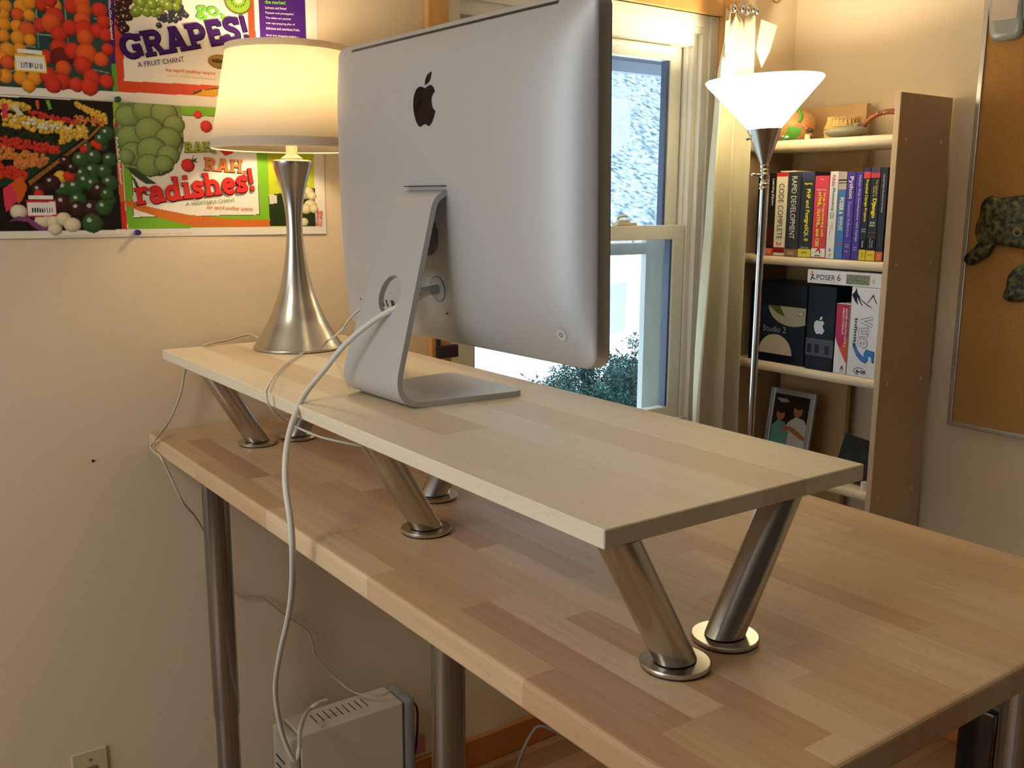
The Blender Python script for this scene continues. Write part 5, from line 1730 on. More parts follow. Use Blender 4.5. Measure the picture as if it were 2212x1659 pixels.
# things on / in the window
st = MB().prism([(1.16, 1.655), (1.405, 1.655), (1.402, 1.80), (1.398, 1.835), (1.16, 1.84)], (WX-.0865, 0, 0), (0, 1, 0), (0, 0, 1), .0006)
st2 = MB().prism([(1.24, 1.64), (1.365, 1.70), (1.405, 1.74), (1.406, 1.88), (1.24, 1.875)], (WX-.0868, 0, 0), (0, 1, 0), (0, 0, 1), .0006); st.bm.free()
o = st2.build('window_decal', clear_glass('frosted_decal', (1, 1, 1), 1.3, .55))
tag(o, 'pale translucent sticker with a slanted lower edge on the upper window pane', 'sticker')
o = MB().prism([(1.16, 1.18), (1.372, 1.17), (1.374, 1.32), (1.16, 1.32)], (WX-.0497, 0, 0), (0, 1, 0), (0, 0, 1), .0006).build('mesh_decal', clear_glass('grey_mesh_decal', (.75, .8, .82), 1.3, .25))
tag(o, 'faint grey square of mesh stuck on the lower window pane', 'sticker')
rb = thing('roller_blind', 'white roller blind rolled up at the top of the window', 'blind', (WX-.045, y0+.07, 1.987))
M90 = Matrix.Rotation(-math.pi/2, 4, 'X')
MB().lathe([(.0, 0), (.0105, .0), (.0105, .725), (.0, .725)], 24, M=M90, cap0=False, cap1=False).build('roll', mat('white_blind', S(236, 234, 226), .5), rb, True)
MB().lathe([(.0, .725), (.012, .725), (.012, .739), (.006, .744), (0, .744)], 24, M=M90, cap0=False, cap1=False).build('end_cap', WHITEP, rb, True)
strap = thing('dark_strap', 'dark purple tieback strap hanging on the wooden window casing behind the computer', 'strap', (WX+.021, .69, 1.15))
b = MB(); b.box(.0005, .006, -.018, -.006, -.02, .075, .002)
b.build('strap_band', mat('dark_purple_cloth', S(38, 26, 40), .8), strap)
MB().box(.0005, .014, -.020, .042, .018, .05, .004).build('loop', MATS['dark_purple_cloth'], strap)

# ---------------------------------------------------------------- outside
SNOW = spotted('snow', S(240, 246, 250), S(190, 208, 226), .5, .45, .75, .8, .05)
b = MB(); bm = b.bm; rnd = random.Random(4)
nx, ny = 26, 22; grid = []
for i in range(nx):
    row = []
    for j in range(ny):
        x = -.19-(i/(nx-1))**1.6*24; y = -8+j/(ny-1)*46
        z = -.15+.12*math.sin(x*.6+y*.4)*min(1, -x/3)+.004*(-x)**1.25
        row.append(bm.verts.new((x, y, z)))
    grid.append(row)
for i in range(nx-1):
    for j in range(ny-1): bm.faces.new((grid[i][j], grid[i+1][j], grid[i+1][j+1], grid[i][j+1]))
struct(b.build('snow_ground', SNOW, smooth=True))
HILL = spotted('brushy_hillside', S(178, 196, 214), S(74, 94, 106), 3.6, .40, .66, .9, .1, 9)
b = MB(); bm = b.bm; grid = []
for i in range(18):
    row = []
    for j in range(24):
        x = -23.5-i*1.6; y = -2+j*2.4
        z = .1+i*.98+.25*math.sin(y*.5+i)+rnd.uniform(-.15, .15)
        row.append(bm.verts.new((x, y, z)))
    grid.append(row)
for i in range(17):
    for j in range(23): bm.faces.new((grid[i][j], grid[i+1][j], grid[i+1][j+1], grid[i][j+1]))
struct(b.build('hillside', HILL, smooth=True))
EAVE = mat('eave_board', S(96, 104, 116), .7)
ev = struct(empty('eave', (WX-WT, 1.2, 2.2)))
b = MB(); b.prism([(-.012, -.07), (-.62, -.125), (-.62, -.10), (-.012, .0)], (0, -2.2, 0), (1, 0, 0), (0, 0, 1), 5.0, n=(0, 1, 0))
b.build('soffit', EAVE, ev)
MB().box(-.66, -.621, -2.2, 2.8, -.165, -.02).build('fascia', mat('fascia_blue_white', S(150, 164, 184), .6), ev)
MB().box(-.04, -.012, -2.2, 2.8, -.118, -.062).build('frieze_board', EAVE, ev)
BARK = mat('pale_bark', S(92, 96, 102), .9)
LEAFG = mat('evergreen_needles', S(56, 98, 94), .8, noise=(14, .4, (1, 1, 1)))
def bare_tree(x, y, z, h, seed, label):
    R = random.Random(seed); t = thing('bare_tree', label, 'tree', (x, y, z), 0, 'bare trees on the hillside')
    b = MB()
    def br(p, d, l, r, lev):
        q = p+d*l; mid = (p+q)/2+Vector((R.uniform(-.1, .1), R.uniform(-.1, .1), 0))*l*.6
        b.tube([p, mid, q], r, 5, 2, taper=(1, .45))
        if lev:
            for k in range(4):
                a = R.uniform(.35, 1.0); f = p.lerp(q, a)
                nd = (d+Vector((R.uniform(-.8, .8), R.uniform(-.8, .8), R.uniform(-.1, .6)))).normalized()
                br(f, nd, l*R.uniform(.45, .65), r*.5, lev-1)
    br(Vector((0, 0, -.3)), Vector((R.uniform(-.15, .15), R.uniform(-.15, .15), 1)).normalized(), h*.6, .035*h/3, 3)
    b.build('branches', BARK, t)
TREES = [(-24.5, 14.6, 3.5, 'leftmost bare tree on the snowy slope seen through the window'), (-26, 17.2, 4.2, 'bare tree low on the slope beside the window sticker'),
         (-28, 20.2, 4.5, 'bare tree in the middle of the slope seen through the upper pane'), (-31, 21.2, 5, 'bare tree high on the slope under the eave'), (-27, 19.1, 3, 'small bare tree near the foot of the slope'), (-34, 26, 5, 'rightmost bare tree high on the slope behind the window edge')]
for i, (x, y, h, lab) in enumerate(TREES):
    zz = .1+(-23.5-x)/1.6*.98
    bare_tree(x, y, zz, h, 20+i, lab)
def leaf_clump(bm, c, n, rad, size, R):
    for _ in range(n):
        p = Vector(c)+Vector((R.gauss(0, 1), R.gauss(0, 1), R.gauss(0, 1)))*rad*.5
        d = Vector((R.uniform(-1, 1), R.uniform(-1, 1), R.uniform(-.3, 1))).normalized(); s = d.cross(Vector((R.uniform(-1, 1), R.uniform(-1, 1), R.uniform(-1, 1)))).normalized()
        l = size*R.uniform(.6, 1.3)
        bm.faces.new([bm.verts.new(p), bm.verts.new(p+d*l*.5+s*l*.14), bm.verts.new(p+d*l), bm.verts.new(p+d*l*.5-s*l*.14)])
def evergreen(x, y, z, w, h, seed, label, n=26):
    R = random.Random(seed); t = thing('evergreen_shrub', label, 'shrub', (x, y, z), 0, 'evergreen shrubs outside the window')
    f = MB(); s = MB()
    for k in range(n):
        a = R.uniform(0, 6.28); rr = w*math.sqrt(R.random()); tip = Vector((rr*math.cos(a), rr*math.sin(a), h*(1-.22*(rr/w)**2)*R.uniform(.72, 1.0)))
        base = Vector((tip.x*.2, tip.y*.2, 0)); mid = base.lerp(tip, .5)+Vector((0, 0, .03))
        s.tube([base, mid, tip], .006, 5, 3, taper=(1, .3))
        for q in range(9):
            u = .35+.65*q/8; p = base.lerp(tip, u)
            leaf_clump(f.bm, p, 100, .10*w*2*(1.15-u*.7)+.02, .026, R)
    s.build('stems', BARK, t); f.build('needles', LEAFG, t)
evergreen(-1.30, 2.70, -.1, .26, 1.06, 3, 'evergreen shrub outside nearest the right edge of the lower pane', 60)
evergreen(-1.36, 2.36, -.1, .26, 1.00, 5, 'evergreen shrub outside in the middle of the lower pane, below the computer corner', 60)
evergreen(-1.30, 2.02, -.1, .24, .90, 8, 'leftmost evergreen shrub outside, just over the back of the raised board', 50)
LOGM = mat('weathered_log', S(176, 168, 158), .9, noise=(6, .25, (1, 1, 1)))
lg = thing('stone_row', 'long low row of snow dusted stone at the foot of the slope', 'wall', (-22.4, 14.0, .0))
R = random.Random(9)
for k in range(12):
    MB().box(-.35, .35, k*1.15, k*1.15+1.1, .0, .75+R.uniform(-.12, .12), .1, 3).build('stone', LOGM, lg)

# ---------------------------------------------------------------- curtain
CUR = mat('sage_linen_curtain', S(206, 200, 172), .9, 0, .1, bump=(900, .15, .0006), noise=(60, .06, (1, 1, .25)))
cu = thing('curtain', 'pale sage curtain hanging in folds beside the window', 'curtain', (.04, 1.65, .12))
b = MB(); bm = b.bm; NS, NZ = 110, 60; rows = []
def keyed(t, ks):
    for (a, va), (c, vc) in zip(ks, ks[1:]):
        if t <= c: u = (t-a)/(c-a); u = u*u*(3-2*u); return va+(vc-va)*u
    return ks[-1][1]
for j in range(NZ+1):
    t = j/NZ; z = 2.075-t*1.955; row = []
    yl = keyed(t, [(0, 1.588), (.10, 1.562), (.25, 1.548), (.6, 1.520), (1, 1.515)]); yr = keyed(t, [(0, 1.728), (.1, 1.726), (.3, 1.735), (1, 1.752)])
    op = keyed(t, [(0, .3), (.12, .7), (.5, 1.0), (1, 1.0)])
    for i in range(NS+1):
        s = i/NS
        # three broad folds that wander a little down the drop, with finer gathers only near the heading
        ph = 2*math.pi*(2.55*s**1.12+.10*math.sin(2.3*t+.6)-.12*t)+.5
        w = math.sin(ph); w = w*(1.25-.25*w*w)
        x = .036+.030*op*w+.007*math.sin(2*math.pi*6*s+1.2)*(1-op)*1.4+.004*math.sin(9*s+7*t)
        y = yl+(yr-yl)*s+.014*op*math.cos(ph)+.003*math.sin(5*t+8*s)
        zz = z+.014*math.cos(s*2*math.pi*5)*max(0, 1-t*14)
        row.append(bm.verts.new((x-.04, y-1.65, zz-.12)))
    rows.append(row)
for j in range(NZ):
    for i in range(NS): bm.faces.new((rows[j][i], rows[j][i+1], rows[j+1][i+1], rows[j+1][i]))
cl = b.build('cloth', CUR, cu, True, 80)
md = cl.modifiers.new('solid', 'SOLIDIFY'); md.thickness = .002
# flared corners at the top where the heading folds outwards
for nm, pts in (('heading_corner', [(-.005, 1.725, 2.072), (.012, 1.775, 2.058), (.008, 1.752, 1.985), (-.004, 1.735, 1.94), (-.012, 1.718, 1.99)]), ('heading_corner', [(-.01, 1.60, 2.06), (.02, 1.548, 2.045), (.016, 1.553, 1.99), (.012, 1.568, 1.93), (-.012, 1.585, 1.96)])):
    b = MB(); A = [b.bm.verts.new((p[0]+.03, p[1]-1.65, p[2]-.12)) for p in pts]; B2 = [b.bm.verts.new((v.co.x-.0025, v.co.y, v.co.z)) for v in A]
    b.bm.faces.new(A); b.bm.faces.new(list(reversed(B2)))
    for i in range(5): b.bm.faces.new((A[i], A[(i+1) % 5], B2[(i+1) % 5], B2[i]))
    b.build(nm, CUR, cu)
rod = thing('curtain_rod', 'brass curtain rod above the window', 'curtain rod', (.06, 1.2, 2.19))
MB().lathe([(.009, -.68), (.009, .62)], 20, M=M90).build('pole', BRASS, rod, True)
for yy in (-.66, .60):
    MB().box(-.1045, -.098, yy-.015, yy+.015, -.035, .035, .002).tube([(-.1, yy, 0), (-.05, yy, -.012), (0, yy, -.0095)], .005, 8, 5).build('bracket', BRASS, rod, True)
NK = mat('bright_nickel', (.65, .62, .58), .2, 1.0)
labs = ['leftmost curtain clip above the sage curtain', 'second curtain clip from the left above the sage curtain', 'middle curtain clip of five above the sage curtain', 'fourth curtain clip from the left above the sage curtain', 'rightmost curtain clip above the sage curtain']
for i, (yy, zz) in enumerate(((1.606, 2.089), (1.638, 2.092), (1.662, 2.090), (1.684, 2.096), (1.702, 2.092))):
    c = thing('curtain_clip', labs[i], 'curtain clip', (.06, yy, zz), 0, 'clips holding the curtain')
    MB().tube([(.013*math.cos(a), 0, 2.19-zz+.013*math.sin(a)-.003) for a in [k*math.pi/6 for k in range(12)]], .0015, 6, 2, True).build('ring', NK, c, True)
    MB().tube([(0, 0, 2.19-zz-.015), (.002, .002, .035), (0, 0, .012)], .0012, 6, 4).build('hook', NK, c, True)
    MB().box(-.004, .004, -.007, .007, -.012, .012, .002).sphere((.003, .004, .0), .008, .007, .011, 12, 8).build('jaw', NK, c, True)
rg = tag(MB().tube([(0, .026*math.cos(k*math.pi/10), .026*math.sin(k*math.pi/10)) for k in range(20)], .0035, 10, 2, True).build('curtain_ring', BRASS, None, True, loc=(.06, 1.79, 2.153)), 'single brass ring hanging right of the curtain above the floor lamp', 'ring')

# ---------------------------------------------------------------- desk
DX0, DX1, DY0, DY1, DZ = -.0412, 1.562, -.028, .752, 1.070
desk = thing('desk', 'long beech butcher block desk on round steel legs', 'desk', (DX0, DY0, 0))
MB().box(0, DX1-DX0, 0, DY1-DY0, DZ-.034, DZ, .005, 3).build('tabletop', BEECH, desk)
def desk_leg(x, y):
    l = MB().lathe([(.0, .47), (.0262, .47), (.0270, .474), (.0270, DZ-.036), (.0, DZ-.036)], 40, (x-DX0, y-DY0, 0), False, False).build('leg', CHROME, desk, True)
    MB().lathe([(0, .02), (.0245, .02), (.0245, .50), (0, .50)], 40, (x-DX0, y-DY0, 0), False, False).build('lower_tube', CHROME, l, True)
    MB().lathe([(0, 0), (.03, 0), (.03, .015), (.026, .02), (0, .02)], 32, (x-DX0, y-DY0, 0), False, False).build('foot_cap', BLACK, l, True)
    MB().lathe([(0, DZ-.042), (.045, DZ-.042), (.047, DZ-.0345), (0, DZ-.0345)], 32, (x-DX0, y-DY0, 0), False, False).build('mounting_plate', CHROME, l, True)
for p in ((.115, .055), (.82, .17), (1.475, .63), (1.49, .04), (.115, .61)): desk_leg(*p)

# ---------------------------------------------------------------- raised board on slanted legs
SX1, SY1, SZ, STH = 1.366, .407, 1.25, .020
shelf = thing('monitor_shelf', 'pale birch board raised above the desk on six slanted steel legs', 'shelf', (0, 0, DZ))
MB().box(0, SX1, 0, SY1, SZ-STH-DZ, SZ-DZ, .0012, 1).build('board', BIRCH, shelf)
def slanted_leg(xb, yb, yt, xt=None):
    xt = xb if xt is None else xt
    top = SZ-STH-DZ; p0 = Vector((xb, yb, .0085)); p1 = Vector((xt, yt, top))
    b = MB(); n = 40; r = .0212
    d = (p1-p0)/(p1.z-p0.z)                        # sheared tube, both ends cut level
    cr = Vector((0, 0, 1)).cross(d); nd = d.normalized()
    A, B = [], []
    ux = Vector((1, 0, 0)); uy = nd.cross(ux).normalized(); ux = uy.cross(nd).normalized()
    for k in range(n):
        a = 2*math.pi*k/n; off = ux*(r*math.cos(a))+uy*(r*math.sin(a))
        e = off-nd*(off.z/nd.z)                      # slide along the axis back to a level cut
        A.append(b.bm.verts.new(p0+e)); B.append(b.bm.verts.new(p1+e))
    for k in range(n): b.bm.faces.new((A[k], A[(k+1) % n], B[(k+1) % n], B[k]))
    b.bm.faces.new(list(reversed(A))); b.bm.faces.new(B)
    leg = b.build('leg', STEEL, shelf, True)
    MB().lathe([(0, .0070), (.0195, .0070), (.0195, .0090), (0, .0090)], 32, (xb, yb, 0), False, False).build('collar', BLACK, leg, True)
    MB().lathe([(0, .0018), (.0366, .0018), (.0378, .0032), (.0378, .0058), (.0366, .0072), (0, .0072)], 48, (xb, yb, 0), False, False).build('foot_plate', STEELP, leg, True)
    MB().lathe([(0, .0001), (.0360, .0001), (.0366, .0006), (.0366, .0018), (0, .0018)], 48, (xb, yb, 0), False, False).build('gasket', BLACK, leg, True)
for a in ((1.346, .122, .034), (1.335, .212, .302), (.829, .128, .040), (.694, .226, .314), (.181, .124, .036), (.180, .211, .300)): slanted_leg(a[0], a[1], a[2])

# ---------------------------------------------------------------- computer
pc = thing('desktop_computer', 'slim silver all in one computer seen from behind on an aluminium stand', 'computer', (.709, .253, SZ), math.radians(1.93))
CW, CH, CZ, LEAN = .678, .4877, .079, -.022
def surf(x, z):
    du = max(0, CW/2-abs(x)); v = z-CZ; dv = max(0, min(v, CH-v))
    return LEAN*v-.041*(1-math.exp(-du/.034))*(1-math.exp(-dv/.042))
def rrect(w, h, r, n=8):
    P = []
    for cx, cz, a0 in ((w/2-r, h/2-r, 0), (-w/2+r, h/2-r, 90), (-w/2+r, -h/2+r, 180), (w/2-r, -h/2+r, 270)):
        for k in range(n+1):
            a = math.radians(a0+90*k/n); P.append((cx+r*math.cos(a), cz+r*math.sin(a)))
    return P
b = MB(); bm = b.bm; zc = CZ+CH/2; prev = None
def dens(P):
    Q = []
    for i, p in enumerate(P):
        q = P[(i+1) % len(P)]; l = math.hypot(q[0]-p[0], q[1]-p[1]); k = 24 if l > .1 else 1
        for t in range(k): Q.append((p[0]+(q[0]-p[0])*t/k, p[1]+(q[1]-p[1])*t/k))
    return Q
out = dens(rrect(CW, CH, .022))
def ring(P, off=0, yy=None): return [bm.verts.new((x, surf(x, zc+z) if yy is None else LEAN*(z+CH/2)+yy, zc+z)) for x, z in P]
front = ring(out, yy=.0225)
edge = ring(out, yy=.0015); edge0 = edge
for A, B2 in ((front, edge),):
    for i in range(len(A)): bm.faces.new((A[i], A[(i+1) % len(A)], B2[(i+1) % len(A)], B2[i]))
prev = edge
for d in (.0015, .005, .01, .017, .026, .038, .055, .08, .11, .15, .19, .22):
    sc = [(x*(CW/2-d)/(CW/2), z*(CH/2-d)/(CH/2)) for x, z in out]
    rg_ = ring(sc)
    for i in range(len(prev)): bm.faces.new((prev[i], prev[(i+1) % len(prev)], rg_[(i+1) % len(prev)], rg_[i]))
    prev = rg_
bm.faces.new(prev)
shell = b.build('back_shell', ALU, pc, True, 50)
shell.data.materials.append(ALUD)
for p in shell.data.polygons:
    if all(shell.data.vertices[v].co.y-LEAN*(shell.data.vertices[v].co.z-CZ) > .001 for v in p.vertices): p.material_index = 1
b = MB(); bm = b.bm
F = [bm.verts.new((x, LEAN*(z+CH/2)+.0228, zc+z)) for x, z in rrect(CW-.004, CH-.004, .02)]; G = [bm.verts.new((v.co.x, v.co.y+.003, v.co.z)) for v in F]
bm.faces.new(F); bm.faces.new(list(reversed(G)))
for i in range(len(F)): bm.faces.new((F[i], F[(i+1) % len(F)], G[(i+1) % len(F)], G[i]))
b.build('screen', BLACKG, pc)
def on_back(pts, name, m, lift=.0006, parent=pc, sub=0):
    b = MB(); vs = [b.bm.verts.new((x, surf(x, z)-lift, z)) for x, z in pts]; b.bm.faces.new(vs); 
    return b.build(name, m, parent, tri=True)
# vent slot along the top
b = MB(); bm = b.bm; A = []; B2 = []
for k in range(41):
    x = -.272+k/40*.545; z = CZ+.4765
    A.append(bm.verts.new((x, surf(x, z-.0022)-.0005, z-.0022))); B2.append(bm.verts.new((x, surf(x, z+.0022)-.0005, z+.0022)))
for k in range(40): bm.faces.new((A[k], A[k+1], B2[k+1], B2[k]))
b.build('vent_slot', BLACK, pc)
APPLE = [sp2([(.52, .925), (.42, .955), (.28, .985), (.13, .93), (.03, .78), (.0, .58), (.04, .36), (.13, .16), (.23, .04), (.32, .0), (.42, .03), (.52, .055), (.62, .03), (.71, .0), (.82, .06), (.92, .2), (.985, .34)], 4, False)[:-1]+sp2([(.985, .34), (.88, .42), (.815, .56), (.83, .70), (.945, .82)], 4, False)[:-1]+sp2([(.945, .82), (.86, .93), (.74, .985), (.62, .96), (.52, .925)], 4, False)[:-1],
         sp2([(.5, 1.0), (.5, 1.12), (.58, 1.25), (.74, 1.31)], 4, False)[:-1]+sp2([(.74, 1.31), (.74, 1.19), (.66, 1.06), (.5, 1.0)], 4, False)[:-1]]
lz = .4135; ls = .0605
for k, nm in ((0, 'logo_body'), (1, 'logo_leaf')):
    on_back([(-.034+a*.062, lz+bb*ls) for a, bb in APPLE[k]], nm, mat('logo_gloss', (.008, .002, .0015), .10, 0, .25))
# power button, plug recess, ports, lock slot, fan grille
GREYL = mat('engraved_grey', (.25, .25, .25), .5)
def circ(cx, cz, r, n=28): return [(cx+r*math.cos(2*math.pi*k/n), cz+r*math.sin(2*math.pi*k/n)) for k in range(n)]
def ring_on_back(cx, cz, r, w, name, m, parent=pc, a0=0, a1=360, lift=.0006):
    b = MB(); n = 30; A = []; B2 = []
    for k in range(n+1):
        a = math.radians(a0+(a1-a0)*k/n)
        for L_, rr in ((A, r), (B2, r+w)):
            x = cx+rr*math.cos(a); z = cz+rr*math.sin(a); L_.append(b.bm.verts.new((x, surf(x, z)-lift, z)))
    for k in range(n): b.bm.faces.new((A[k], A[k+1], B2[k+1], B2[k]))
    return b.build(name, m, parent)
PORTZ = .131
PX, PZ = .291, .1245
pb = on_back(circ(PX, PZ, .0085), 'power_button', mat('button_aluminium', (.60, .60, .60), .45, .35))
ring_on_back(PX, PZ, .0085, .0004, 'button_rim', mat('rim_grey', (.36, .36, .36), .5), pb)
ring_on_back(PX, PZ, .0023, .0006, 'power_symbol', BLACK, pb, -240, 60, .0009)
on_back([(PX-.0004, PZ+.001), (PX+.0004, PZ+.001), (PX+.0004, PZ+.0034), (PX-.0004, PZ+.0034)], 'power_symbol', BLACK, .0009, pb)
rc = on_back(circ(.016, .168, .0193), 'plug_recess', mat('recess_aluminium', (.42, .42, .42), .5, .3))
ring_on_back(.016, .168, .0190, .0010, 'recess_rim', BLACK, rc)
_p = Vector((.016, surf(.016, .168), .168))
MB().tube([_p+Vector((0, .002, 0)), _p+Vector((-.006, -.016, -.003)), _p+Vector((-.013, -.034, -.007))], .0072, 16, 4).build('power_plug', mat('plug_grey', S(150, 150, 146), .5), pc, True)
for i, (x, w, h) in enumerate(((-.246, .0036, .0058), (-.233, .0036, .0058), (-.219, .0044, .0135), (-.176, .0044, .0125), (-.1645, .0044, .0125), (-.152, .0044, .0125), (-.132, .0105, .0135))):
    on_back([(x-w/2, PORTZ-h/2), (x+w/2, PORTZ-h/2), (x+w/2, PORTZ+h/2), (x-w/2, PORTZ+h/2)] if h > .006 else circ(x, PORTZ, w/2, 12), 'port', BLACK)
    on_back(circ(x, PORTZ+.0195, .0012, 8), 'port_icon', GREYL)
on_back([(.030+.0036*math.cos(a), .130+.0020*math.sin(a)) for a in [k*.3927 for k in range(16)]], 'lock_slot', BLACK)
b = MB()
for i in range(-6, 7):
    hw = math.sqrt(max(0, 1-(i/6.6)**2))*.030; x = i*.0042
    vs = [b.bm.verts.new((xx, surf(xx, zz)-.0006, zz)) for xx, zz in ((x-.0011, CZ+.170-hw), (x+.0011, CZ+.170-hw), (x+.0011, CZ+.170+hw), (x-.0011, CZ+.170+hw))]
    b.bm.faces.new(vs)
b.build('fan_grille', BLACK, pc)
# stand: one bent plate, wide at the foot, with a round cable hole
def bez(p0, p1, p2, n): return [(p0[0]*(1-t)**2+2*p1[0]*t*(1-t)+p2[0]*t*t, p0[1]*(1-t)**2+2*p1[1]*t*(1-t)+p2[1]*t*t) for t in [k/n for k in range(n+1)]]
TH = .009
foot = [(.068-k*.006, TH/2+.0003) for k in range(5)]+[(.032-.0137*k, TH/2+.0003) for k in range(11)]
Q = (-.162, TH/2); armd = Vector((.316, 1.0)).normalized()
e = Vector(Q)+armd*.056
topc = Vector((-.063, .319)); ts = topc-armd*.028
arm = [(e.x+(ts.x-e.x)*k/14, e.y+(ts.y-e.y)*k/14) for k in range(1, 14)]
path = foot+bez(foot[-1], Q, (e.x, e.y), 10)[1:]+arm+bez((ts.x, ts.y), (topc.x, topc.y), (-.012, .319), 8)
b = MB(); bm = b.bm; tot = sum(math.hypot(q[0]-p[0], q[1]-p[1]) for p, q in zip(path, path[1:])); s = 0; secs = []
NT = 12
for i, p in enumerate(path):
    if i: s += math.hypot(p[0]-path[i-1][0], p[1]-path[i-1][1])
    q0 = path[max(i-1, 0)]; q1 = path[min(i+1, len(path)-1)]; t = Vector((q1[0]-q0[0], q1[1]-q0[1])).normalized(); n = Vector((-t.y, t.x))
    w = .210-.036*min(1, s/.17) if s < .17 else .174-(s-.17)/(tot-.17)*.072
    if s < .02: w -= 2*(.02-math.sqrt(max(0, .02**2-(.02-s)**2)))
    lo = [bm.verts.new((w*(k/NT-.5), p[0]+n.x*TH/2, p[1]+n.y*TH/2)) for k in range(NT+1)]
    hi = [bm.verts.new((w*(k/NT-.5), p[0]-n.x*TH/2, p[1]-n.y*TH/2)) for k in range(NT+1)]
    secs.append((lo, hi))
for (l0, h0), (l1, h1) in zip(secs, secs[1:]):
    for k in range(NT):
        bm.faces.new((l0[k], l0[k+1], l1[k+1], l1[k])); bm.faces.new((h0[k+1], h0[k], h1[k], h1[k+1]))
    bm.faces.new((l0[0], l1[0], h1[0], h0[0])); bm.faces.new((l0[NT], h0[NT], h1[NT], l1[NT]))
for lo, hi in (secs[0], secs[-1]):
    for k in range(NT): bm.faces.new((lo[k], hi[k], hi[k+1], lo[k+1]))
stand = b.build('stand', ALU, pc, True, 40)
hz = .161; hy = Q[0]+armd.x/armd.y*(hz-Q[1])
cut = MB().lathe([(.0300, -.05), (.0300, .05)], 48, (.003, hy, hz), M=Matrix.Rotation(math.pi/2-.31, 4, 'X')).build('cut', None)
dg = bpy.context.evaluated_depsgraph_get()
md = stand.modifiers.new('hole', 'BOOLEAN'); md.operation = 'DIFFERENCE'; md.object = cut; md.solver = 'EXACT'
stand.parent = None
dg = bpy.context.evaluated_depsgraph_get(); nm = bpy.data.meshes.new_from_object(stand.evaluated_get(dg))
stand.modifiers.clear(); stand.data = nm; stand.parent = pc
bpy.data.objects.remove(cut)
MB().box(-.053, .054, -.055, -.028, .3240, .3253, .0004).build('hinge_gap', BLACK, pc)

# ---------------------------------------------------------------- table lamp
lamp = thing('table_lamp', 'lit table lamp with flared brushed nickel base and cream drum shade', 'lamp', (.1325, .2406, SZ))
prof = [(0, .0005), (.0895, .0005), (.0915, .002), (.0915, .005), (.086, .013), (.072, .036), (.058, .060), (.0465, .088), (.0350, .120), (.0262, .158), (.0205, .195), (.0172, .225), (.0162, .250), (.0172, .275), (.0200, .300), (.0250, .325), (.0320, .350), (.0385, .372), (.0400, .3795), (.0385, .3815), (0, .3815)]
prof = [(0, .0005), (.0895, .0005), (.0915, .002), (.0915, .0045)]+[(v.x, v.y) for v in spline([Vector((r_, z_, 0)) for r_, z_ in prof[3:19]], 4)]+[(.0385, .3818), (0, .3818)]
MB().lathe(prof, 72, cap0=False, cap1=False).build('base', NICKEL, lamp, True)
MB().lathe([(0, .3815), (.021, .3815), (.022, .386), (.014, .391), (.0115, .394), (.0115, .435), (.017, .437), (.017, .468), (.008, .47), (0, .47)], 32, cap0=False, cap1=False).build('neck', mat('ivory_neck', S(222, 208, 176), .3, .3), lamp, True)
SHADE = translucent('cream_linen_shade', S(246, 236, 214), .5)
bulb = mat('warm_bulb', (1, .9, .7), .4, emit=(1.0, .78, .50), estr=TABLE_BULB)
MB().sphere((0, 0, .535), .026, .026, .034).build('bulb', bulb, lamp, True)
sh = MB(); sh.lathe([(.1565, .4035), (.1195, .5985)], 72, cap0=False, cap1=False)
sho = sh.build('shade', SHADE, lamp, True)
md = sho.modifiers.new('solid', 'SOLIDIFY'); md.thickness = .0015
TRIMM = translucent('shade_trim', S(236, 224, 198), .35)
MB().lathe([(.1575, .4025), (.1582, .4045), (.1550, .4205), (.1542, .4205), (.1548, .4025)], 72, cap0=False, cap1=False).build('shade_trim', TRIMM, sho, True)
MB().lathe([(.1232, .5865), (.1215, .5995), (.1190, .5995), (.1210, .5865)], 72, cap0=False, cap1=False).build('shade_trim', TRIMM, sho, True)
b = MB()
for k in range(3):
    a = k*2*math.pi/3+.5; b.tube([(.01*math.cos(a), .01*math.sin(a), .470), (.06*math.cos(a), .06*math.sin(a), .560), (.119*math.cos(a), .119*math.sin(a), .592)], .0012, 6, 3)
b.build('shade_spider', NICKEL, lamp, True)

# ---------------------------------------------------------------- cables
def cable(name, key, r, m, label, cat='cable', n=10, sub=6):
    P = CABLES[key]; o = Vector(P[0])
    return tag(MB().tube([Vector(p)-o for p in P], r, n, sub).build(name, m, None, True, loc=o), label, cat)
CLEAR = mat('clear_lamp_cord', S(196, 184, 152), .25, 0, .5)
cable('power_cable', 'power', .0046, WHITEC, 'thick white power cable drooping from the computer to the floor under the desk', sub=8)
cable('white_cable', 'thin', .0019, WHITEC, 'thin white cable looping over the front edge of the raised board', sub=8)
cable('lamp_cord', 'cord', .0024, CLEAR, 'clear twin lamp cord running down past the left end of the desk')
cable('floor_cable', 'floorc', .0042, mat('grey_cable', S(140, 136, 128), .5), 'grey cable looping over the floor by the baseboard')
cable('dark_cable', 'dark', .0028, mat('dark_cable', S(50, 36, 28), .5), 'dark brown cable hanging behind the white tower under the desk')

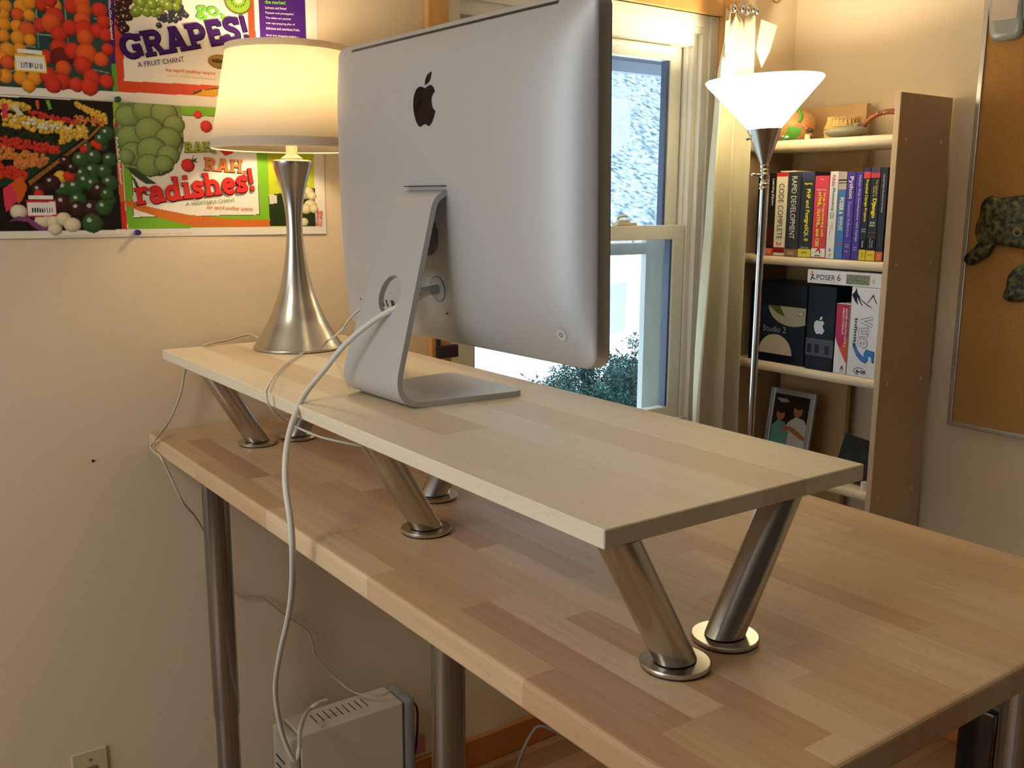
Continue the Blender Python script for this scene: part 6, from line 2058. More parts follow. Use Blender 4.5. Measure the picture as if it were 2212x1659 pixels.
# ---------------------------------------------------------------- white tower under the desk
tw = thing('computer_tower', 'slim off white computer tower with a grey rear end under the desk', 'computer', (.005, .195, 0))
TWM = mat('offwhite_metal', S(214, 205, 186), .5, bump=(400, .1, .0004)); TWG = mat('grey_plastic', S(150, 150, 152), .45)
TH_ = .354
MB().box(0, .097, .03, .297, 0, TH_, .004).build('case', TWM, tw)
fr = MB().box(0, .097, 0, .0292, 0, TH_, .010, 3).build('front_bezel', mat('offwhite_bezel', S(206, 198, 180), .45), tw)
b = MB(); b.box(0, .097, .2975, .335, 0, TH_, .016, 4).build('rear_cap', TWG, tw)
b = MB()
for k in range(9): b.box(.024, .066, .085+k*.0165, .0875+k*.0165, TH_, TH_+.0006)
b.build('top_vents', mat('vent_brown', S(84, 74, 60), .7), tw)
b = MB()
for k in range(4): b.box(.022, .072, -.0007, .0, .215+k*.022, .220+k*.022)
b.box(.03, .06, -.0007, 0, .16, .166)
b.build('front_slots', BLACK, fr)
pk = tag(MB().box(0, .004, 0, .034, 0, .05, .001).build('pink_card', mat('pink_card', S(196, 120, 120), .7), None, loc=(-.035, .60, .105)), 'small pink card behind the white tower by the desk leg', 'card')
pk.rotation_euler = (0, math.radians(-5), 0)
ct = thing('black_cabinet', 'black cabinet on the floor under the right end of the desk', 'cabinet', (1.205, 1.0, 0))
MB().box(0, .070, .0, .20, .02, .70, .004).build('body', BLACK, ct); MB().box(0.004, .066, -.012, -.0005, .03, .69, .003).build('front_panel', BLACKG, ct)
for px_, py_ in ((.012, .02), (.058, .02), (.012, .18), (.058, .18)): MB().lathe([(0, 0), (.009, 0), (.009, .0195), (0, .0195)], 16, (px_, py_, 0), False, False).build('foot', BLACK, ct, True)

# ---------------------------------------------------------------- wall outlet, nail
ol = thing('wall_outlet', 'ivory wall outlet plate low on the wall at the left', 'outlet', (WX, -.193, .336))
MB().box(.0004, .006, -.036, .036, -.058, .060, .0025).build('plate', mat('ivory_plate', S(206, 188, 150), .4), ol)
MB().lathe([(0, 0), (.003, 0), (.003, .0012), (0, .0012)], 14, (.006, 0, .040), False, False, M=Matrix.Rotation(math.pi/2, 4, 'Y')).build('screw', STEELP, ol, True)
MB().box(.0061, .0085, -.013, .013, .004, .024, .002).build('socket', mat('grey_socket', S(120, 112, 100), .5), ol)
nl = tag(MB().lathe([(0, 0), (.0028, 0), (.0028, .002), (0, .003)], 12, M=Matrix.Rotation(math.pi/2, 4, 'Y'), cap0=False, cap1=False).build('nail', BLACK, None, True, loc=(WX+.0002, -.14, 1.026)), 'small dark nail head alone in the cream wall left of the desk', 'nail')

# ---------------------------------------------------------------- posters
INKC = dict(paper=S(236, 228, 214), white=S(238, 234, 226), teal=S(46, 72, 62), tray=S(120, 150, 128), orange_red=S(206, 70, 40), purple=S(70, 30, 116), green=S(84, 160, 50),
            black=S(24, 22, 20), yellow=S(226, 190, 40), kiwi_skin=S(110, 90, 40), kiwi=S(142, 182, 62), kiwi_core=S(226, 226, 170), banana=S(214, 160, 40), figd=S(84, 58, 30),
            market=S(30, 22, 16), yellow_green=S(158, 180, 50), spine_orange=S(206, 106, 50), red=S(204, 44, 36), leaf_green=S(118, 176, 44), lime=S(184, 196, 44),
            tag=S(210, 204, 180), art1=S(128, 148, 82), leafd=S(56, 76, 40), carrot=S(206, 112, 44), wood=S(150, 96, 44), mgreen=S(30, 60, 34), eggp=S(126, 70, 110),
            pink=S(214, 60, 84), orange_card=S(210, 90, 36), cauli=S(38, 52, 26))
FR = dict(o=S(232, 150, 44), r=S(220, 92, 40), R=S(206, 56, 36), d=S(110, 36, 28), gd=S(66, 34, 32), gb=S(66, 66, 78), gg=S(130, 152, 50), fig=S(150, 116, 66), cw=S(226, 218, 170), art=S(136, 156, 90),
          rad=S(212, 48, 44), my=S(226, 180, 62), mo=S(216, 130, 60), md=S(44, 52, 26), gp=S(58, 92, 48), gar=S(228, 214, 180))
def poster(name, label, y0, y1, z0, z1, ops, seed, xoff, res=.00145, curl=.004):
    R = np.random.default_rng(seed)
    ny = int((y1-y0)/res)+1; nz = int((z1-z0)/res)+1
    Y, Z = np.meshgrid(np.linspace(y0, y1, ny), np.linspace(z0, z1, nz), indexing='ij')
    C = np.ones((ny, nz, 3))*np.array(INKC['paper'])
    nzmap = R.random((ny, nz))
    for op in ops:
        k, c = op[0], op[1]
        if k in ('p', 'n'):
            P = op[2]; ins = np.zeros((ny, nz), bool)
            ys = [p[0] for p in P]; zs = [p[1] for p in P]
            j = len(P)-1
            for i in range(len(P)):
                (ya, za), (yb, zb) = P[i], P[j]
                if za != zb:
                    cnd = ((za > Z) != (zb > Z)) & (Y < (yb-ya)*(Z-za)/(zb-za)+ya); ins ^= cnd
                j = i
            col = np.array(INKC[c])
            if c == 'carrot': C[ins] = col*(.93+.14*nzmap[ins])[:, None]
            elif c in ('market', 'cauli', 'teal', 'wood'):
                C[ins] = col*(.6+.8*nzmap[ins])[:, None]
            else: C[ins] = col
        else:
            cy, cz, ry, rz = op[2:6]; q = ((Y-cy)/ry)**2+((Z-cz)/rz)**2; ins = q < 1
            if not ins.any(): continue
            if k == 'e': C[ins] = INKC[c]
            else:
                hl = ((Y[ins]-cy)/ry+.3)**2+((Z[ins]-cz)/rz-.35)**2     # how the printed photograph of the fruit shades off
                s = np.clip(1.12-.34*hl-.25*q[ins]**4, .25, 1.3)
                col = np.array(FR[c])*s[:, None]*(.93+.14*nzmap[ins])[:, None]
                if c in ('gp', 'gd', 'gg', 'gb'): col = np.where((hl < .05)[:, None], col*.4+.5, col)          # printed glints
                if c == 'art': col = np.where(((q[ins] > .80) & (Z[ins] > cz-.3*rz))[:, None], col*np.array([.62, .66, .6]), col)
                C[ins] = col
    C = np.clip(C, 0, 1)
    me = bpy.data.meshes.new(name)
    uy = (Y-y0)/(y1-y0); uz = (Z-z0)/(z1-z0)
    X = xoff+curl*np.clip(uy-.9, 0, 1)**1*6*np.clip(.35-uz, 0, 1)+.0015*np.sin(uy*9)*np.clip(.2-uz, 0, 1)*3
    co = np.stack([X, Y, Z], -1).reshape(-1, 3).astype('f')
    idx = np.arange(ny*nz).reshape(ny, nz)
    q = np.stack([idx[:-1, :-1], idx[1:, :-1], idx[1:, 1:], idx[:-1, 1:]], -1).reshape(-1, 4)
    me.vertices.add(ny*nz); me.vertices.foreach_set('co', co.ravel())
    me.loops.add(q.size); me.loops.foreach_set('vertex_index', q.ravel().astype('i'))
    me.polygons.add(len(q)); me.polygons.foreach_set('loop_start', np.arange(0, q.size, 4, dtype='i'))
    me.update(calc_edges=True)
    at = me.color_attributes.new('ink', 'FLOAT_COLOR', 'POINT')
    at.data.foreach_set('color', np.concatenate([C.reshape(-1, 3), np.ones((ny*nz, 1))], 1).astype('f').ravel())
    me.polygons.foreach_set('use_smooth', np.ones(len(q), bool))
    return tag(link(name, me, print_mat('poster_print')), label, 'poster')
TINK = dict(poster_lime=S(116, 190, 50), poster_purple=S(62, 24, 96), poster_coral=S(222, 110, 70), poster_sand=S(214, 170, 120), poster_white=S(240, 234, 226), poster_olive=S(160, 170, 50), poster_orange=S(214, 120, 60), poster_red=S(206, 46, 42), poster_green=S(70, 120, 50))
def poster_text(par, items, x):
    for it in items:
        s, a, c, h, inkname, style = it[:6]
        A = Vector((x, a[0], a[1])); B2 = Vector((x, c[0], c[1])); m = ink(inkname, TINK[inkname])
        if style == 'spine':
            hh = it[6]; r = (B2-A); lettering(s, m, par, A+Vector((0, -hh/2, 0)), r, Vector((1, 0, 0)).cross(r), r.length, hh, 'bold')
            continue
        r = B2-A; u = Vector((1, 0, 0)).cross(r)
        if style == 'slab':
            polys, adv = slab_polys(s, .255); dk = ink('poster_outline', S(30, 24, 26)); b = MB(); rn = r.normalized(); un = u.normalized()
            for p in polys: b.prism([((xx+.02)/adv*r.length, (yy-.02)*h) for xx, yy in p], A-Vector((.0016-1e-5*polys.index(p), 0, 0)), rn, un)
            wht = polys
            b.build('lettering_outline', dk, par)
        lettering(s, m, par, A, r, u, r.length, h, style)
up = poster('fruit_poster', 'upper wall poster of fruit photos with a big purple title', -.31, .388, 1.7425, 2.05, POSTER_UPPER, 1, WX+.0012, curl=0)
poster_text(up, TEXT_UPPER, WX+.0034)
lo = poster('vegetable_poster', 'lower wall poster of vegetable photos with a big red title', -.33, .394, 1.4785, 1.7415, POSTER_LOWER, 2, WX+.0022)
poster_text(lo, TEXT_LOWER, WX+.0044)
def push_pin(y, z, m, label):
    t = thing('push_pin', label, 'push pin', (WX+.0015, y, z)); MY = Matrix.Rotation(math.pi/2, 4, 'Y')
    MB().lathe([(0, .0025), (.0055, .0025), (.0058, .005), (.0034, .007), (.0034, .013), (.0056, .015), (.0056, .017), (0, .0175)], 20, M=MY, cap0=False, cap1=False).build('head', m, t, True)
    MB().lathe([(0, 0), (.0006, 0), (.0006, .003), (0, .003)], 8, M=MY, cap0=False, cap1=False).build('needle', STEELP, t)
push_pin(-.0465, 1.745, mat('green_plastic', S(30, 92, 56), .3), 'green push pin at the seam between the two wall posters')
push_pin(-.025, 1.487, mat('purple_plastic', S(66, 44, 130), .3), 'purple push pin in the bottom margin of the vegetable poster')

# ---------------------------------------------------------------- floor lamp
fl = thing('floor_lamp', 'lit torchiere floor lamp with white glass bowl and steel pole', 'lamp', (.2468, 1.5524, 0))
MB().lathe([(0, .0005), (.135, .0005), (.138, .006), (.13, .016), (.06, .026), (.018, .034), (.012, .05), (0, .05)], 64, cap0=False, cap1=False).build('base', NICKEL, fl, True)
MB().lathe([(.0098, .045), (.0098, 1.59)], 32).build('pole', mat('pole_steel', (.58, .56, .56), .2, 1.0), fl, True)
MB().lathe([(.0098, 1.588), (.0125, 1.590), (.0125, 1.594), (.0105, 1.597), (.0125, 1.600), (.0125, 1.604), (.0095, 1.607), (.0095, 1.613), (.008, 1.615)], 28).build('collar', NICKEL, fl, True)
MB().sphere((0, 0, 1.626), .0125, .0125, .013).build('joint', NICKEL, fl, True)
_lat = Vector((.59, .807, 0))
MB().tube([_lat*-.008+Vector((0, 0, 1.627)), _lat*-.022+Vector((0, 0, 1.627))], .0045, 10, 1).sphere(_lat*-.029+Vector((0, 0, 1.628)), .008, .008, .005, 14, 10).build('switch_key', NICKEL, fl, True)
hd = Matrix.Translation((0, 0, 1.63)) @ Matrix.Rotation(math.radians(3.0), 4, Vector((-.807, .59, 0))*-1)
HM = Matrix(hd)
def hl(prof, name, m, n=64, **k): return MB().lathe([(r_, z_-1.63) for r_, z_ in prof], n, M=HM, **k).build(name, m, fl, True)
hl([(.008, 1.634), (.0115, 1.637), (.0115, 1.641), (.0095, 1.644), (.0115, 1.648), (.0115, 1.653), (.0100, 1.656)], 'collar', NICKEL, 28)
hl([(.0095, 1.655), (.0115, 1.657), (.0462, 1.746), (.0475, 1.7475), (.044, 1.7475)], 'cone', NICKEL)
kp = HM @ Vector((0, 0, .092)); 
MB().tube([kp-_lat*.034, kp-_lat*.046], .002, 8, 1).sphere(kp-_lat*.047, .0045, .0045, .0045, 12, 8).build('thumb_screw', NICKEL, fl, True)
OPAL = translucent('opal_glass', S(255, 250, 236), .7, emit=(1.0, .90, .66), estr=2.2)
bw = hl([(.0442, 1.7475), (.0470, 1.752), (.100, 1.812), (.150, 1.866), (.1545, 1.8735), (.1525, 1.8775)], 'bowl', OPAL, cap0=False, cap1=False)
md = bw.modifiers.new('solid', 'SOLIDIFY'); md.thickness = .003
fb = mat('floor_bulb', (1, .9, .7), .4, emit=(1.0, .82, .56), estr=FLOOR_BULB)
bp = HM @ Vector((0, 0, .165))
MB().sphere(bp, .03, .03, .038).build('bulb', fb, fl, True)
MB().lathe([(0, .10), (.016, .10), (.016, .135), (0, .135)], 20, M=HM, cap0=False, cap1=False).build('socket', WHITEP, fl, True)

# ---------------------------------------------------------------- bookcase
BX0, BX1, BYF, BYB = -.022, .508, 1.758, 2.003
bc = thing('bookcase', 'pale maple bookcase in the corner beside the floor lamp', 'bookcase', (BX0, BYF, 0))
W_ = BX1-BX0; D_ = BYB-BYF
for x in (0, W_-.017):
    sp = MB().box(x, x+.017, 0, D_, 0, 1.837, .0015).build('side_panel', CASEW, bc)
    if x:
        for zz in (1.718, 1.391, 1.0645, .741, .42, .10):
            for yy in (.036, .200):
                MB().lathe([(0, 0), (.0055, 0), (.0052, .0012), (.003, .0022), (0, .0024)], 16, (x+.0172, yy, zz), False, False, M=Matrix.Rotation(math.pi/2, 4, 'Y')).build('dowel_cap', SHELFW, sp, True)
SHZ = (1.732, 1.400, 1.078, .757, .436, .116)
for zz in SHZ:
    b = MB(); n = 8; t = .028
    pr = [(D_-.045, 0), (D_-.045, -t)]+[(.010-.010*math.sin(math.pi*k/n), -t/2-t/2*math.cos(math.pi*k/n)) for k in range(n+1)]
    b.prism(pr, (.0172, 0, zz), (0, 1, 0), (0, 0, 1), W_-.0344, n=(1, 0, 0)); b.build('shelf_board', SHELFW, bc, True, 35)
MB().box(.038, .290, D_-.040, D_-.020, .0, 1.839, .001).build('back_board', PANELW, bc)

# ---- books
def book(x0, x1, zt, m, label, texts=(), blocks=(), y=1.762, depth=.17, zb=1.4003, lean=0.0):
    t = thing('book', label, 'book', ((x0+x1)/2, y, zb), 0, 'books on the second shelf')
    w = x1-x0-.0006; h = zt-zb
    b = MB(); b.box(-w/2, -w/2+.0018, .0022, depth, 0, h, .0006, 1); b.box(w/2-.0018, w/2, .0022, depth, 0, h, .0006, 1)
    b.box(-w/2, w/2, 0, .0022, 0, h, .0008, 1)
    b.build('cover', m, t)
    MB().box(-w/2+.0019, w/2-.0019, .0023, depth-.004, .002, h-.003).build('pages', mat('book_pages', S(222, 212, 186), .8), t)
    for za, zb_, c in blocks:
        MB().box(-w/2+.0002, w/2-.0002, -.0004, -.0001, za*h, zb_*h).build('spine_band', ink(c[0], c[1]), t)
    for tx in texts:
        s, a, e, off, th, c = tx[:6]; st_ = tx[6] if len(tx) > 6 else 'plain'
        # spine lettering reads downwards from fraction a to fraction e of the height
        if len(tx) > 7:
            lettering(s, ink(c[0], c[1]), t, (off*w-th/2, -.0007, e*h), (1, 0, 0), (0, 0, 1), th, (a-e)*h, st_)
        else:
            lettering(s, ink(c[0], c[1]), t, (off*w-th/2, -.0007, a*h), (0, 0, -1), (1, 0, 0), (a-e)*h, th, st_)
    return t
def bm_(name, c, rough=.4): return mat('cover_'+name, c, rough, 0, .4)
IW = ('white', S(232, 228, 216)); IY = ('yellow_ink', S(236, 216, 60)); IK = ('black', S(24, 22, 22)); IR = ('red_ink', S(196, 40, 44)); IOR = ('orange_band', S(222, 104, 50)); IYB = ('yellow_band', S(226, 196, 60)); IDK = ('dark_blue', S(22, 28, 44))
K_ = bm_('black', (.012, .012, .013))
book(.052, .0735, 1.636, K_, 'black book half hidden behind the floor lamp pole')
book(.0742, .0925, 1.634, bm_('grey', S(160, 158, 146)), 'thin grey book at the left end of the row beside the lamp pole', [('HTML5 and CSS3', .93, .48, 0, .0085, IK), ('dpunkt', .20, .12, 0, .005, IK)], [(.95, .99, IR)])
book(.0930, .1190, 1.640, bm_('black_brown', S(20, 14, 12)), 'black book with a white title and an orange foot band', [('Learning jQuery', .93, .60, .12, .0105, IW, 'bold'), ('PACKT', .06, .02, .0, .006, IW)], [(0, .085, IOR), (.12, .34, ('ember', S(70, 26, 14)))])
book(.1195, .1610, 1.640, bm_('cream', S(226, 218, 192)), 'thick cream book with a red band across the top of its spine', [('CODE COMPLETE', .87, .20, 0, .019, ('grey_ink', S(70, 66, 60))), ('2', .17, .12, 0, .015, IR)], [(.955, 1, IR), (.035, .10, ('dark_red', S(140, 24, 26)))])
book(.1616, .2085, 1.641, bm_('charcoal', S(40, 40, 42)), 'thick charcoal book with a tan foot band', [('RAPID DEVELOPMENT', .95, .21, 0, .018, IW), ('Microsoft', .062, .045, 0, .02, IW, 'plain', 1), ('PRESS', .038, .02, 0, .02, IW, 'plain', 1)], [(0, .085, ('tan', S(150, 110, 72)))])
book(.2092, .2545, 1.641, K_, 'thick black book with a big yellow title and a yellow foot band', [('PHP and PostgreSQL 8', .80, .19, .05, .018, IY, 'bold'), ('Beginning', .875, .845, .05, .026, IY, 'bold', 1), ('Gilmore, Treat', .125, .10, 0, .026, IW, 'plain', 1), ('apress', .065, .03, 0, .018, IK, 'plain', 1)], [(0, .095, ('lemon', S(224, 210, 70))), (.905, 1, ('blue_photo', S(52, 58, 88)))])
book(.2552, .3035, 1.629, bm_('crimson', S(196, 44, 62)), 'thick crimson book with a two line yellow title', [('Web Programming with', .80, .26, .20, .0105, IY, 'bold'), ('HTML, XHTML, and CSS', .80, .14, -.12, .0135, IY, 'heavy'), ('Beginning', .845, .815, .0, .030, IW, 'plain', 1), ('Wrox', .965, .95, 0, .012, IW, 'plain', 1), ('wrox', .035, .018, -.02, .020, IK, 'heavy', 1)], [(.01, .115, IW)])
_wx = [o for o in COL.objects if o.get('label', '').startswith('thick crimson')][0]
MB().prism([(-.011, .013), (-.001, .027), (.006, .026), (.010, .013), (.005, .013), (.003, .022), (-.003, .018)], (0, -.0009, 0), (1, 0, 0), (0, 0, 1)).build('emblem', ink(*IR), _wx)
book(.3045, .3325, 1.640, bm_('white', S(226, 224, 218)), 'white book with a red and black title between the crimson and blue ones', [('Adobe', .965, .83, .0, .0125, IR), ('Photoshop', .81, .55, .0, .0125, IK), ('CS2', .53, .46, .0, .0125, IK), ('CLASSROOM', .42, .33, .12, .005, IR), ('IN A BOOK', .38, .27, -.12, .005, IR), ('a', .12, .08, 0, .006, IK), ('Ps', .05, .02, 0, .008, IR)])
book(.3332, .3600, 1.638, bm_('sky_blue', S(52, 102, 164)), 'blue book with a grey upper third on its spine', [('POSER 6', .71, .52, .04, .014, IW, 'heavy'), ('REVEALED', .49, .33, .12, .009, IW, 'bold'), ('The Official Guide', .49, .33, -.18, .004, IW), ('3D', .20, .16, 0, .010, ('pinkish', S(206, 96, 110)), 'bold', 1)], [(.80, 1, ('warm_grey', S(182, 168, 154))), (.90, .915, ('rust_lines', S(150, 96, 80))), (.87, .88, ('rust_lines', S(150, 96, 80)))])
book(.3607, .3868, 1.637, bm_('violet', S(58, 36, 142)), 'violet book with a large white word at the top of its spine', [('Python', .95, .70, .0, .0155, IW, 'bold'), ('Essential Reference', .66, .26, .0, .010, ('lilac', S(190, 180, 222))), ('Fourth', .18, .165, 0, .013, IW, 'plain', 1), ('Edition', .155, .14, 0, .013, IW, 'plain', 1), ('Beazley', .10, .085, 0, .012, IW, 'plain', 1)])
book(.3875, .4110, 1.637, MATS['cover_violet'], 'violet book with a long thin white title, next to the black spines', [('Python Web Development with Django', .96, .21, .06, .0088, IW), ('Forcier', .15, .135, 0, .010, IW, 'plain', 1), ('Bissex', .125, .11, 0, .010, IW, 'plain', 1)], )
book(.4117, .4330, 1.648, bm_('ink_blue', S(18, 20, 26)), 'black book with a yellow foot band and thin yellow title, left of its thicker twin', [('Practical Django Projects', .87, .42, .05, .0105, IY, 'bold'), ('SECOND', .345, .33, 0, .013, IW, 'plain', 1), ('EDITION', .32, .305, 0, .013, IW, 'plain', 1), ('Bennett', .21, .14, 0, .006, IW), ('apress', .08, .03, 0, .005, IK)], [(0, .115, IYB), (.885, .955, ('rose', S(206, 64, 80))), (.955, 1, ('blue_photo', S(52, 58, 88))), (.118, .23, IDK)])
book(.4337, .4620, 1.648, MATS['cover_ink_blue'], 'black book with a yellow foot band and one large yellow word', [('The Definitive', .87, .69, .22, .006, IY), ('Guide to', .80, .69, -.05, .006, IY), ('Django', .67, .46, .02, .0155, IY, 'heavy'), ('SECOND', .42, .40, 0, .016, IW, 'bold', 1), ('EDITION', .39, .37, 0, .016, IW, 'bold', 1), ('Holovaty', .22, .14, .12, .005, IW), ('Kaplan-Moss', .24, .14, -.12, .005, IW), ('apress', .07, .05, 0, .015, IK, 'plain', 1)], [(0, .11, IYB), (.89, .94, ('rose', S(206, 64, 80))), (.94, 1, ('blue_photo2', S(80, 70, 92))), (.115, .24, IDK), (.30, .304, ('tan', S(150, 110, 72))), (.255, .259, ('tan', S(150, 110, 72)))])
book(.4627, .4845, 1.647, bm_('night_blue', S(18, 22, 34)), 'dark blue book with an orange foot band against the bookcase side', [('Learning Website Development with Django', .93, .52, .0, .006, IW), ('Ayman Hourieh', .28, .16, 0, .004, ('rust_lines', S(150, 96, 80))), ('PACKT', .075, .02, 0, .007, IW)], [(0, .10, IOR)])
tag(MB().box(.122, .178, 1.775, 1.86, 1.6415, 1.6455, .0015).build('booklet', mat('cream_paper', S(222, 214, 190), .8)), 'cream booklet lying flat on top of the cream and charcoal books', 'booklet')

# ---- boxes on the third shelf
ZB = 1.0783
def carton(name, label, x0, x1, zt, m, y=1.765, depth=.15, z=ZB):
    t = thing(name, label, 'box', ((x0+x1)/2, y, z)); MB().box(-(x1-x0)/2, (x1-x0)/2, 0, depth, 0, zt-z, .001, 1).build('carton', m, t)
    return t
SB = mat('satin_black_card', (.006, .007, .010), .35, 0, .12)
hx = carton('software_box', 'large black software box with pale round shapes, at the left of the boxes', .035, .243, 1.318, SB, y=1.775)
def flat(par, pts, name, m, y=-.0005): return MB().prism(pts, (0, y, 0), (1, 0, 0), (0, 0, 1)).build(name, m, par, tri=True)
flat(hx, [(-.06, .026), (.103, .026), (.103, .172), (-.06, .172)], 'picture_panel', ink('panel_navy', S(22, 30, 46)), -.0004)
flat(hx, [(.028+.062*math.cos(a)-.03, .026+.060*math.sin(a)) for a in [math.pi*k/20 for k in range(21)]], 'printed_dome', ink('dome_cream', S(190, 180, 152)), -.0006)
flat(hx, [(-.035, .172)]+[(.055+.088*math.cos(a), .172+.058*math.sin(a)) for a in [math.pi+math.pi*k/24*.70 for k in range(25)]]+[(.103, .127), (.103, .172)], 'printed_dome', ink('dome_grey', S(160, 158, 136)), -.0006)
flat(hx, [(-.035, .172), (.01, .172), (.03, .14), (.0, .15)], 'printed_shade', ink('dome_green', S(70, 96, 40)), -.0007)
lettering('Studio 2', ink('pale_grey', S(150, 150, 150)), hx, (-.05, -.0008, .092), (1, 0, 0), (0, 0, 1), .085, .018, 'plain')
MB().box(-.06, .0, -.0008, -.0005, .083, .0838).build('subtitle_line', ink('dim_grey', S(90, 90, 90)), hx)
MB().box(.075, .097, -.0009, -.0006, .148, .162, .0001, 1).build('badge', ink('grey_badge', S(120, 124, 120)), hx)
lettering('HD', ink(*IW), hx, (.0785, -.0012, .1505), (1, 0, 0), (0, 0, 1), .015, .009, 'bold')
ip = carton('gadget_box', 'tall black box with a silver fruit emblem between the software boxes', .2545, .349, 1.320, SB)
for k in (0, 1): flat(ip, [(-.022+a*.037, .104+bb*.040) for a, bb in APPLE[k]], 'emblem', ink('silver', S(206, 214, 222)))
MB().box(-.047, .047, -.0004, -.0001, .040, .088).build('picture_band', ink('smoke_grey', S(84, 86, 96)), ip)
for xx in (-.034, -.008, .026): MB().box(xx-.007, xx+.007, -.0008, -.0005, .049, .074, .0001, 1).build('printed_icon', ink('slate', S(36, 38, 48)), ip)
MB().box(-.047, .047, -.0006, -.0003, .0885, .0893).build('picture_line', ink('pale_grey', S(150, 150, 150)), ip)
ad = carton('software_box', 'pink and white software box standing between the tall black box and the white one', .3525, .3945, 1.277, mat('white_card', S(226, 226, 230), .4))
ah = 1.277-ZB
flat(ad, [(-.0208, .105), (-.012, .085), (.004, .058), (.0208, .030), (.0208, ah-.001), (-.0208, ah-.001)], 'printed_field', ink('magenta', S(186, 52, 94)))
flat(ad, [(-.004, .070), (.0208, .030), (.0208, .105), (.008, .09)], 'printed_field', ink('warm_orange', S(216, 92, 56)), -.0007)
lettering('ADOBE CREATIVE SUITE 3', ink(*IW), ad, (.0095, -.0009, ah-.012), (0, 0, -1), (1, 0, 0), .108, .0062, 'bold')
lettering('DESIGN PREMIUM', ink(*IW), ad, (.0, -.0009, ah-.012), (0, 0, -1), (1, 0, 0), .074, .0062, 'bold')
flat(ad, [(.002, .012), (.007, .024), (.009, .024), (.014, .012), (.011, .012), (.008, .019), (.005, .012)], 'emblem', ink(*IK)); lettering('Adobe', ink(*IK), ad, (.003, -.0007, .006), (1, 0, 0), (0, 0, 1), .011, .004)
vu = carton('software_box', 'tall white software box with mountain peaks and blue numeral against the bookcase side', .3975, .4865, 1.3265, MATS['white_card'])
NV = ink('navy', S(24, 34, 62))
flat(vu, [(-.043, .226), (-.034, .236), (-.030, .246), (-.026, .232), (-.012, .214), (.008, .202), (.026, .193), (.010, .198), (-.004, .206), (-.012, .212), (-.020, .222), (-.014, .208), (-.006, .196), (-.012, .200), (-.022, .214), (-.026, .222), (-.026, .210), (-.020, .198), (-.032, .208), (-.040, .220)], 'mountain_print', NV)
flat(vu, [(.006, .206), (.018, .224), (.024, .232), (.030, .218), (.038, .206), (.037, .205), (.029, .214), (.0235, .226), (.018, .220), (.007, .205)], 'mountain_print', NV)
GO = ink('pale_outline', S(120, 126, 138))
def outline_word(s, par, o, w, h, m1, m2):
    for t, yy, mm in ((.26, -.0005, m1), (.17, -.0008, m2)):
        pl, adv = slab_polys(s, t); b = MB()
        for p in pl: b.prism([(x/adv*w, y*h) for x, y in p], (o[0], yy-1e-5*pl.index(p), o[1]), (0, 0, -1), (1, 0, 0))
        b.build('lettering', mm, par)
GLY['V'] = (.9, [('a', [(.14, 1.0), (.45, .05)]), ('a', [(.76, 1.0), (.45, .05)])])
outline_word('Vue', vu, (-.013, .172), .090, .040, GO, ink(*('paper_white', S(226, 226, 230))))
lettering('Infinite', ink('slate_ink', S(60, 68, 90)), vu, (-.029, -.0007, .162), (0, 0, -1), (1, 0, 0), .082, .010, 'bold')
F5 = [(.036, .078), (.036, .050), (.031, .049), (.030, .062), (.018, .066), (.020, .054), (.012, .046), (.0, .050), (-.014, .062), (-.026, .084), (-.029, .094), (-.020, .092), (-.012, .076), (.0, .066), (.007, .062), (.006, .072), (.012, .082)]
flat(vu, [(x, z-.004) for x, z in F5], 'numeral_print', ink('blue_numeral', S(60, 130, 200)), -.0006)
flat(vu, [(.003+1.10*(x-.003), .064+1.10*(z-.004-.064)) for x, z in F5], 'numeral_edge', ink('navy_edge', S(40, 70, 120)), -.0004)
lettering('e-on', NV, vu, (-.014, -.0007, .0095), (1, 0, 0), (0, 0, 1), .030, .010, 'bold')
flat(vu, [(-.004+.018*math.cos(a), .016+.0105*math.sin(a)) for a in [.8+k*.22 for k in range(18)]]+[(-.004+.0165*math.cos(a), .016+.0088*math.sin(a)) for a in [.8+k*.22 for k in reversed(range(18))]], 'printed_swoosh', NV)
po = carton('software_box', 'flat white software box lying across the tops of the other boxes', .2465, .4870, 1.3665, MATS['white_card'], z=1.3275, depth=.14)
lettering('POSER', ink(*IK), po, (-.088, -.0006, .011), (1, 0, 0), (0, 0, 1), .062, .015, 'plain')
lettering('6', ink('slate_ink', S(60, 68, 90)), po, (-.020, -.0006, .011), (1, 0, 0), (0, 0, 1), .012, .018, 'plain')
MB().box(-.088, -.012, -.0007, -.0004, .007, .0078).build('printed_line', ink('pale_blue', S(140, 160, 196)), po)
MB().box(.010, .085, -.0006, -.0003, .005, .032).build('printed_plate', ink('sage_plate', S(150, 160, 140)), po)
lettering("COLLECTOR'S", ink('dark_sage', S(96, 108, 90)), po, (.013, -.0010, .021), (1, 0, 0), (0, 0, 1), .068, .009, 'bold')
lettering('EDITION', ink('dark_sage', S(96, 108, 90)), po, (.013, -.0010, .007), (1, 0, 0), (0, 0, 1), .066, .012, 'bold')
lettering('VOL 1', ink('slate_ink', S(60, 68, 90)), po, (.099, -.0006, .010), (0, 0, 1), (-1, 0, 0), .018, .006)
def stroke(par, pts, w, m, y=-.0007):
    b = MB()
    for p, q in zip(pts, pts[1:]):
        dx, dz = q[0]-p[0], q[1]-p[1]; l = math.hypot(dx, dz); nx, nz = -dz/l*w/2, dx/l*w/2
        b.prism([(p[0]-nx, p[1]-nz), (q[0]-nx, q[1]-nz), (q[0]+nx, q[1]+nz), (p[0]+nx, p[1]+nz)], (0, y, 0), (1, 0, 0), (0, 0, 1))
    return b.build('figure_print', m, par)
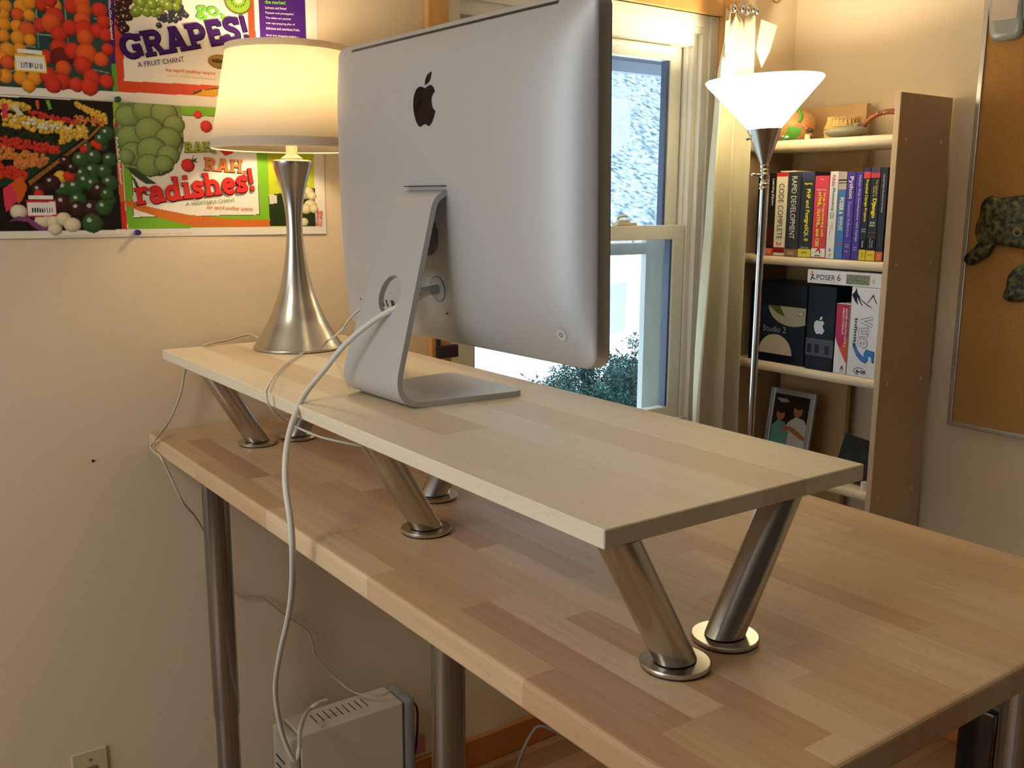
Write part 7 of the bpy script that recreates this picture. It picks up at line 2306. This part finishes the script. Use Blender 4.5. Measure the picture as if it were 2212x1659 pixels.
stroke(po, [(-.100, .026), (-.104, .018), (-.108, .008)], .003, ink(*IK)); stroke(po, [(-.104, .018), (-.097, .013), (-.092, .012)], .0028, ink(*IK)); stroke(po, [(-.111, .024), (-.103, .025), (-.096, .021)], .002, ink('rust', S(170, 70, 50))); flat(po, circ(-.104, .0305, .0028, 12), 'figure_print', ink('rust', S(170, 70, 50)))

# ---- framed photograph and leaning picture on the fourth shelf
pf = thing('picture_frame', 'silver framed photograph of two people standing on the lower shelf', 'picture frame', (.135, 1.845, .7602))
pf.rotation_euler = (math.radians(-9), 0, math.radians(2))
FW, FH = .165, .222
b = MB()
for xa, xb, za, zb in ((-FW/2, -FW/2+.018, 0, FH), (FW/2-.018, FW/2, 0, FH), (-FW/2+.018, FW/2-.018, 0, .018), (-FW/2+.018, FW/2-.018, FH-.018, FH)): b.box(xa, xb, 0, .012, za, zb, .002)
b.build('frame', mat('silver_frame', S(178, 180, 176), .35, .5), pf)
MB().box(-FW/2+.018, FW/2-.018, .006, .010, .018, FH-.018).build('print_backing', ink('photo_dark', S(50, 40, 36)), pf)
def fl_(pts, name, c): return MB().prism(pts, (0, .0055-.0002*c[2], 0), (1, 0, 0), (0, 0, 1)).build(name, ink(c[0], c[1]), pf, tri=True)
def oval(cx, cz, rx, rz, n=20): return [(cx+rx*math.cos(2*math.pi*k/n), cz+rz*math.sin(2*math.pi*k/n)) for k in range(n)]
fl_([(-.06, .02), (.062, .02), (.062, .12), (.05, .135), (.02, .14), (-.005, .12)], 'printed_shirt', ('photo_white', S(206, 206, 202), 1))
fl_([(-.064, .02), (.0, .02), (.0, .09), (-.018, .118), (-.045, .122), (-.064, .10)], 'printed_shirt', ('photo_aqua', S(104, 160, 150), 2))
fl_([(-.025, .085), (.0, .095), (.045, .075), (.062, .07), (.062, .082), (.02, .105), (-.02, .11)], 'printed_arm', ('photo_skin', S(176, 120, 90), 3))
fl_(oval(-.036, .142, .0155, .021), 'printed_face', ('photo_skin', S(176, 120, 90), 4)); fl_(oval(-.036, .156, .017, .012), 'printed_hair', ('photo_hair', S(60, 42, 32), 5))
fl_(oval(.026, .160, .0165, .022), 'printed_face', ('photo_skin', S(176, 120, 90), 4)); fl_(oval(.026, .176, .018, .012), 'printed_hair', ('photo_hair', S(60, 42, 32), 5))
fl_([(-.06, .19), (-.04, .178), (-.01, .182), (-.02, .192)], 'printed_highlight', ('photo_light', S(170, 164, 150), 1))
lp = tag(MB().box(-.055, .055, 0, .004, 0, .128, .0006, 1).build('leaning_picture', spotted('dark_picture', S(12, 14, 13), S(44, 52, 48), 30, .5, .75, .7)), 'dark unframed picture leaning at an angle on the lower shelf', 'picture', )
lp.location = (.405, 1.80, .758); lp.rotation_euler = (math.radians(-14), math.radians(6), 0)
lp.location.z = .7655
sw = thing('small_jar', 'small white object at the right end of the lower shelf', 'jar', (.472, 1.782, .7573))
MB().lathe([(0, 0), (.011, 0), (.012, .004), (.012, .016), (0, .016)], 24, cap0=False, cap1=False).build('pot', WHITEP, sw, True); MB().lathe([(0, .0162), (.0125, .0162), (.0125, .022), (0, .023)], 24, cap0=False, cap1=False).build('lid', WHITEP, sw, True)

# ---- ornaments on the top shelf
TZ = 1.7322
gb = thing('painted_gourd', 'round tan gourd painted with green figures on the top shelf', 'ornament', (.105, 1.852, TZ))
GM = spotted('painted_gourd', S(212, 152, 88), S(92, 170, 70), 14, .60, .62, .35, 0, 1)
MB().lathe([(0, 0)]+[(.060*math.cos(a)*(1 if a > -1.2 else .9), .0475+.0475*math.sin(a)) for a in [-1.35+k*2.85/22 for k in range(23)]]+[(0, .0952)], 40, cap0=False, cap1=False).build('gourd', GM, gb, True)
GRN = mat('bright_green_paint', S(84, 168, 74), .35)
def blob_on_gourd(pts, name, m):
    b = MB(); vs = []
    for az, el in pts:
        vs.append(b.bm.verts.new((.0606*math.cos(el)*math.cos(az), .0606*math.cos(el)*math.sin(az), .0475+.0480*math.sin(el))))
    b.bm.faces.new(vs); return b.build(name, m, gb, tri=True)
MB().tube([(.022, -.022, .092), (.040, -.030, .078), (.046, -.034, .064), (.044, -.041, .052)], .0045, 10, 4).build('painted_arm', GRN, gb, True)
fg = thing('frog_figurine', 'tiny green and white frog figurine at the front of the top shelf', 'figurine', (.125, 1.787, TZ))
b = MB(); b.sphere((0, 0, .006), .009, .008, .006, 14, 10); b.sphere((-.007, -.003, .010), .0045, .0045, .0045, 12, 8); b.sphere((.006, -.006, .002), .005, .004, .002, 10, 6); b.sphere((-.006, -.006, .002), .005, .004, .002, 10, 6); b.build('body', mat('frog_green', S(40, 120, 80), .25), fg, True)
b = MB(); b.sphere((.004, -.001, .0105), .0065, .006, .004, 12, 8); b.sphere((-.009, -.006, .013), .0022, u=8, v=6); b.sphere((-.005, -.007, .013), .0022, u=8, v=6); b.build('white_spots', mat('porcelain', S(226, 232, 224), .2), fg, True)
bd = thing('bird_figurine', 'small red and black bird figurine perched on a cream stump', 'figurine', (.192, 1.800, TZ))
MB().lathe([(0, 0), (.0085, 0), (.0090, .004), (.0085, .014), (.0078, .0155), (0, .0158)], 24, cap0=False, cap1=False).build('stump', mat('cream_stump', S(226, 206, 160), .5), bd, True)
b = MB(); b.tube([(-.014, 0, .040), (-.009, 0, .036), (-.002, 0, .029), (.005, 0, .023), (.011, 0, .018), (.017, 0, .014)], .0075, 12, 4, taper=(.7, .6)); b.sphere((-.0135, 0, .0405), .0055, .005, .005, 14, 10)
b.build('body', mat('red_feathers', S(196, 84, 50), .4), bd, True)
MB().sphere((.008, -.004, .026), .012, .006, .007, 16, 10).tube([(.008, -.003, .026), (.016, -.002, .018), (.024, 0, .012)], .0045, 8, 3, taper=(1, .3)).build('wing', mat('black_feathers', S(42, 40, 38), .5), bd, True)
MB().tube([(-.017, 0, .042), (-.021, -.0005, .0455), (-.022, -.0005, .049)], .0026, 8, 3, taper=(1, .4)).build('beak', mat('pink_beak', S(220, 120, 96), .4), bd, True)
MB().sphere((-.0135, -.0046, .041), .0024, .0012, .0024, 10, 8).build('eye', WHITEP, bd, True)
MB().box(.0085, .0125, -.001, .001, .0, .016, .0005).build('tail_post', MATS['black_feathers'], bd)
bk = thing('woven_basket', 'small woven straw basket on the top shelf behind the stone', 'basket', (.262, 1.868, TZ))
STRAW = mat('straw', S(206, 166, 92), .7, noise=(60, .3, (1, 1, 1)))
b = MB(); R = random.Random(2)
for k in range(9):
    rr = .047+.004*math.sin(k*.5) if k < 6 else .047-.003*(k-5)
    b.tube([(rr*math.cos(a)+R.uniform(-.0008, .0008), rr*math.sin(a), .0045+k*.0064+.0008*math.sin(a*7+k)) for a in [i*math.pi/12 for i in range(24)]], .0036, 7, 2, True)
b.build('coils', STRAW, bk, True)
b = MB()
for k in range(26):
    a = k*2*math.pi/26
    for s_ in (-1, 1):
        b.tube([((.0505 if z_ < .04 else .045)*math.cos(a+s_*z_*3.2), (.0505 if z_ < .04 else .045)*math.sin(a+s_*z_*3.2), z_) for z_ in (.002, .018, .034, .048, .062)], .0013, 5, 2)
b.build('lacing', mat('pale_straw', S(228, 196, 126), .7), bk, True)
MB().lathe([(0, .002), (.042, .002), (.042, .004), (0, .004)], 24, cap0=False, cap1=False).build('bottom', STRAW, bk)
sn = tag(MB().sphere((0, 0, .0165), .066, .045, .0165, 32, 18).build('flat_stone', mat('grey_green_stone', S(128, 124, 100), .7, noise=(30, .12, (1, 1, 1)), bump=(120, .3, .001)), None, True, loc=(.316, 1.806, TZ)), 'smooth flat grey stone on the top shelf', 'stone')
so = thing('carved_stick', 'curved reddish brown carved wood rising from behind the stone on the top shelf', 'ornament', (.345, 1.845, TZ))
MB().tube([(-.008, .01, .012), (0, 0, .032), (.016, 0, .050), (.042, 0, .062), (.075, 0, .066), (.105, .01, .060), (.122, .02, .035), (.126, .03, .008)], .0085, 14, 5, taper=(.6, 1.15)).build('carved_body', mat('red_brown_wood', S(140, 70, 36), .4, noise=(20, .15, (1, 1, 1))), so, True)
for xx in (.048, .056, .075): MB().sphere((xx, -.0075, .0645), .0028, .0014, .0022, 10, 8).build('inlay', BLACK, so, True)
for xx in (.043, .0615): MB().sphere((xx, -.0072, .064), .0018, .0012, .0016, 10, 8).build('inlay', WHITEP, so, True)
st_ = thing('pebble', 'small dark pebble resting on the flat grey stone', 'stone', (.347, 1.806, TZ+.0302))
MB().sphere((0, 0, .003), .011, .008, .0055, 16, 10).build('stone_body', MATS['grey_green_stone'], st_, True)

# ---------------------------------------------------------------- corkboard
cb = thing('corkboard', 'large cork board in a thin aluminium frame on the back wall', 'cork board', (.571, WY-.0005, .936))
CBW, CBH = 1.20, 1.24
CORK = mat('cork', S(180, 134, 76), .85, 0, .2, noise=(220, .22, (1, 1, 1)), bump=(260, .4, .001))
MB().box(.008, CBW-.008, -.011, -.001, .008, CBH-.008).build('cork_panel', CORK, cb)
FRM = mat('frame_aluminium', (.62, .6, .56), .3, .9)
for xa, xb, za, zb in ((0, .014, 0, CBH), (CBW-.014, CBW, 0, CBH), (.0142, CBW-.0142, 0, .013), (.0142, CBW-.0142, CBH-.013, CBH)):
    MB().box(xa, xb, -.017, -.0005, za, zb, .002).build('frame_rail', FRM, cb)
MB().box(.001, .010, -.0195, -.0172, .135, .175, .001).build('frame_clip', FRM, cb)
CAMO = spotted('mottled_green_glaze', S(26, 28, 12), S(112, 112, 66), 62, .42, .66, .3, .006, 6)
fm = thing('ceramic_frog', 'mottled dark green ceramic creature hung on the cork board', 'ornament', (0, WY-.0180, 0))
FROGP = sp2([(.5818, 1.404), (.590, 1.4196), (.606, 1.4328), (.6173, 1.45), (.6075, 1.474), (.608, 1.50), (.6152, 1.525), (.6191, 1.556), (.639, 1.5736), (.6644, 1.5687), (.70, 1.5725), (.7484, 1.5764), (.80, 1.574), (.84, 1.55), (.845, 1.50), (.82, 1.455), (.775, 1.437), (.7207, 1.441), (.6746, 1.4462), (.6573, 1.440), (.6503, 1.418), (.6305, 1.405), (.612, 1.392), (.594, 1.391)], 3)
def relief(pts, depth, name, m, par):
    b = MB(); bm = b.bm; cx = sum(p[0] for p in pts)/len(pts); cz = sum(p[1] for p in pts)/len(pts); prev = None
    for f, y in ((1.0, -.0003), (1.0, -depth*.45), (.94, -depth*.8), (.82, -depth), (.5, -depth*1.08)):
        rg = [bm.verts.new((cx+(p[0]-cx)*f, y, cz+(p[1]-cz)*f)) for p in pts]
        if prev:
            k = len(rg)
            for i in range(k): bm.faces.new((prev[i], prev[(i+1) % k], rg[(i+1) % k], rg[i]))
        prev = rg
    bm.faces.new(prev); return b.build(name, m, par, True, 60)
relief(FROGP, .014, 'body', CAMO, fm); MB().box(.66, .72, -.0004, .0060, 1.48, 1.53).build('mount', BLACK, fm)
ey = MB().lathe([(0, 0), (.015, 0), (.013, .004), (.007, .005), (0, .004)], 24, (.728, -.0150, 1.481), False, False, M=Matrix.Rotation(math.pi/2, 4, 'X')).build('eye_rim', mat('tan_glaze', S(120, 110, 70), .4), fm, True)
MB().lathe([(0, .0045), (.0062, .0045), (.004, .0062), (0, .0065)], 16, (.728, -.0150, 1.481), False, False, M=Matrix.Rotation(math.pi/2, 4, 'X')).build('eye', BLACKG, ey, True)
f2 = thing('ceramic_piece', 'small mottled green ceramic piece below the larger one on the cork board', 'ornament', (0, WY-.0125, 0))
relief(sp2([(.6962, 1.3115), (.703, 1.335), (.7036, 1.3612), (.7195, 1.3866), (.7471, 1.4022), (.7766, 1.4036), (.80, 1.37), (.79, 1.33), (.76, 1.305), (.7161, 1.2983)], 3), .012, 'body', CAMO, f2)
jr = thing('glass_vase', 'pale blue glass vase shape hung at the top of the cork board', 'vase', (.0085, WY-.0125, 0))
GJ = mat('pale_blue_glass', S(196, 206, 200), .12, 0, .6, trans=.35)
relief(sp2([(.5784, 2.12), (.578, 2.07), (.5830, 2.02), (.5893, 1.9843), (.600, 1.9723), (.6123, 1.9693), (.645, 1.970), (.668, 1.9764), (.672, 2.0), (.668, 2.05), (.668, 2.12)], 3), .016, 'glass_body', GJ, jr)
MB().box(.592, .660, -.0185, -.0176, 2.02, 2.11, .0002, 1).build('paper_label', mat('pinkish_paper', S(206, 190, 172), .7), jr)
j2 = thing('glass_cup', 'second grey glass piece at the top right of the cork board', 'vase', (0, WY-.0125, 0))
relief(sp2([(.676, 2.05), (.684, 2.0), (.70, 1.99), (.75, 1.992), (.76, 2.05), (.72, 2.10), (.68, 2.09)], 3), .012, 'glass_body', GJ, j2)
